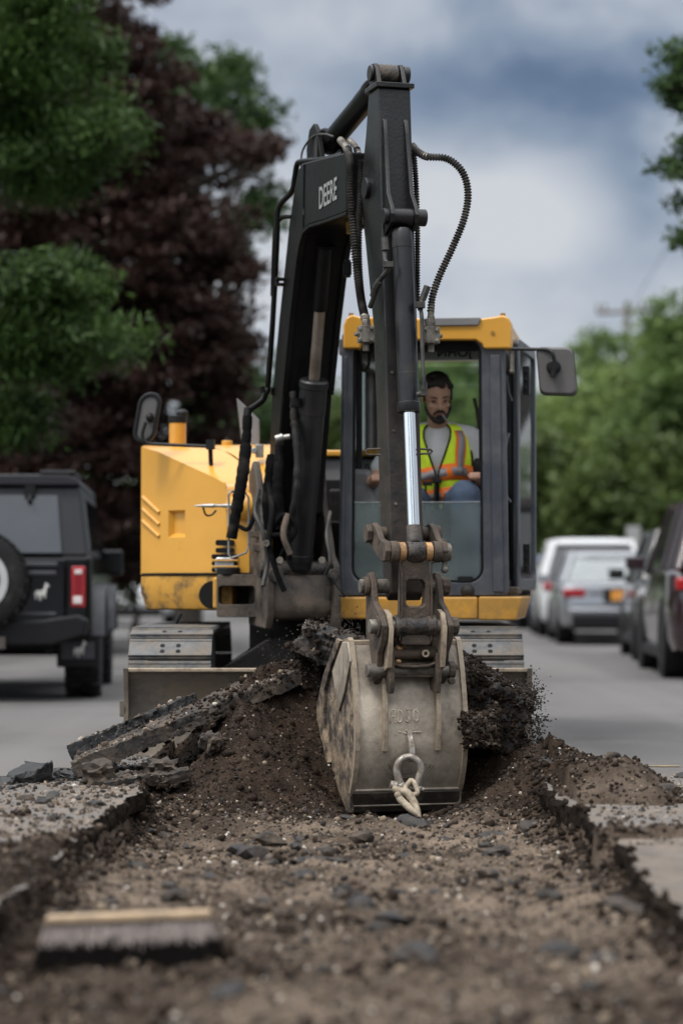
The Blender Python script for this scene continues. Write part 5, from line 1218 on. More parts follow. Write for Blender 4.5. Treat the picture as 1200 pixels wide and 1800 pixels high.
# ---------------------------------------------------------------- broken slabs and clods (each a thing of its own)
def rough_slab(name, label, corners, thick, mat, seed, amp=.02, sub=26, cat='asphalt slab', group=None, edge_amp=.03):
    """corners: 4 world points of the upper face (in order); grown into a ragged slab of the given thickness"""
    c = [Vector(q) for q in corners]; nrm = ((c[1] - c[0]).cross(c[3] - c[0])).normalized()
    if nrm.z < 0: nrm = -nrm
    nu = sub; nv = max(8, int(sub * (c[3] - c[0]).length / max(.05, (c[1] - c[0]).length))); nv = min(nv, 44); nt = 7
    rng = np.random.default_rng(seed); vs = []; fs = []
    dims = (nu, nv, nt); idx = {}
    def pt(i, j, k):
        key = (i, j, k)
        if key in idx: return idx[key]
        s, t, w = i / nu, j / nv, k / nt
        p = c[0] * (1 - s) * (1 - t) + c[1] * s * (1 - t) + c[2] * s * t + c[3] * (1 - s) * t
        p = p - nrm * thick * (w + .25 * (vnoise(np.array([s * 3.]), np.array([t * 3.]), seed)[0] - .5) * w)
        cen = (c[0] + c[1] + c[2] + c[3]) / 4
        e = min(s, 1 - s, t, 1 - t)
        a = np.array([p.x * 9, p.y * 9 + p.z * 9]); n1 = fbm(np.array([p.x * 7 + p.z * 5]), np.array([p.y * 7 - p.z * 4]), 4, seed)[0]
        n2 = fbm(np.array([p.x * 22 + p.z * 19]), np.array([p.y * 22 - p.z * 23]), 3, seed + 5)[0]
        n3 = fbm(np.array([p.x * 60 + p.z * 51]), np.array([p.y * 60 - p.z * 57]), 2, seed + 9)[0]
        p = p + nrm * (n1 * amp + n2 * amp * .7 + n3 * .007)
        if e < .02:
            out = (p - cen); out = (out - nrm * out.dot(nrm)).normalized(); p = p + out * (n1 * edge_amp * 1.3 + n2 * edge_amp + n3 * .012 + rng.uniform(-.006, .006))
        idx[key] = len(vs); vs.append(p); return idx[key]
    for i in range(nu):
        for j in range(nv):
            fs.append((pt(i, j, 0), pt(i + 1, j, 0), pt(i + 1, j + 1, 0), pt(i, j + 1, 0))); fs.append((pt(i, j, nt), pt(i, j + 1, nt), pt(i + 1, j + 1, nt), pt(i + 1, j, nt)))
    for k in range(nt):
        for i in range(nu):
            fs.append((pt(i, 0, k), pt(i, 0, k + 1), pt(i + 1, 0, k + 1), pt(i + 1, 0, k))); fs.append((pt(i, nv, k), pt(i + 1, nv, k), pt(i + 1, nv, k + 1), pt(i, nv, k + 1)))
        for j in range(nv):
            fs.append((pt(0, j, k), pt(0, j + 1, k), pt(0, j + 1, k + 1), pt(0, j, k + 1))); fs.append((pt(nu, j, k), pt(nu, j, k + 1), pt(nu, j + 1, k + 1), pt(nu, j + 1, k)))
    m = MB(); m.add(vs, fs); base = (c[0] + c[1] + c[2] + c[3]) / 4 - nrm * thick; base.z = min(v.z for v in map(Vector, vs))
    o = m.build(name, mat, base=base, smooth=32); return tag(o, label, cat, group)
def build_slabs():
    # long slab prised up at its right end, leaning on the heap
    rough_slab('asphalt_slab', 'long tan-topped asphalt slab tilted up against the dirt heap left of the bucket', [P(122, 1343, 11.75), P(525, 1178, 12.75), P(498, 1163, 13.1), P(150, 1322, 12.25)], .085, m_slabtop, 3, .010, 90, edge_amp=.014)
    rough_slab('asphalt_slab', 'black-edged asphalt slab lying behind the long tilted slab on the left', [P(118, 1312, 12.15), P(332, 1224, 12.7), P(345, 1218, 13.0), P(150, 1300, 12.5)], .09, m_tar, 8, .010, 64, edge_amp=.02)
    rough_slab('asphalt_slab', 'black lifted asphalt slab with a pebble on top, behind the left of the bucket', [P(528, 1100, 12.75), P(650, 1135, 12.65), P(640, 1120, 13.05), P(545, 1090, 13.1)], .17, m_chunk, 14, .022, 44)
    rough_slab('asphalt_slab', 'thick dark slab dropping crumbs right of the bucket', [P(800, 1165, 12.4), P(940, 1236, 12.35), P(936, 1216, 12.75), P(805, 1148, 12.8)], .27, m_chunk, 19, .028, 44)
    rough_slab('asphalt_slab', 'flat dark slab pointing right at the end of the spoil', [P(1020, 1352, 11.6), P(1176, 1384, 11.35), P(1165, 1372, 11.75), P(1035, 1345, 12.0)], .045, m_chunk, 24, .012, 44)
    rough_slab('asphalt_slab', 'crusted dark slab half buried at the top of the right spoil', [P(955, 1338, 11.75), P(1040, 1352, 11.7), P(1030, 1335, 12.0), P(965, 1328, 12.05)], .06, m_chunk, 27, .02, 30)
    rough_slab('asphalt_slab', 'brown earthy block leaning against the right of the bucket', [P(815, 1262, 12.1), P(868, 1255, 12.1), P(868, 1248, 12.35), P(815, 1255, 12.35)], .16, m_slabtop, 29, .03, 26)
    rough_slab('asphalt_slab', 'small pale slab under the raised end of the long tilted slab', [P(180, 1375, 11.3), P(330, 1355, 11.7), P(335, 1345, 11.95), P(195, 1362, 11.6)], .05, m_slabtop, 33, .016, 40)
    def clod(name, label, px, py, Y, s, mat, seed, group=None, cat='clod'):
        rng = np.random.default_rng(seed); bv, bf = ico(3); p = P(px, py, Y)
        n = fbm(bv[:, 0] * 1.7 + seed, bv[:, 1] * 1.7 + bv[:, 2] * 1.3, 3, seed); r = 1 + n * .55 + fbm(bv[:, 0] * 4 + seed, bv[:, 1] * 4 + bv[:, 2] * 4, 3, seed + 3) * .5
        v = np.sign(bv) * np.abs(bv) ** .8 * r[:, None] * np.array(s)[None]
        a = rng.uniform(0, 6.28); v[:, :2] = np.stack([v[:, 0] * math.cos(a * .1) - v[:, 1] * math.sin(a * .1), v[:, 0] * math.sin(a * .1) + v[:, 1] * math.cos(a * .1)], -1)
        o = np_mesh(name, v, bf, mat, 3); o.data.shade_smooth(); o.data.set_sharp_from_angle(angle=RAD(30)); o.location = p; return tag(o, label, cat, group)
    def facet(label, px, py, Y, s, mat, seed):
        """angular broken lump: a convex block cut by random planes"""
        rng = np.random.default_rng(seed); bm = bmesh.new(); bmesh.ops.create_cube(bm, size=2)
        for _ in range(13):
            n = Vector(rng.normal(size=3)).normalized(); g = bm.verts[:] + bm.edges[:] + bm.faces[:]
            r = bmesh.ops.bisect_plane(bm, geom=g, plane_co=n * rng.uniform(.72, .98), plane_no=n, clear_outer=True); ed = [e for e in r['geom_cut'] if isinstance(e, bmesh.types.BMEdge)]
            if ed: bmesh.ops.contextual_create(bm, geom=ed)
        bmesh.ops.subdivide_edges(bm, edges=bm.edges[:], cuts=3, use_grid_fill=True); bmesh.ops.triangulate(bm, faces=bm.faces[:])
        for v in bm.verts: v.co = Vector((v.co.x * s[0], v.co.y * s[1], v.co.z * s[2])) + Vector(rng.normal(0, .0035, 3))
        me = bpy.data.meshes.new('asphalt_chunk'); bm.to_mesh(me); bm.free(); me.materials.append(mat); o = bpy.data.objects.new('asphalt_chunk', me); C.collection.objects.link(o); o.location = P(px, py, Y); o.rotation_euler = (0, rng.uniform(-.15, .15), rng.uniform(-.3, .3))
        return tag(o, label, 'clod')
    facet('shiny black asphalt chunk on the road at the left edge', 58, 1368, 11.6, (.115, .09, .068), m_tar, 41)
    facet('low black asphalt chunk right of the shiny one on the left edge', 108, 1364, 11.72, (.075, .06, .045), m_tar, 42)
    facet('small black chunk cut off by the left edge of the picture', 4, 1382, 11.45, (.055, .05, .045), m_tar, 43)
    clod('dirt_clod', 'pointed grey clod below the left slab', 172, 1365, 11.45, (.085, .07, .065), m_slabtop, 44)
    clod('dirt_clod', 'big brown clod under the raised slab beside the dark gap', 372, 1306, 12.0, (.045, .05, .05), m_slabtop, 45)
    clod('dirt_clod', 'pale brown mound of earth under the middle of the long slab', 282, 1352, 11.75, (.09, .08, .05), m_slabtop, 46)
    clod('asphalt_chunk', 'flat dark chunk lying nearest the camera on the right', 988, 1722, 6.55, (.062, .05, .022), m_chunk, 47)
    clod('asphalt_chunk', 'round dark chunk in the gravel right of the middle', 612, 1578, 8.5, (.048, .045, .035), m_chunk, 48)
    clod('asphalt_chunk', 'thin crust of asphalt standing in the gravel below the bucket', 560, 1515, 9.7, (.11, .05, .018), m_chunk, 49)
    rng = np.random.default_rng(77); k = 0
    for _ in range(64):
        x = rng.uniform(-.9, .95); y = rng.uniform(6.2, 11.3); h = float(height(np.array([x]), np.array([y]))[0][0]); s = rng.choice((.018, .024, .03, .045, .06))
        bv, bf = ico(2); n = fbm(bv[:, 0] * 1.9 + k, bv[:, 1] * 1.9 + bv[:, 2], 3, k); v = bv * (1 + n * .6)[:, None] * np.array([s * rng.uniform(.8, 1.7), s * rng.uniform(.8, 1.5), s * rng.uniform(.4, .75)])
        o = np_mesh('asphalt_crumb', v, bf, m_chunk if rng.random() < .8 else m_slabtop, 3); o.data.shade_smooth(); o.data.set_sharp_from_angle(angle=RAD(35)); o.location = (x, y, h + s * .2); o.rotation_euler = (rng.uniform(-.3, .3), rng.uniform(-.3, .3), rng.uniform(0, 6))
        tag(o, 'small dark asphalt crumb lying loose on the gravel of the trench floor', 'asphalt crumb', 'asphalt crumbs on the trench floor'); k += 1
    for _ in range(34):
        s_ = rng.random() < .6; x = rng.uniform(-1.8, -1.0) if s_ else rng.uniform(1.05, 1.7); y = rng.uniform(8.2, 11.9) if s_ else rng.uniform(9.9, 11.9); h = max(0, float(height(np.array([x]), np.array([y]))[0][0])); s = rng.uniform(.015, .04)
        bv, bf = ico(2); n = fbm(bv[:, 0] * 1.9 + k, bv[:, 1] * 1.9 + bv[:, 2], 3, k); v = bv * (1 + n * .6)[:, None] * np.array([s * rng.uniform(.8, 1.7), s * rng.uniform(.8, 1.5), s * rng.uniform(.4, .75)])
        o = np_mesh('asphalt_crumb', v, bf, m_chunk if rng.random() < .7 else m_slabtop, 3); o.data.shade_smooth(); o.data.set_sharp_from_angle(angle=RAD(35)); o.location = (x, y, h + s * .2); o.rotation_euler = (rng.uniform(-.3, .3), rng.uniform(-.3, .3), rng.uniform(0, 6))
        tag(o, 'small dark asphalt crumb lying on the road beside the trench', 'asphalt crumb', 'asphalt crumbs beside the trench'); k += 1
build_slabs()
def dust_slabs():
    rng = np.random.default_rng(44); P_ = []; S_ = []
    for o in [q for q in C.objects if q.name.startswith('asphalt_slab')]:
        up = [p for p in o.data.polygons if p.normal.z > .45]
        ar = np.array([p.area for p in up]); n = int(min(420, ar.sum() * 1000)); ids = rng.choice(len(up), n, p=ar / ar.sum())
        for i in ids: c = up[i].center; P_.append((c.x + o.location.x + rng.normal(0, .008), c.y + o.location.y + rng.normal(0, .008), c.z + o.location.z + .002)); S_.append(rng.uniform(.003, .008) if rng.random() < .93 else rng.uniform(.012, .022))
    Pd, Sd = [], []          # damp earth clinging to the blocks beside the bucket and to the raised end of the long slab
    for o in [q for q in C.objects if q.name.startswith('asphalt_slab')]:
        lab = o['label']; dens = 5200 if 'right of the bucket' in lab else 1500 if 'long tan' in lab else 900 if 'behind the left of the bucket' in lab else 0
        if not dens: continue
        pl = [p for p in o.data.polygons if p.normal.y < .3 or p.normal.z > .4]; ar = np.array([p.area for p in pl]); n = int(min(3000, ar.sum() * dens)); ids = rng.choice(len(pl), n, p=ar / ar.sum())
        for i in ids:
            c = pl[i].center
            if 'long tan' in lab and c.x + o.location.x < -.75 + rng.normal(0, .12): continue
            Pd.append((c.x + o.location.x + rng.normal(0, .01), c.y + o.location.y + rng.normal(0, .006), c.z + o.location.z + rng.normal(0, .006))); Sd.append(rng.uniform(.004, .013) if rng.random() < .95 else rng.uniform(.014, .026))
    o = pebbles('clinging_earth', np.array(Pd), np.array(Sd), bpy.data.materials['dark earth clods'], 46); tag(o, 'damp dark earth clinging to the lifted asphalt slabs', 'earth', kind='stuff')
    o = pebbles('slab_grit', np.array(P_), np.array(S_), m_stone, 45); tag(o, 'grit and small stones lying on the tilted slabs', 'grit', kind='stuff')
dust_slabs()

# ---------------------------------------------------------------- broom head in the foreground
def build_broom():
    Y = 6.75; c = P(226, 1612, Y); wl = P(82, 1617, Y); wr = P(370, 1606, Y)
    gz = float(height(np.array([c.x]), np.array([Y]))[0][0])
    t = thing('broom_head', 'wooden broom head with grey bristles and dark tips standing in the dirt', 'broom', (c.x, Y, gz))
    d = (wr - wl).normalized(); w = (wr - wl).length; n = Vector((d.y, -d.x, 0)).normalized(); up = d.cross(Vector((0, 1, 0)))
    if up.z < 0: up = -up
    R = Matrix((d, Vector((0, 1, 0)), up)).transposed()
    m = MB(); m.box((wl + wr) / 2 + Vector((0, 0, .0)), (w, .065, .022), R); m.build('wood_block', M('bare broom wood', (.36, .26, .16), .7, var=.25, scale=14, dirt=(.16, .12, .09), damt=.3, dscale=8), t, bevel=.006)
    rng = np.random.default_rng(3); N_ = 9000; r = rng.uniform(0, 1, (N_, 4))
    mats = (M('grey bristle', (.26, .215, .195), .6, var=.45, scale=60), M('black bristle tips', (.005, .004, .0035), .9, spec=.1, var=.4, scale=60))  # bristles grey above, near black below
    tops = np.array(wl)[None] + r[:, :1] * np.array(wr - wl)[None]; tops = tops + np.stack([r[:, 0] * 0, (r[:, 1] - .5) * .05, r[:, 0] * 0 - .010], -1)
    # bristles gather in tufts at the block and splay towards the tips
    tuft = np.round(r[:, 0] * 22) / 22; tops[:, 0] += (tuft - r[:, 0]) * w * .45
    fan = (r[:, 0] - .5) * .055 + rng.normal(0, .008, N_); length = .135 + rng.normal(0, .012, N_)
    bow = rng.normal(0, .012, N_)
    tips = tops + np.stack([fan, (r[:, 1] - .5) * .03 + bow - .01, -length], -1); tips[:, 2] = np.maximum(tips[:, 2], gz - .035)
    def strand(a, b, wd):
        side = np.array([wd, 0, 0]); v = np.stack([a - side, a + side, b + side, b - side], 1).reshape(-1, 3); v[:, 1] += np.repeat(rng.uniform(-.0015, .0015, len(a)), 4); return v, np.arange(len(a) * 4).reshape(-1, 4)
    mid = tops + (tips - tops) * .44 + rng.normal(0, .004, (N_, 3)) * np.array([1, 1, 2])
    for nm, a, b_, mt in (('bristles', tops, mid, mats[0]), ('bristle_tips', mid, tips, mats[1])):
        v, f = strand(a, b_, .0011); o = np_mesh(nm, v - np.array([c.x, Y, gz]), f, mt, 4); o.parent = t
        o['kind'] = 'stuff' if False else 'thing'
        del o['kind']
build_broom()
# ================================================================ vehicles
m_blackcar = M('black car paint', (.003, .003, .0035), .12, var=.05, coat=.15, spec=.25)
m_satin = M('satin grey-black roof', (.018, .018, .021), .45, var=.05, spec=.35)
m_trim = M('black car trim', (.007, .007, .008), .5, var=.1, spec=.25)
m_flare = M('grey fender plastic', (.045, .046, .052), .5, var=.08)
m_red = M('tail lamp red', (.30, .008, .012), .12, var=.25, scale=18, coat=.5)
m_wlens = M('tail lamp clear', (.62, .56, .54), .12, var=.15, scale=30)
m_silver = M('silver car paint', (.32, .33, .35), .24, .6, var=.04, coat=.6)
m_whitec = M('white car paint', (.62, .63, .64), .25, var=.03, coat=.5)
m_maroon = M('dark maroon paint', (.022, .010, .012), .16, var=.05, coat=.7)
m_darkcar = M('dark green-black paint', (.014, .016, .014), .18, var=.05, coat=.6)
m_alloy = M('alloy wheel', (.35, .35, .36), .3, .8, var=.1)
m_plate = M('orange number plate', (.62, .26, .04), .5, var=.15, scale=30)
m_bluec = M('blue car paint', (.02, .04, .10), .22, coat=.5)
def wheel(parent, x, y, r, w, out, rim_mat=None, tread=False):
    m = MB(); h = w / 2
    m.lathe([(-h, r * .62), (-h, r * .9), (-h * .85, r * .97), (-h * .6, r), (h * .6, r), (h * .85, r * .97), (h, r * .9), (h, r * .62)], (x, y, r), Vector((1, 0, 0)), 36)
    if tread:
        for k in range(34):
            a = 2 * math.pi * k / 34; R = Matrix.Rotation(a, 3, 'X')
            for s in (-1, 1): m.box(Vector((x + s * h * .55 + (.02 if k % 2 else -.02), y, r)) + R @ Vector((0, 0, r + .004)), (h * .62, r * .11, .022), R)
    t = m.build('wheel', m_rubber, parent, smooth=30)
    q = MB(); q.lathe([(-.02, .02), (-.03, r * .25), (-.01, r * .5), (.0, r * .62), (-h * .8, r * .63), (-h * .8, .05)] if False else [(0, .01), (.012, r * .18), (.0, r * .2), (-.02, r * .52), (.02, r * .6), (.025, r * .64), (-.06, r * .64)], (x + out * h * .75, y, r), Vector((out, 0, 0)), 28)
    for k in range(5):
        a = 2 * math.pi * k / 5; R = Matrix.Rotation(a, 3, 'X'); q.box(Vector((x + out * h * .82, y, r)) + R @ Vector((0, 0, r * .36)), (.03, r * .14, r * .52), R)
    q.build('rim', rim_mat or m_alloy, t, smooth=30); return t
def car(name, label, cat, loc, rz, L, Wd, Hh, belt, paint, style, r=.33, wb=2.8, lamps='tail', group=None, plate=None, tint=None):
    """a road car built about its ground centre, nose towards +y"""
    t = thing(name, label, cat, (0, 0, 0), group); hw = Wd / 2; y0 = -L / 2; y1 = L / 2
    # lower body: rounded sections along the length (y, half width, bottom, shoulder, deck)
    hood = belt - .06
    st = [(y0, .86, .36, belt - .32, belt - .26), (y0 + .05, .93, .28, belt - .16, belt - .08), (y0 + .22, .985, .24, belt - .08, belt - .005), (y0 + .8, 1, .22, belt - .06, belt + .01), (y0 + 1.9, 1, .2, belt - .06, belt), (y1 - 1.5, 1, .2, belt - .08, belt - .01),
          (y1 - .75, .985, .22, hood - .16, hood - .06), (y1 - .25, .94, .24, hood - .28, hood - .17), (y1 - .05, .86, .30, hood - .38, hood - .3), (y1, .78, .36, hood - .44, hood - .38)]
    m = MB(); loops = []
    for y, k, zb, zs, zd in st:
        a = hw * k; half = [(0, zb), (a * .80, zb), (a * .95, zb + .05), (a * .985, zb + .16), (a, (zb + zs) / 2 + .02), (a * .985, zs), (a * .93, zs + (zd - zs) * .7), (a * .80, zd), (0, zd + .012)]
        loops.append([Vector((x, y, z)) for x, z in half] + [Vector((-x, y, z)) for x, z in half[-2:0:-1]])
    m.loft(loops); body = m.build('body', paint, t, smooth=40, bevel=0)
    # glass house
    if style == 'sedan': gb = (y0 + .62, y1 - 1.18); gt = (y0 + 1.42, y1 - 2.05)
    elif style == 'suv': gb = (y0 + .08, y1 - 1.15); gt = (y0 + .42, y1 - 1.9)
    else: gb = (y0 + .10, y1 - 1.15); gt = (y0 + .35, y1 - 1.85)
    wb_, wt = hw * .92, hw * .70; zr = Hh - .035; zt = belt - .02
    def gl(y, w, z): return [Vector((-w, y, z)), Vector((w, y, z))]
    m = MB(); A = [gl(gb[0], wb_, zt), gl(gb[1], wb_, zt), gl(gt[1], wt, zr), gl(gt[0], wt, zr)]
    v = [p for q in A for p in q]; m.add(v, [(0, 1, 3, 2), (2, 3, 5, 4), (4, 5, 7, 6), (6, 7, 1, 0), (0, 2, 4, 6), (1, 7, 5, 3)]); m.build('windows', tint or m_tint, t, bevel=.05, seg=3)
    rf = MB(); ro = []
    for y, w, z in ((gt[0] - .10, wt * .93, zr - .045), (gt[0] - .02, wt * .99, zr + .002), (gt[0] + .35, wt * 1.02, zr + .03), ((gt[0] + gt[1]) / 2, wt * 1.02, zr + .035), (gt[1] - .2, wt * 1.0, zr + .02), (gt[1] + .04, wt * .95, zr - .02)):
        ro.append([Vector((-w, y, z - .03)), Vector((-w * .96, y, z - .005)), Vector((-w * .6, y, z + .012)), Vector((w * .6, y, z + .012)), Vector((w * .96, y, z - .005)), Vector((w, y, z - .03)), Vector((w * .5, y, z - .04)), Vector((-w * .5, y, z - .04))])
    rf.loft(ro)
    for s in (-1, 1):
        rf.tube([Vector((s * wb_ * 1.0, gb[0] - .02, zt)), Vector((s * wt * 1.0, gt[0] - .03, zr))], .045, 8); rf.tube([Vector((s * wb_, gb[1] + .02, zt)), Vector((s * wt, gt[1] + .02, zr))], .04, 8)
        ym = (gb[0] + gb[1]) / 2
        if style != 'sedan':
            yc = gb[0] + .95; rf.tube([Vector((s * wb_ * 1.005, yc - .1, zt)), Vector((s * wt * 1.015, yc, zr))], .05, 8)
        rf.tube([Vector((s * wb_ * 1.0, ym - .05, zt)), Vector((s * wt * 1.01, ym, zr))], .035, 8)
    rf.build('roof', paint, t, smooth=45)
    tr = MB(); tr.box((0, y0 - .01, .36), (Wd * .80, .08, .20)); tr.box((0, y1 + .0, .33), (Wd * .72, .08, .18))
    for s in (-1, 1): tr.box((s * (hw - .02), 0, .24), (.05, L * .5, .12))
    tr.build('bumper_trim', m_trim, t, bevel=.03)
    for s in (-1, 1):
        m = MB(); m.box((s * hw * .76, y0 + .06, belt - .16), (hw * .36, .16, .13)); m.box((s * hw * .895, y0 + .13, belt - .155), (.10, .22, .12)); tl = m.build('tail_lamp', m_red, t, bevel=.03, seg=3)
        m = MB(); m.box((s * hw * .74, y1 - .14, hood - .22), (hw * .42, .24, .13)); m.build('headlamp', m_wlens, t, bevel=.03)
        m = MB(); m.box((s * (hw + .11), y1 - 1.75, belt + .07), (.20, .10, .14)); m.box((s * (hw + .01), y1 - 1.72, belt + .02), (.10, .05, .04)); m.build('side_mirror', paint, t, bevel=.03)
        for yy in (-wb / 2, wb / 2):
            a = MB(); a.cyl((s * (hw - .26), yy, r), (s * (hw + .004), yy, r), r * 1.13, n=30); a.build('wheel_arch', m_trim, t, bevel=.01)
            wheel(t, s * (hw - .10), yy, r, .225, s)
    if plate:
        m = MB(); m.box((0, y0 - .02, belt - .20), (.52, .03, .20)); m.build('plate_recess', m_trim, t, bevel=.02)
        m = MB(); m.box((0, y0 - .04, belt - .20), (.31, .01, .155)); m.build('number_plate', plate, t, bevel=.004)
    m = MB(); m.box((0, y0 + .02, .52), (Wd * .86, .10, .10)); m.build('bumper', paint, t, bevel=.04, seg=3)
    t.location = loc; t.rotation_euler = (0, 0, rz); return t
def build_cars():
    SL = 'car parked along the right of the road'
    # silver sedan, seen from behind
    t = car('parked_sedan', 'silver sedan with an orange number plate and red tail lamp, parked behind the dark SUV', 'car', (4.36, 39.4, 0), RAD(-2.3), 4.85, 1.85, 1.46, .96, m_silver, 'sedan', .335, 2.9, plate=m_plate, tint=glass_mat('sedan glass', (.45, .5, .5), .3, (.5, .55, .55), .9))
    m = MB(); m.box((0, -2.43, .80), (1.0, .02, .05)); m.build('chrome_strip', m_alloy, t, bevel=.008); 
    m = MB(); m.box((0, -2.38, .965), (1.5, .14, .025)); m.build('boot_lip', m_silver, t, bevel=.01)
    car('parked_suv', 'white SUV parked beyond the silver sedan', 'car', (4.50, 44.6, 0), RAD(-2.0), 4.7, 1.9, 1.74, 1.05, m_whitec, 'suv', .36, 2.8)
    car('parked_suv', 'dark maroon SUV cut off by the right edge of the picture', 'car', (4.25, 25.8, 0), RAD(-2.6), 4.8, 1.92, 1.82, 1.10, m_maroon, 'suv', .385, 2.75)
    car('parked_hatchback', 'black car squeezed in front of the dark maroon SUV', 'car', (4.60, 31.2, 0), RAD(-3.6), 4.5, 1.84, 1.62, 1.0, m_darkcar, 'suv', .34, 2.7)
    car('parked_car', 'dark blue car half hidden by the cab, farthest in the right row', 'car', (4.55, 51.5, 0), RAD(-1), 4.6, 1.82, 1.52, .98, m_bluec, 'suv', .33, 2.7)
    car('approaching_car', 'white car facing us far down the left side of the road', 'car', (-4.58, 54.5, 0), RAD(181), 4.6, 1.85, 1.62, .98, m_whitec, 'suv', .34, 2.75)
    for x, y, z in ((3.62, 23.2, 1.12),): pass
build_cars()

def build_offroader():
    t = thing('off_roader', 'black boxy off-roader with a spare wheel on its tailgate at the left edge', 'off-roader', (0, 0, 0))
    hw = .90; L = 4.4
    m = MB(); m.box((0, L / 2, .87), (hw * 2, L - .1, .62)); body = m.build('body', m_blackcar, t, bevel=.05, seg=3)
    m = MB(); m.box((0, L / 2 + .3, .50), (hw * 1.6, L - 1.0, .24)); m.cyl((-.7, .82, .42), (.7, .82, .42), .07); m.cyl((.55, .55, .45), (.55, .35, .40), .045); m.box((0, .5, .5), (.8, .5, .16)); m.build('chassis', m_trim, t, bevel=.02)
    m = MB(); m.prism([(.05, 1.16), (.16, 1.74), (3.05, 1.74), (3.35, 1.16)], lambda y, z, q: Vector((q * (.80 if z > 1.5 else .87), y, z)), -1, 1); top = m.build('cabin', m_satin, t, bevel=.03)
    m = MB(); m.loft([[Vector((s * w, y, z)) for s, w in ((-1, .80), (-1, .74), (1, .74), (1, .80))] for y, z in ((0, 0),)] * 1) if False else None
    m.prism([(-.81, 1.735), (-.78, 1.80), (-.70, 1.83), (.70, 1.83), (.78, 1.80), (.81, 1.735)], lambda x, z, q: Vector((x, q, z)), .10, 3.1); m.build('roof', m_satin, t, bevel=.02)
    # roof hoop / rail with a step at the outer end
    m = MB(); m.box((.62, .7, 1.845), (.28, 1.2, .03)); m.cut().box((-.62, .7, 1.845), (.28, 1.2, .03)); m.build('roof_panel', m_satin, t, bevel=.01)
    # tailgate glass, slats, handle
    m = MB(); m.prism([(-.66, 1.19), (-.62, 1.66), (.62, 1.66), (.66, 1.19)], lambda x, z, q: Vector((x, .05 + (z - 1.16) * .19 + q, z)), -.022, 0); w = m.build('rear_window', M('smoked rear glass', (.035, .04, .045), .06, spec=.8, var=.1), t, bevel=.004)
    m = MB(); m.box((.40, .13, 1.69), (.09, .05, .13)); m.cyl((.40, .12, 1.66), (.40, .06, 1.6), .02); m.build('wiper_housing', m_trim, w, bevel=.012)
    m = MB(); m.box((0, .02, .89), (1.40, .05, .52)); tg = m.build('tailgate', m_blackcar, t, bevel=.03)
    m = MB()
    for z, w_ in ((1.10, .42), (1.03, .40), (.70, .40), (.645, .36), (.59, .44)): m.cut().box((.42, -.012, z), (w_, .02, .035))
    m.build('tailgate_rib', m_flare, tg, bevel=.010)
    def emblem(cx, cz, s, y, parent):
        # bucking-horse badge: head up right, hind legs kicked left, mane and tail
        out = [(-.55, .1), (-.42, .32), (-.12, .28), (.12, .34), (.26, .58), (.34, .82), (.30, .98), (.50, .92), (.72, .70), (.66, .58), (.52, .62), (.46, .40), (.44, .12), (.36, -.06), (.40, -.38), (.32, -.42), (.22, -.10), (.04, -.16), (-.04, -.50), (-.12, -.70), (-.18, -.46), (-.2, -.2), (-.34, -.16), (-.42, -.44), (-.56, -.50), (-.50, -.2), (-.62, -.06)]
        k = MB(); k.prism([(cx + a * s, cz + b * s) for a, b in out], lambda a, b, q: Vector((a, y + q, b)), -.006, .0); k.build('horse_badge', M('white badge', (.62, .61, .58), .5, var=.25, scale=25), parent, smooth=0)
    emblem(.50, .865, .09, -.012, tg)
    # spare wheel
    m = MB(); m.lathe([(-.13, .25), (-.13, .34), (-.11, .385), (.11, .40), (.13, .37), (.13, .25)], (0, -.16, .97), Vector((0, 1, 0)), 44)
    for k in range(40):
        a = 2 * math.pi * k / 40; R = Matrix.Rotation(a, 3, 'Y')
        for s in (-1, 1): m.box(Vector((0, -.16 + s * .06 + (.012 if k % 2 else -.012), .97)) + R @ Vector((0, 0, .400)), (.045, .07, .02), R)
    sp = m.build('spare_wheel', m_rubber, t, smooth=30)
    m = MB(); m.lathe([(0, .195), (.0, .255), (.03, .26), (.04, .235), (.03, .195), (0, .195)], (0, -.295, .97), Vector((0, 1, 0)), 44, False); m.build('rim_ring', M('pale rim ring', (.55, .55, .55), .35, .5, var=.1), sp)
    m = MB(); m.lathe([(0, .02), (0, .19), (.10, .20)], (0, -.255, .97), Vector((0, 1, 0)), 30)
    for k in range(6): R = Matrix.Rotation(2 * math.pi * k / 6, 3, 'Y'); m.box(Vector((0, -.265, .97)) + R @ Vector((0, 0, .11)), (.05, .03, .17), R)
    m.build('rim', m_trim, sp, bevel=.004)
    for s in (-1, 1):
        m = MB(); m.box((s * .795, -.005, .92), (.115, .07, .33)); tl = m.build('tail_lamp', m_red, t, bevel=.014, seg=3)
        m = MB(); m.box((s * .79, -.044, .815), (.07, .012, .06)); m.cut().box((s * .795, -.044, 1.04), (.06, .010, .035)); m.build('reversing_lamp', m_wlens, tl, bevel=.006)
        m = MB(); m.box((s * .795, -.041, .94), (.06, .008, .16)); m.build('lamp_core', M('deep red lens', (.20, .006, .01), .15), tl, bevel=.004)
        # flares and wheels
        for yy in (.90, 3.5):
            f = MB(); pts = []
            for k in range(9): a = RAD(8 + 164 * k / 8); pts.append((yy + .50 * math.cos(a), .44 + .50 * math.sin(a)))
            inner = [(yy + .42 * math.cos(RAD(8 + 164 * k / 8)), .44 + .42 * math.sin(RAD(8 + 164 * k / 8))) for k in range(8, -1, -1)]
            f.prism(pts + inner, lambda y, z, q, s=s: Vector((s * (.80 + q), y, z)), 0, .19); f.build('fender_flare', m_flare, t, bevel=.02)
            wheel(t, s * .80, yy, .415, .29, s, m_trim, True)
        m = MB(); m.box((s * .775, .36, .395), (.34, .02, .26)); mf = m.build('mud_flap', m_trim, t, bevel=.008)
        m = MB(); m.box((s * .775, .345, .40), (.27, .012, .14)); m.build('flap_plate', m_flare, mf, bevel=.004)
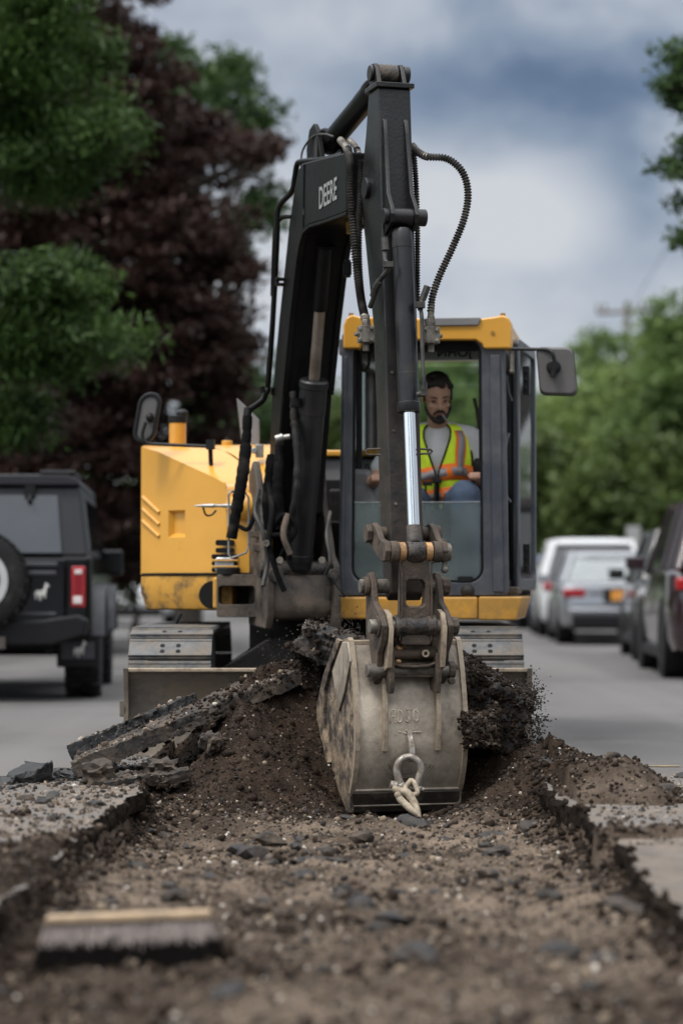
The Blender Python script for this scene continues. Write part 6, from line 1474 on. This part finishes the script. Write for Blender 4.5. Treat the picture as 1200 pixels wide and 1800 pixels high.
        emblem(s * .79, .40, .085, .337, mf)
        m = MB(); m.box((s * .975, 2.62, 1.14), (.20, .14, .23)); m.box((s * .9, 2.64, 1.08), (.2, .06, .06)); m.build('side_mirror', m_blackcar, t, bevel=.04, seg=3)
        m = MB(); m.prism([(.42, 1.22), (.50, 1.64), (1.35, 1.64), (1.38, 1.22)], lambda y, z, q, s=s: Vector((s * (.87 - (z - 1.16) * .12 + q), y, z)), -.01, .012); m.prism([(1.5, 1.22), (1.48, 1.64), (2.9, 1.64), (3.15, 1.22)], lambda y, z, q, s=s: Vector((s * (.87 - (z - 1.16) * .12 + q), y, z)), -.01, .012); m.build('side_window', m_tint, t, smooth=0)
    # rear bumper with its upturned ends, tow bar
    m = MB(); m.prism([(-.86, .53), (-.60, .45), (.60, .45), (.86, .53), (.88, .66), (.80, .70), (.50, .66), (-.50, .66), (-.80, .70), (-.88, .66)], lambda x, z, q: Vector((x, q, z)), -.16, .12); bp = m.build('rear_bumper', m_trim, t, bevel=.03, seg=3)
    m = MB(); m.box((.0, -.17, .475), (.46, .05, .10)); m.build('tow_bar', M('dirty steel', (.12, .10, .085), .6, .3), bp, bevel=.01)
    m = MB(); m.box((0, L - .1, .86), (1.6, .2, .4)); m.build('grille_panel', m_trim, t, bevel=.03)
    m = MB(); m.box((0, 3.75, 1.185), (1.6, 1.2, .04)); m.build('bonnet', m_blackcar, t, bevel=.02)
    t.location = (-2.90, 19.35, 0); t.rotation_euler = (0, 0, RAD(3.5))
build_offroader()
# ================================================================ trees, pole
m_bark = M('tree bark', (.035, .028, .022), .9, var=.4, scale=8, bump=.6, bscale=20)
m_copper = leaf_mat('copper beech leaves', (.0080, .0040, .0034), (.066, .031, .022), .25)
m_oak = leaf_mat('oak leaves', (.009, .022, .006), (.088, .158, .034), .32)
m_oakdark = leaf_mat('dark oak leaves', (.016, .034, .011), (.070, .125, .036), .3)  # muted green for the tree behind the beech and the overhanging branch
m_green = leaf_mat('far green leaves', (.045, .083, .024), (.19, .275, .085), .42)
m_greenb = leaf_mat('far yellow-green leaves', (.06, .10, .028), (.235, .31, .09), .42)
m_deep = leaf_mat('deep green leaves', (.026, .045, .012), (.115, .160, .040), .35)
def leaves(blobs, n, size, seed, per=70, flat=.55, droop=.3, hang=0.):
    """leaf-sized quads gathered in sprays that sit on the shells of the given ellipsoids (center, radii)"""
    rng = np.random.default_rng(seed); w = np.array([max(r) ** 2 for c, r in blobs], float); w /= w.sum()
    ns = max(4, n // per); which = rng.choice(len(blobs), ns, p=w)
    cc = np.array([b[0] for b in blobs], float)[which]; rr = np.array([b[1] for b in blobs], float)[which]
    d = rng.normal(size=(ns, 3)); d /= np.linalg.norm(d, axis=1)[:, None]
    rad = rng.uniform(.35, 1.0, ns) ** .55 * (1 + .12 * np.clip(rng.normal(size=ns), -2, 1.6))
    sc = cc + d * rr * rad[:, None]
    sr = rng.uniform(.6, 1.4, ns) * size * 4.2
    lp = np.repeat(sc, per, 0); lr = np.repeat(sr, per)[:, None]
    out = np.repeat(d, per, 0); N = len(lp)
    off = np.clip(rng.normal(size=(N, 3)), -1.9, 1.9) * np.array([1, 1, flat]) * lr * .55; off[:, 2] -= np.abs(off[:, 0] + off[:, 1]) * droop * .3
    pos = lp + off
    # leaf frame
    nrm = rng.normal(size=(N, 3)) * .8 + np.array([0, 0, .7]); nrm /= np.linalg.norm(nrm, axis=1)[:, None]
    t = rng.normal(size=(N, 3)) - np.array([0, 0, hang]); t -= nrm * (t * nrm).sum(1)[:, None]; t /= np.linalg.norm(t, axis=1)[:, None]; b = np.cross(nrm, t)
    s = size * rng.uniform(.6, 1.3, N)[:, None]; wd = .45 if not hang else .26
    v = np.stack([pos - t * s, pos + b * s * wd, pos + t * s, pos - b * s * wd], 1).reshape(-1, 3)
    return v, np.arange(N * 4).reshape(-1, 4)
def tree(name, label, base, trunk_h, trunk_r, blobs, n, size, mat, seed, group=None, per=70, flat=.55, lean=(0, 0), limbs=26, hang=0.):
    t = thing(name, label, 'tree', base, group); rng = random.Random(seed); b = Vector(base); m = MB()
    top = b + Vector((lean[0], lean[1], trunk_h)); pts = [b + Vector((0, 0, -.1)), b + Vector((.02, 0, .3)), b + (top - b) * .35 + Vector((.06, .05, 0)), b + (top - b) * .7 - Vector((.05, .03, 0)), top]
    m.tube(smooth_path(pts, 4), [trunk_r * (1.35 - .95 * (i / 16)) for i in range(17)], 10)
    for c, r in blobs[:limbs]:
        c = Vector(c); k = rng.uniform(.3, .9); s = b + (top - b) * k
        if c.z < s.z: s = b + (top - b) * max(.12, min(.9, (c.z - b.z) / max(.1, trunk_h) * .8))
        mid = s + (c - s) * .5 + Vector((rng.uniform(-.2, .2), rng.uniform(-.2, .2), rng.uniform(0, .3))); q = smooth_path([s, mid, c], 4)
        m.tube(q, [trunk_r * .42 * (1 - .85 * i / (len(q) - 1)) for i in range(len(q))], 6)
    m.build('trunk', m_bark, t)
    v, f = leaves(blobs, n, size, seed, per, flat, hang=hang); o = np_mesh('crown', v - np.array(base), f, mat, 4); o.parent = t; return t
def px_blob(px, py, Y, rx, ry=None, rd=None, dy=0):
    """an ellipsoid of foliage given by where it shows and its size in metres"""
    p = P(px, py, Y); return ((p.x, p.y + dy, p.z), (rx, rd or rx, ry or rx))
def build_trees():
    R = random.Random(8)
    # copper beech: a tall dark cone left of the machine
    Y = 33; bl = []
    for (x, y, r) in ((60, -60, 1.3), (150, 30, 1.1), (215, 100, .8), (60, 150, 1.4), (170, 190, 1.2), (270, 190, .9), (330, 240, .85), (100, 330, 1.5), (240, 310, 1.3), (350, 330, 1.0), (395, 300, .55), (505, 272, .26), (480, 285, .3), (455, 265, .3), (70, 480, 1.5), (220, 450, 1.4), (350, 440, 1.1), (380, 520, .85), (425, 475, .4), (120, 620, 1.5), (270, 590, 1.4), (380, 600, .9), (420, 620, .5), (60, 740, 1.4), (200, 730, 1.4), (330, 730, 1.2), (420, 700, .55), (100, 850, 1.3), (250, 840, 1.3), (370, 830, 1.0), (430, 800, .55), (-80, 200, 1.6), (-100, 500, 1.8), (-80, 800, 1.6), (40, 930, 1.0), (150, 950, 1.0), (290, 940, .9), (240, 40, .5), (290, 120, .45), (400, 230, .35), (440, 590, .3)):
        if x > 180: x, r = (x - 40, r * .86) if y < 185 else (x - 46, r * .88) if y < 420 else (x - 24, r * .92)
        bl.append(px_blob(x, y, Y + R.uniform(-1.0, 1.2), r * .92, r * .75, r * 1.1))
    bl += [px_blob(x, y, Y + 1.8, r, r) for x, y, r in ((80, 300, 1.7), (170, 420, 1.5), (200, 560, 1.7), (90, 640, 1.7), (260, 700, 1.5), (120, 850, 1.7), (200, 260, 1.0), (60, 120, 1.5))]
    for _ in range(150):
        c, r = R.choice(bl); d = Vector((R.gauss(0, 1), R.gauss(0, .6), R.gauss(0, 1))).normalized() * R.uniform(.8, 1.1); bl.append(((c[0] + d.x * r[0], c[1] + d.y * r[1], c[2] + d.z * r[2]), (R.uniform(.18, .42), R.uniform(.18, .42), R.uniform(.10, .22))))
    p = P(90, 1100, Y); tree('copper_beech', 'tall copper beech with dark purple leaves left of the excavator', (p.x, Y, 0), 8.0, .28, bl, 240000, .058, m_copper, 3, flat=.45, per=90)
    # oak boughs hanging in from the left, nearer
    Y = 25; bl = []
    for (x, y, r) in ((30, 30, .75), (110, 20, .65), (160, 90, .45), (40, 140, .7), (130, 150, .5), (20, 230, .75), (90, 250, .6), (160, 235, .45), (205, 228, .28), (170, 290, .35), (60, 300, .5), (110, 295, .36), (-60, 100, .9), (-70, 260, .9)):
        bl.append(px_blob(x - (52 if y < 185 else 16), y - 8, Y + R.uniform(-.6, .6), r * .72, r * .45))
    for (x, y, r) in ((15, 488, .42), (80, 482, .36), (150, 500, .26), (20, 540, .4), (95, 525, .25), (60, 590, .45), (140, 592, .40), (205, 588, .26), (20, 630, .36), (110, 632, .33), (190, 622, .22), (-50, 560, .6)):
        bl.append(px_blob(x - 12, y, Y - 1.5 + R.uniform(-.5, .5), r * .66, r * .24))
    for (x, y, r) in ((10, 720, .25), (30, 715, .15), (-40, 725, .4)): bl.append(px_blob(x, y, Y - 1, r, r * .7))
    sub_ = []
    for c, r in bl:          # each bough breaks up into thin drooping shelves of leaves of very different size
        for _ in range(7):
            d = Vector((R.gauss(0, .5), R.gauss(0, .6), R.gauss(0, .62))); f = R.choice((.14, .2, .28, .36, .46))
            sub_.append(((c[0] + d.x * r[0] + .1, c[1] + d.y * r[1], c[2] + d.z * r[2]), (r[0] * f * 1.25, r[1] * f, r[0] * f * R.uniform(.25, .5))))
    bl = sub_
    p = P(-160, 1100, Y); tree('oak_tree', 'green oak whose drooping leafy boughs reach in from the left edge', (p.x, Y, 0), 7.0, .22, bl, 80000, .060, m_oak, 5, flat=.7, per=42, limbs=0, hang=1.5)
    # green tree whose crown shows behind the beech
    Y = 42; bl = []
    for (x, y, r) in ((290, 90, .7), (330, 150, .7), (408, 125, .42), (390, 170, .5), (425, 215, .38), (445, 190, .2), (452, 345, .38), (440, 390, .38), (468, 370, .28), (425, 300, .4), (350, 250, .5), (390, 420, .45), (300, 350, .9), (440, 640, .5), (330, 600, 1.3), (400, 720, 1.1), (450, 760, .7), (480, 780, .5)):
        bl.append(px_blob(x + (18 if y < 250 else 0), y, Y + R.uniform(-1, 1), r * .66, r * .6))
    p = P(330, 1060, Y); tree('green_tree', 'green tree showing through behind the edge of the copper beech', (p.x, Y, 0), 7.5, .22, bl, 17000, .09, m_oakdark, 6)
    # shrubs in the shade under the beech
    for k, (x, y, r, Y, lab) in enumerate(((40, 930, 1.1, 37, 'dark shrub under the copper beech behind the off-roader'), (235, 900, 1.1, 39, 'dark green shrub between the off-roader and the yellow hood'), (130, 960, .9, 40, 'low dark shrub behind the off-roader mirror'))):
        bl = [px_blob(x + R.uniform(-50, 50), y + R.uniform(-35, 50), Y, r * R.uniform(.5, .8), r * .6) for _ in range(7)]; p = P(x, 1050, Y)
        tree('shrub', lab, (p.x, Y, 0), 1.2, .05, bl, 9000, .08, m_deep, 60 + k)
    # trees that close the road behind the cab
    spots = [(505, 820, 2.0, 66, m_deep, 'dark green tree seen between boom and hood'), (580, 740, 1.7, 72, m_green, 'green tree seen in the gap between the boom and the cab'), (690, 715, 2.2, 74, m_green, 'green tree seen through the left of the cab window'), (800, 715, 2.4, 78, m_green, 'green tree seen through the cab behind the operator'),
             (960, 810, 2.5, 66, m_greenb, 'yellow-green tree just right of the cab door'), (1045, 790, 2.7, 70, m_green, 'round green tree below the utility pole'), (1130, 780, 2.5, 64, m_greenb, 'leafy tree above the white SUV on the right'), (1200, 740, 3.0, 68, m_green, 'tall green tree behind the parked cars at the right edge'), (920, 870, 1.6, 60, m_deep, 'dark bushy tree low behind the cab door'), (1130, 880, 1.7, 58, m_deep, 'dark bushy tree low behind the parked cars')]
    for k, (x, y, r, Y, mt, lab) in enumerate(spots):
        s = 4250 / Y; ph = r * s; bl = []
        for _ in range(20):
            a = R.uniform(0, 6.28); q = R.uniform(0, 1) ** .6; bl.append(px_blob(x + math.cos(a) * ph * q, y + 40 + math.sin(a) * ph * 1.05 * q, Y + R.uniform(-1.5, 1.5), r * R.uniform(.28, .5), r * R.uniform(.25, .42)))
        for _ in range(7): bl.append(px_blob(x + R.uniform(-1, 1) * ph, 985 - R.uniform(0, 60), Y + R.uniform(-1, 1), r * .45, r * .4))
        p = P(x, 1040, Y); tree('roadside_tree', lab, (p.x, Y, 0), (1025 - y) / s + .8, .2, bl, 17000, .14, mt, 20 + k, 'trees along the far end of the road', per=60)
    # taller spires on the right skyline
    for k, (x, ytop, r, Y, lab) in enumerate(((1190, 490, 1.1, 62, 'tall tree with a loose top at the right edge under the dark branch'), (985, 605, .6, 80, 'thin spire of a tree right of the cab roof'), (1035, 570, .6, 76, 'pointed tree top left of the utility pole'), (1150, 560, .9, 66, 'bushy tree top right of the utility pole'))):
        bl = []; s = 4250 / Y
        for j in range(12):
            f = j / 11; bl.append(px_blob(x + R.uniform(-1, 1) * r * s * (.25 + f), ytop + 18 + f * 250, Y + R.uniform(-.6, .6), r * (.18 + .5 * f), r * (.2 + .32 * f)))
        p = P(x, 1040, Y); tree('skyline_tree', lab, (p.x, Y, 0), (1025 - ytop) / s, .15, bl, 8000, .12, m_greenb if k % 2 else m_green, 40 + k, 'tree tops on the right skyline', per=50)
    # dark branch hanging in at the top right, much nearer
    Y = 27; bl = [px_blob(x, y, Y + R.uniform(-.4, .4), r, r * .6) for x, y, r in ((1198, 90, .16), (1205, 130, .2), (1175, 145, .13), (1195, 165, .18), (1250, 100, .3), (1225, 180, .2), (1198, 240, .12), (1190, 285, .10), (1175, 290, .07), (1205, 300, .15), (1200, 355, .08), (1262, 260, .3), (1192, 410, .05), (1215, 420, .15))]
    bl = bl * 5
    for _ in range(46): bl.append(px_blob(R.uniform(1340, 1760), R.uniform(-330, 430), Y + R.uniform(-2.2, 2.2), R.uniform(.3, .75), R.uniform(.2, .5)))
    p = P(1480, 1100, Y); tree('overhanging_tree', 'dark leafy branch hanging in at the top right corner', (p.x, Y, 0), 7.5, .2, bl, 52000, .045, m_oakdark, 50, per=45)
    # far wood that closes the horizon
    rng = np.random.default_rng(2); bl = []
    for x in np.arange(-60, 61, 3.2): bl.append(((x + rng.uniform(-1, 1), 120 + rng.uniform(-6, 6) , rng.uniform(2.0, 4.0)), (3.4, 3.0, rng.uniform(3, 4.4))))
    for side in (-1, 1):          # unseen trees added behind the camera to darken reflections and side light
        for yy in np.arange(-60, -3, 2.6):
            for _ in range(3): bl.append(((side * rng.uniform(6.0, 11.0) - 1.5 * (side < 0), yy, rng.uniform(1.0, 8.5)), (2.2, 2.2, rng.uniform(1.8, 2.8))))
    for x in np.arange(-16, 17, 2.2): bl.append(((x, -75 + rng.uniform(-4, 4), rng.uniform(2, 6)), (3.2, 3.0, rng.uniform(3, 4.4))))
    for _ in range(60): bl.append(((rng.uniform(-32, -10.5), rng.uniform(18, 62), rng.uniform(1, 11)), (2.6, 2.6, rng.uniform(1.8, 2.8))))  # unseen tree belt added off to the left, darkens the stick's reflection
    v, f = leaves(bl, 140000, .30, 91, 60); o = np_mesh('far_and_unseen_wood', v, f, m_green, 4); tag(o, 'green wood at the far end of the road, with unseen trees added to darken reflections', 'wood', kind='stuff')
build_trees()
def build_pole():
    Y = 95; p = P(1103, 1035, Y); top = P(1103, 530, Y); t = thing('utility_pole', 'weathered wooden utility pole with a crossarm above the right-hand trees', 'utility pole', (p.x, Y, 0))
    wood = M('weathered pole wood', (.16, .14, .125), .85, var=.2); m = MB(); m.tube([(p.x, Y, -.2), (p.x, Y, top.z)], [.17, .12], 12); m.build('pole', wood, t)
    l, r = P(1048, 550, Y), P(1140, 546, Y); m = MB(); m.tube([l, r], .085, 8)
    for q in (.02, .15, .85, .98): c = l + (r - l) * q; m.cyl(c, c + Z * .35, .06)
    m.build('crossarm', wood, t)
    w = MB(); w.tube(smooth_path([P(1106, 548, Y), P(1130, 505, 85), P(1160, 455, 72), P(1182, 415, 60), P(1230, 300, 45)], 6), .012, 5); o = w.build('power_line', m_plastic, base=top); tag(o, 'thin overhead wire running from the utility pole to the upper right', 'wire')
    s = MB(); q0 = P(1112, 1030, 47); 
    s.cyl((q0.x, 47, 0), (q0.x, 47, 2.0), .035); sg = s.build('sign_post', m_alloy, base=(q0.x, 47, 0)); tag(sg, 'thin grey sign post with a small pale plate behind the white SUV', 'sign post')
    s = MB(); s.box((q0.x, 46.95, 1.85), (.28, .02, .42)); s.build('sign_plate', m_white, sg, bevel=.004)
build_pole()
# ================================================================ the operator in the cab
m_skin = M('skin', (.48, .27, .185), .5, var=.08, scale=12)
m_hair = M('black hair', (.016, .010, .007), .6, var=.3, scale=40, bump=.5, bscale=120)
m_shirt = M('light grey t-shirt', (.60, .59, .60), .85, var=.06, bump=.3, bscale=14)
m_vest = M('high-visibility yellow', (.74, .95, .03), .7, var=.05, bump=.3, bscale=12)
m_orange = M('orange tape', (1.0, .20, .015), .6, var=.05)
m_reflect = M('grey reflective tape', (.30, .27, .28), .45, .2, var=.1)
m_jean = M('blue denim', (.075, .105, .16), .85, var=.25, scale=7, bump=.5, bscale=16)
m_boot = M('dark work boots', (.02, .015, .012), .6)
def caps(mb, pts, n=14):
    """a limb through (point, radius) joints, with round ends"""
    p = [Vector(q[0]) for q in pts]; r = [q[1] for q in pts]; path = []; rad = []
    for i in range(len(p) - 1):
        for k in range(8): t = k / 8; path.append(p[i].lerp(p[i + 1], t)); rad.append(r[i] + (r[i + 1] - r[i]) * t)
    path.append(p[-1]); rad.append(r[-1]); mb.tube(path, rad, n); mb.ball(p[0], r[0], n, 10); mb.ball(p[-1], r[-1], n, 10)
    for i in range(1, len(p) - 1): mb.ball(p[i], r[i] * 1.0, n, 10)
def fuse(o, vox, sm=6):
    a = o.modifiers.new('fuse', 'REMESH'); a.mode = 'VOXEL'; a.voxel_size = vox; a.use_smooth_shade = True
    s = o.modifiers.new('soften', 'SMOOTH'); s.factor = .5; s.iterations = sm; return o
def build_operator():
    Y0 = 14.72
    hd = P(768, 700, 14.62); k = 1.06                       # head centre; a large man leaning forward
    hip = P(770, 905, 14.84); t = thing('person', 'bearded man in a yellow safety vest and jeans sitting at the controls in the cab', 'person', (hip.x, hip.y, hip.z))
    yaw = RAD(-4); X = Vector((math.cos(yaw), math.sin(yaw), 0)); Fw = Vector((math.sin(yaw) * -1 * -1, -math.cos(yaw), 0)); Fw = Vector((math.sin(yaw), -math.cos(yaw), 0))
    def T(x, f, z): return hip + (X * x + Fw * f + Z * z)   # body frame: x to the picture's right, f forward, z up from the hips
    sh = P(770, 757, 14.72); shz = sh.z - hip.z; shf = (sh - hip).dot(Fw)
    neck = T(.0, shf + .01, shz + .045)
    # --- body: one continuous surface
    m = MB()
    caps(m, [(T(0, 0, .02), .165), (T(0, .08, .20), .155), (T(0, shf - .02, shz - .16), .165), (T(0, shf, shz - .04), .10)])
    caps(m, [(T(-.19, shf, shz - .05), .068), (T(0, shf, shz - .03), .09), (T(.19, shf, shz - .05), .068)])
    caps(m, [(neck - Z * .05, .066), (hd - Z * .06, .060)])
    # arms: left (picture right) bent to the joystick, right likewise
    aL = [(T(.205, shf, shz - .06), .062), (T(.285, shf - .04, shz - .29), .050), (T(.268, shf + .17, shz - .31), .040), (T(.255, shf + .24, shz - .30), .033)]
    aR = [(T(-.205, shf, shz - .06), .062), (T(-.37, shf - .02, shz - .27), .050), (T(-.385, shf + .17, shz - .32), .042), (T(-.37, shf + .25, shz - .31), .033)]
    for s, A in ((1, aL), (-1, aR)):
        caps(m, A); w = A[-1][0]; d = (A[-1][0] - A[-2][0]).normalized()
        palm = w + d * .05; m.ball(palm, (.040, .048, .026), 12, 8)
        for i in range(4):           # four fingers curled over the lever, thumb from the side
            b0 = palm + X * (.030 - .02 * i) + d * .030 + Z * .012; j1 = b0 + d * .030 + Z * -.006; j2 = j1 + d * .008 - Z * .026; j3 = j2 - d * .016 - Z * .010
            caps(m, [(b0, .0098), (j1, .0094), (j2, .0088), (j3, .0078)], 8)
        b0 = palm - X * s * .036 - d * .01; caps(m, [(b0, .011), (b0 - X * s * .014 + d * .03, .010), (b0 - X * s * .004 + d * .055 - Z * .006, .0085)], 8)
    # legs
    for s in (-1, 1): caps(m, [(T(s * .10, .06, .02), .095), (T(s * .17, .42, .10), .070), (T(s * .185, .46, -.38), .045), (T(s * .185, .50, -.44), .05)])
    # head, jaw, nose, brow, ears
    tilt = Matrix.Rotation(RAD(26), 3, 'X') @ Matrix.Rotation(RAD(8), 3, 'Z')
    def Hd(x, f, z): return hd + (tilt @ Vector((x, -f, z))) * k
    m.ball(Hd(0, -.012, .035), (.078 * k, .098 * k, .098 * k), 22, 16, tilt); m.ball(Hd(0, .020, -.05), (.062 * k, .070 * k, .070 * k), 20, 14, tilt); m.ball(Hd(0, .055, -.085), (.034 * k, .028 * k, .026 * k), 12, 8, tilt)
    caps(m, [(Hd(0, .083, .018), .010 * k), (Hd(0, .101, -.022), .0145 * k)], 10); m.ball(Hd(-.013, .088, -.026), .010 * k, 8, 6); m.ball(Hd(.013, .088, -.026), .010 * k, 8, 6)
    caps(m, [(Hd(-.045, .066, .030), .012 * k), (Hd(0, .080, .028), .010 * k), (Hd(.045, .066, .030), .012 * k)], 8)
    for s in (-1, 1):
        m.ball(Hd(s * .046, .058, -.022), (.020 * k, .018 * k, .018 * k), 10, 8); m.ball(Hd(s * .080, -.012, -.002), (.011 * k, .020 * k, .032 * k), 10, 8, tilt)
    caps(m, [(Hd(-.02, .082, -.058), .008 * k), (Hd(.02, .082, -.058), .008 * k)], 8)
    body = fuse(m.build('body', m_skin, t), .0065, 4)
    # --- hair, beard, brows, eyes
    h = MB(); 
    for i in range(70):
        rr = random.Random(i); a = rr.uniform(0, 6.28); e = rr.uniform(.12, 1.45); x, y, z = math.cos(a) * math.cos(e), math.sin(a) * math.cos(e), math.sin(e)
        if y > .55 and z < .42: continue
        h.ball(Hd(x * .078, -.012 + y * .096, .042 + z * .098), (.023 * k, .023 * k, .018 * k), 8, 6)
    for s in (-1, 1): caps(h, [(Hd(s * .076, .0, .06), .014 * k), (Hd(s * .078, .018, .0), .009 * k)], 8)
    h.ball(Hd(0, -.03, .065), (.080 * k, .086 * k, .082 * k), 18, 12, tilt); fuse(h.build('hair', m_hair, body), .007, 2)
    h = MB(); pts = [(-.074, .008, -.015), (-.070, .030, -.055), (-.046, .056, -.088), (-.022, .076, -.106), (0, .082, -.110), (.022, .076, -.106), (.046, .056, -.088), (.070, .030, -.055), (.074, .008, -.015)]
    caps(h, [(Hd(*q), (.006, .010, .014, .018, .019, .018, .014, .010, .006)[i] * k) for i, q in enumerate(pts)], 10)
    caps(h, [(Hd(-.032, .078, -.066), .008 * k), (Hd(-.018, .092, -.046), .0085 * k), (Hd(0, .096, -.043), .008 * k), (Hd(.018, .092, -.046), .0085 * k), (Hd(.032, .078, -.066), .008 * k)], 8)
    h.ball(Hd(0, .084, -.082), (.022 * k, .014 * k, .013 * k), 10, 6, tilt); fuse(h.build('beard', m_hair, body), .0055, 2)
    h = MB()
    for s in (-1, 1): caps(h.cut(), [(Hd(s * .018, .086, .034), .0035 * k), (Hd(s * .036, .081, .039), .0042 * k), (Hd(s * .053, .067, .034), .003 * k)], 6)
    h.build('eyebrows', m_hair, body)
    h = MB()
    for s in (-1, 1): h.ball(Hd(s * .032, .072, .010), (.012 * k, .009 * k, .006 * k), 10, 6, tilt)
    h.build('eyes', m_hair, body)
    h = MB(); caps(h, [(Hd(-.020, .092, -.0595), .0042 * k), (Hd(0, .097, -.058), .005 * k), (Hd(.020, .092, -.0595), .0042 * k)], 8); h.build('lips', M('lips', (.30, .11, .09), .45), body)
    h = MB(); h.cyl(Hd(.012, .094, -.060), Hd(.028, .150, -.078), .0042); h.build('pale_lip_rod', m_white, body)  # thin pale rod at the lips
    # --- t-shirt
    m = MB(); caps(m, [(T(0, 0, .03), .178), (T(0, .08, .20), .168), (T(0, shf - .02, shz - .16), .178), (T(0, shf, shz - .05), .112)]); caps(m, [(T(-.19, shf, shz - .05), .080), (T(0, shf, shz - .035), .102), (T(.19, shf, shz - .05), .080)])
    for s, A in ((1, aL), (-1, aR)): caps(m, [(A[0][0], .080), (A[0][0].lerp(A[1][0], .80), .076)])
    fuse(m.build('t_shirt', m_shirt, body), .009, 6)
    # --- vest: a sleeveless shell round the trunk, open in a V at the front
    secs = [(-.06, .02, .225, .190), (.03, .03, .222, .205), (.12, .06, .215, .207), (.20, .085, .212, .205), (shz - .20, shf - .02, .212, .196), (shz - .12, shf - .012, .212, .180), (shz - .05, shf, .208, .150), (shz + .005, shf, .172, .116), (shz + .035, shf, .112, .085)]
    secs.sort()
    def vest_pt(a, z, off=0.):
        for i in range(len(secs) - 1):
            if z <= secs[i + 1][0] or i == len(secs) - 2:
                (z0, f0, w0, d0), (z1, f1, w1, d1) = secs[i], secs[i + 1]; q = min(1, max(0, (z - z0) / (z1 - z0))); f, w, d = f0 + (f1 - f0) * q, w0 + (w1 - w0) * q, d0 + (d1 - d0) * q; break
        wr = .006 * math.sin(a * 9 + z * 31) * (1 if z < shz - .15 else .3)
        return T((w + off + wr) * math.sin(a), f + (d + off + wr) * math.cos(a), z)
    zt_, zb_ = shz + .03, .03
    def vgap(z):  return .035 + .42 * max(0, min(1, (z - (shz - .27)) / .27)) ** 1.0
    m = MB(); rows = []
    for z in np.linspace(zb_, zt_, 30):
        g = vgap(z); rows.append([vest_pt(a, z) for a in np.linspace(g, 2 * math.pi - g, 60)])
    m.loft(rows, caps=False, closed=False); vst = m.build('safety_vest', m_vest, body, smooth=80)
    sd_ = vst.modifiers.new('thickness', 'SOLIDIFY'); sd_.thickness = .006; sd_.offset = 1
    def band(name, mat, path, w, off):
        """tape along path of (angle, z), w wide in the vertical or angular sense"""
        b = MB(); L0, L1 = [], []
        for (a, z), (da, dz) in path: L0.append(vest_pt(a - da * w / 2, z - dz * w / 2, off)); L1.append(vest_pt(a + da * w / 2, z + dz * w / 2, off))
        b.loft([L0, L1], caps=False, closed=False); o = b.build(name, mat, vst, smooth=80); q = o.modifiers.new('thickness', 'SOLIDIFY'); q.thickness = .0012; q.offset = 0
    for zc in (.225, .085):
        wv = lambda a: zc + .020 * math.sin(a * 1.0 + .8) + .010 * math.sin(3 * a)
        angs = np.linspace(.05, 2 * math.pi - .05, 70)
        band('orange_tape', m_orange, [((a, wv(a)), (0, 1)) for a in angs], .098, .011); band('reflective_tape', m_reflect, [((a, wv(a)), (0, 1)) for a in angs], .050, .014)
    for s in (-1, 1):
        pth = [((s * (.66 + .10 * q), .245 + (shz - .245 - .005) * q), (1, 0)) for q in np.linspace(0, 1, 16)]
        band('orange_tape', m_orange, pth, .36, .011); band('reflective_tape', m_reflect, pth, .21, .015)
    for s in (-1, 1):
        e = MB(); e.tube([vest_pt(s * vgap(z), z, .010) for z in np.linspace(zb_, zt_, 26)], .0055, 8); e.build('vest_binding', m_seal, vst)
    e = MB(); e.tube([vest_pt(0, z, .018) for z in np.linspace(.03, .20, 10)], .011, 8); e.build('zip', m_seal, vst)
    # armhole piping
    e = MB()
    for s in (-1, 1): e.tube([vest_pt(s * 1.18, z, .012) for z in np.linspace(shz - .22, shz - .01, 10)], .006, 8)
    e.build('armhole_binding', m_seal, vst)
    # --- jeans and boots
    m = MB(); caps(m, [(T(0, 0, -.03), .172), (T(0, .04, .05), .165)])
    for s in (-1, 1): caps(m, [(T(s * .10, .06, .02), .112), (T(s * .17, .42, .10), .098), (T(s * .185, .47, -.36), .070)])
    fuse(m.build('jeans', m_jean, body), .010, 5)
    for s in (-1, 1):
        m = MB(); caps(m, [(T(s * .185, .47, -.38), .058), (T(s * .185, .49, -.44), .055), (T(s * .19, .62, -.465), .045)]); fuse(m.build('boot', m_boot, body), .008, 3)
build_operator()
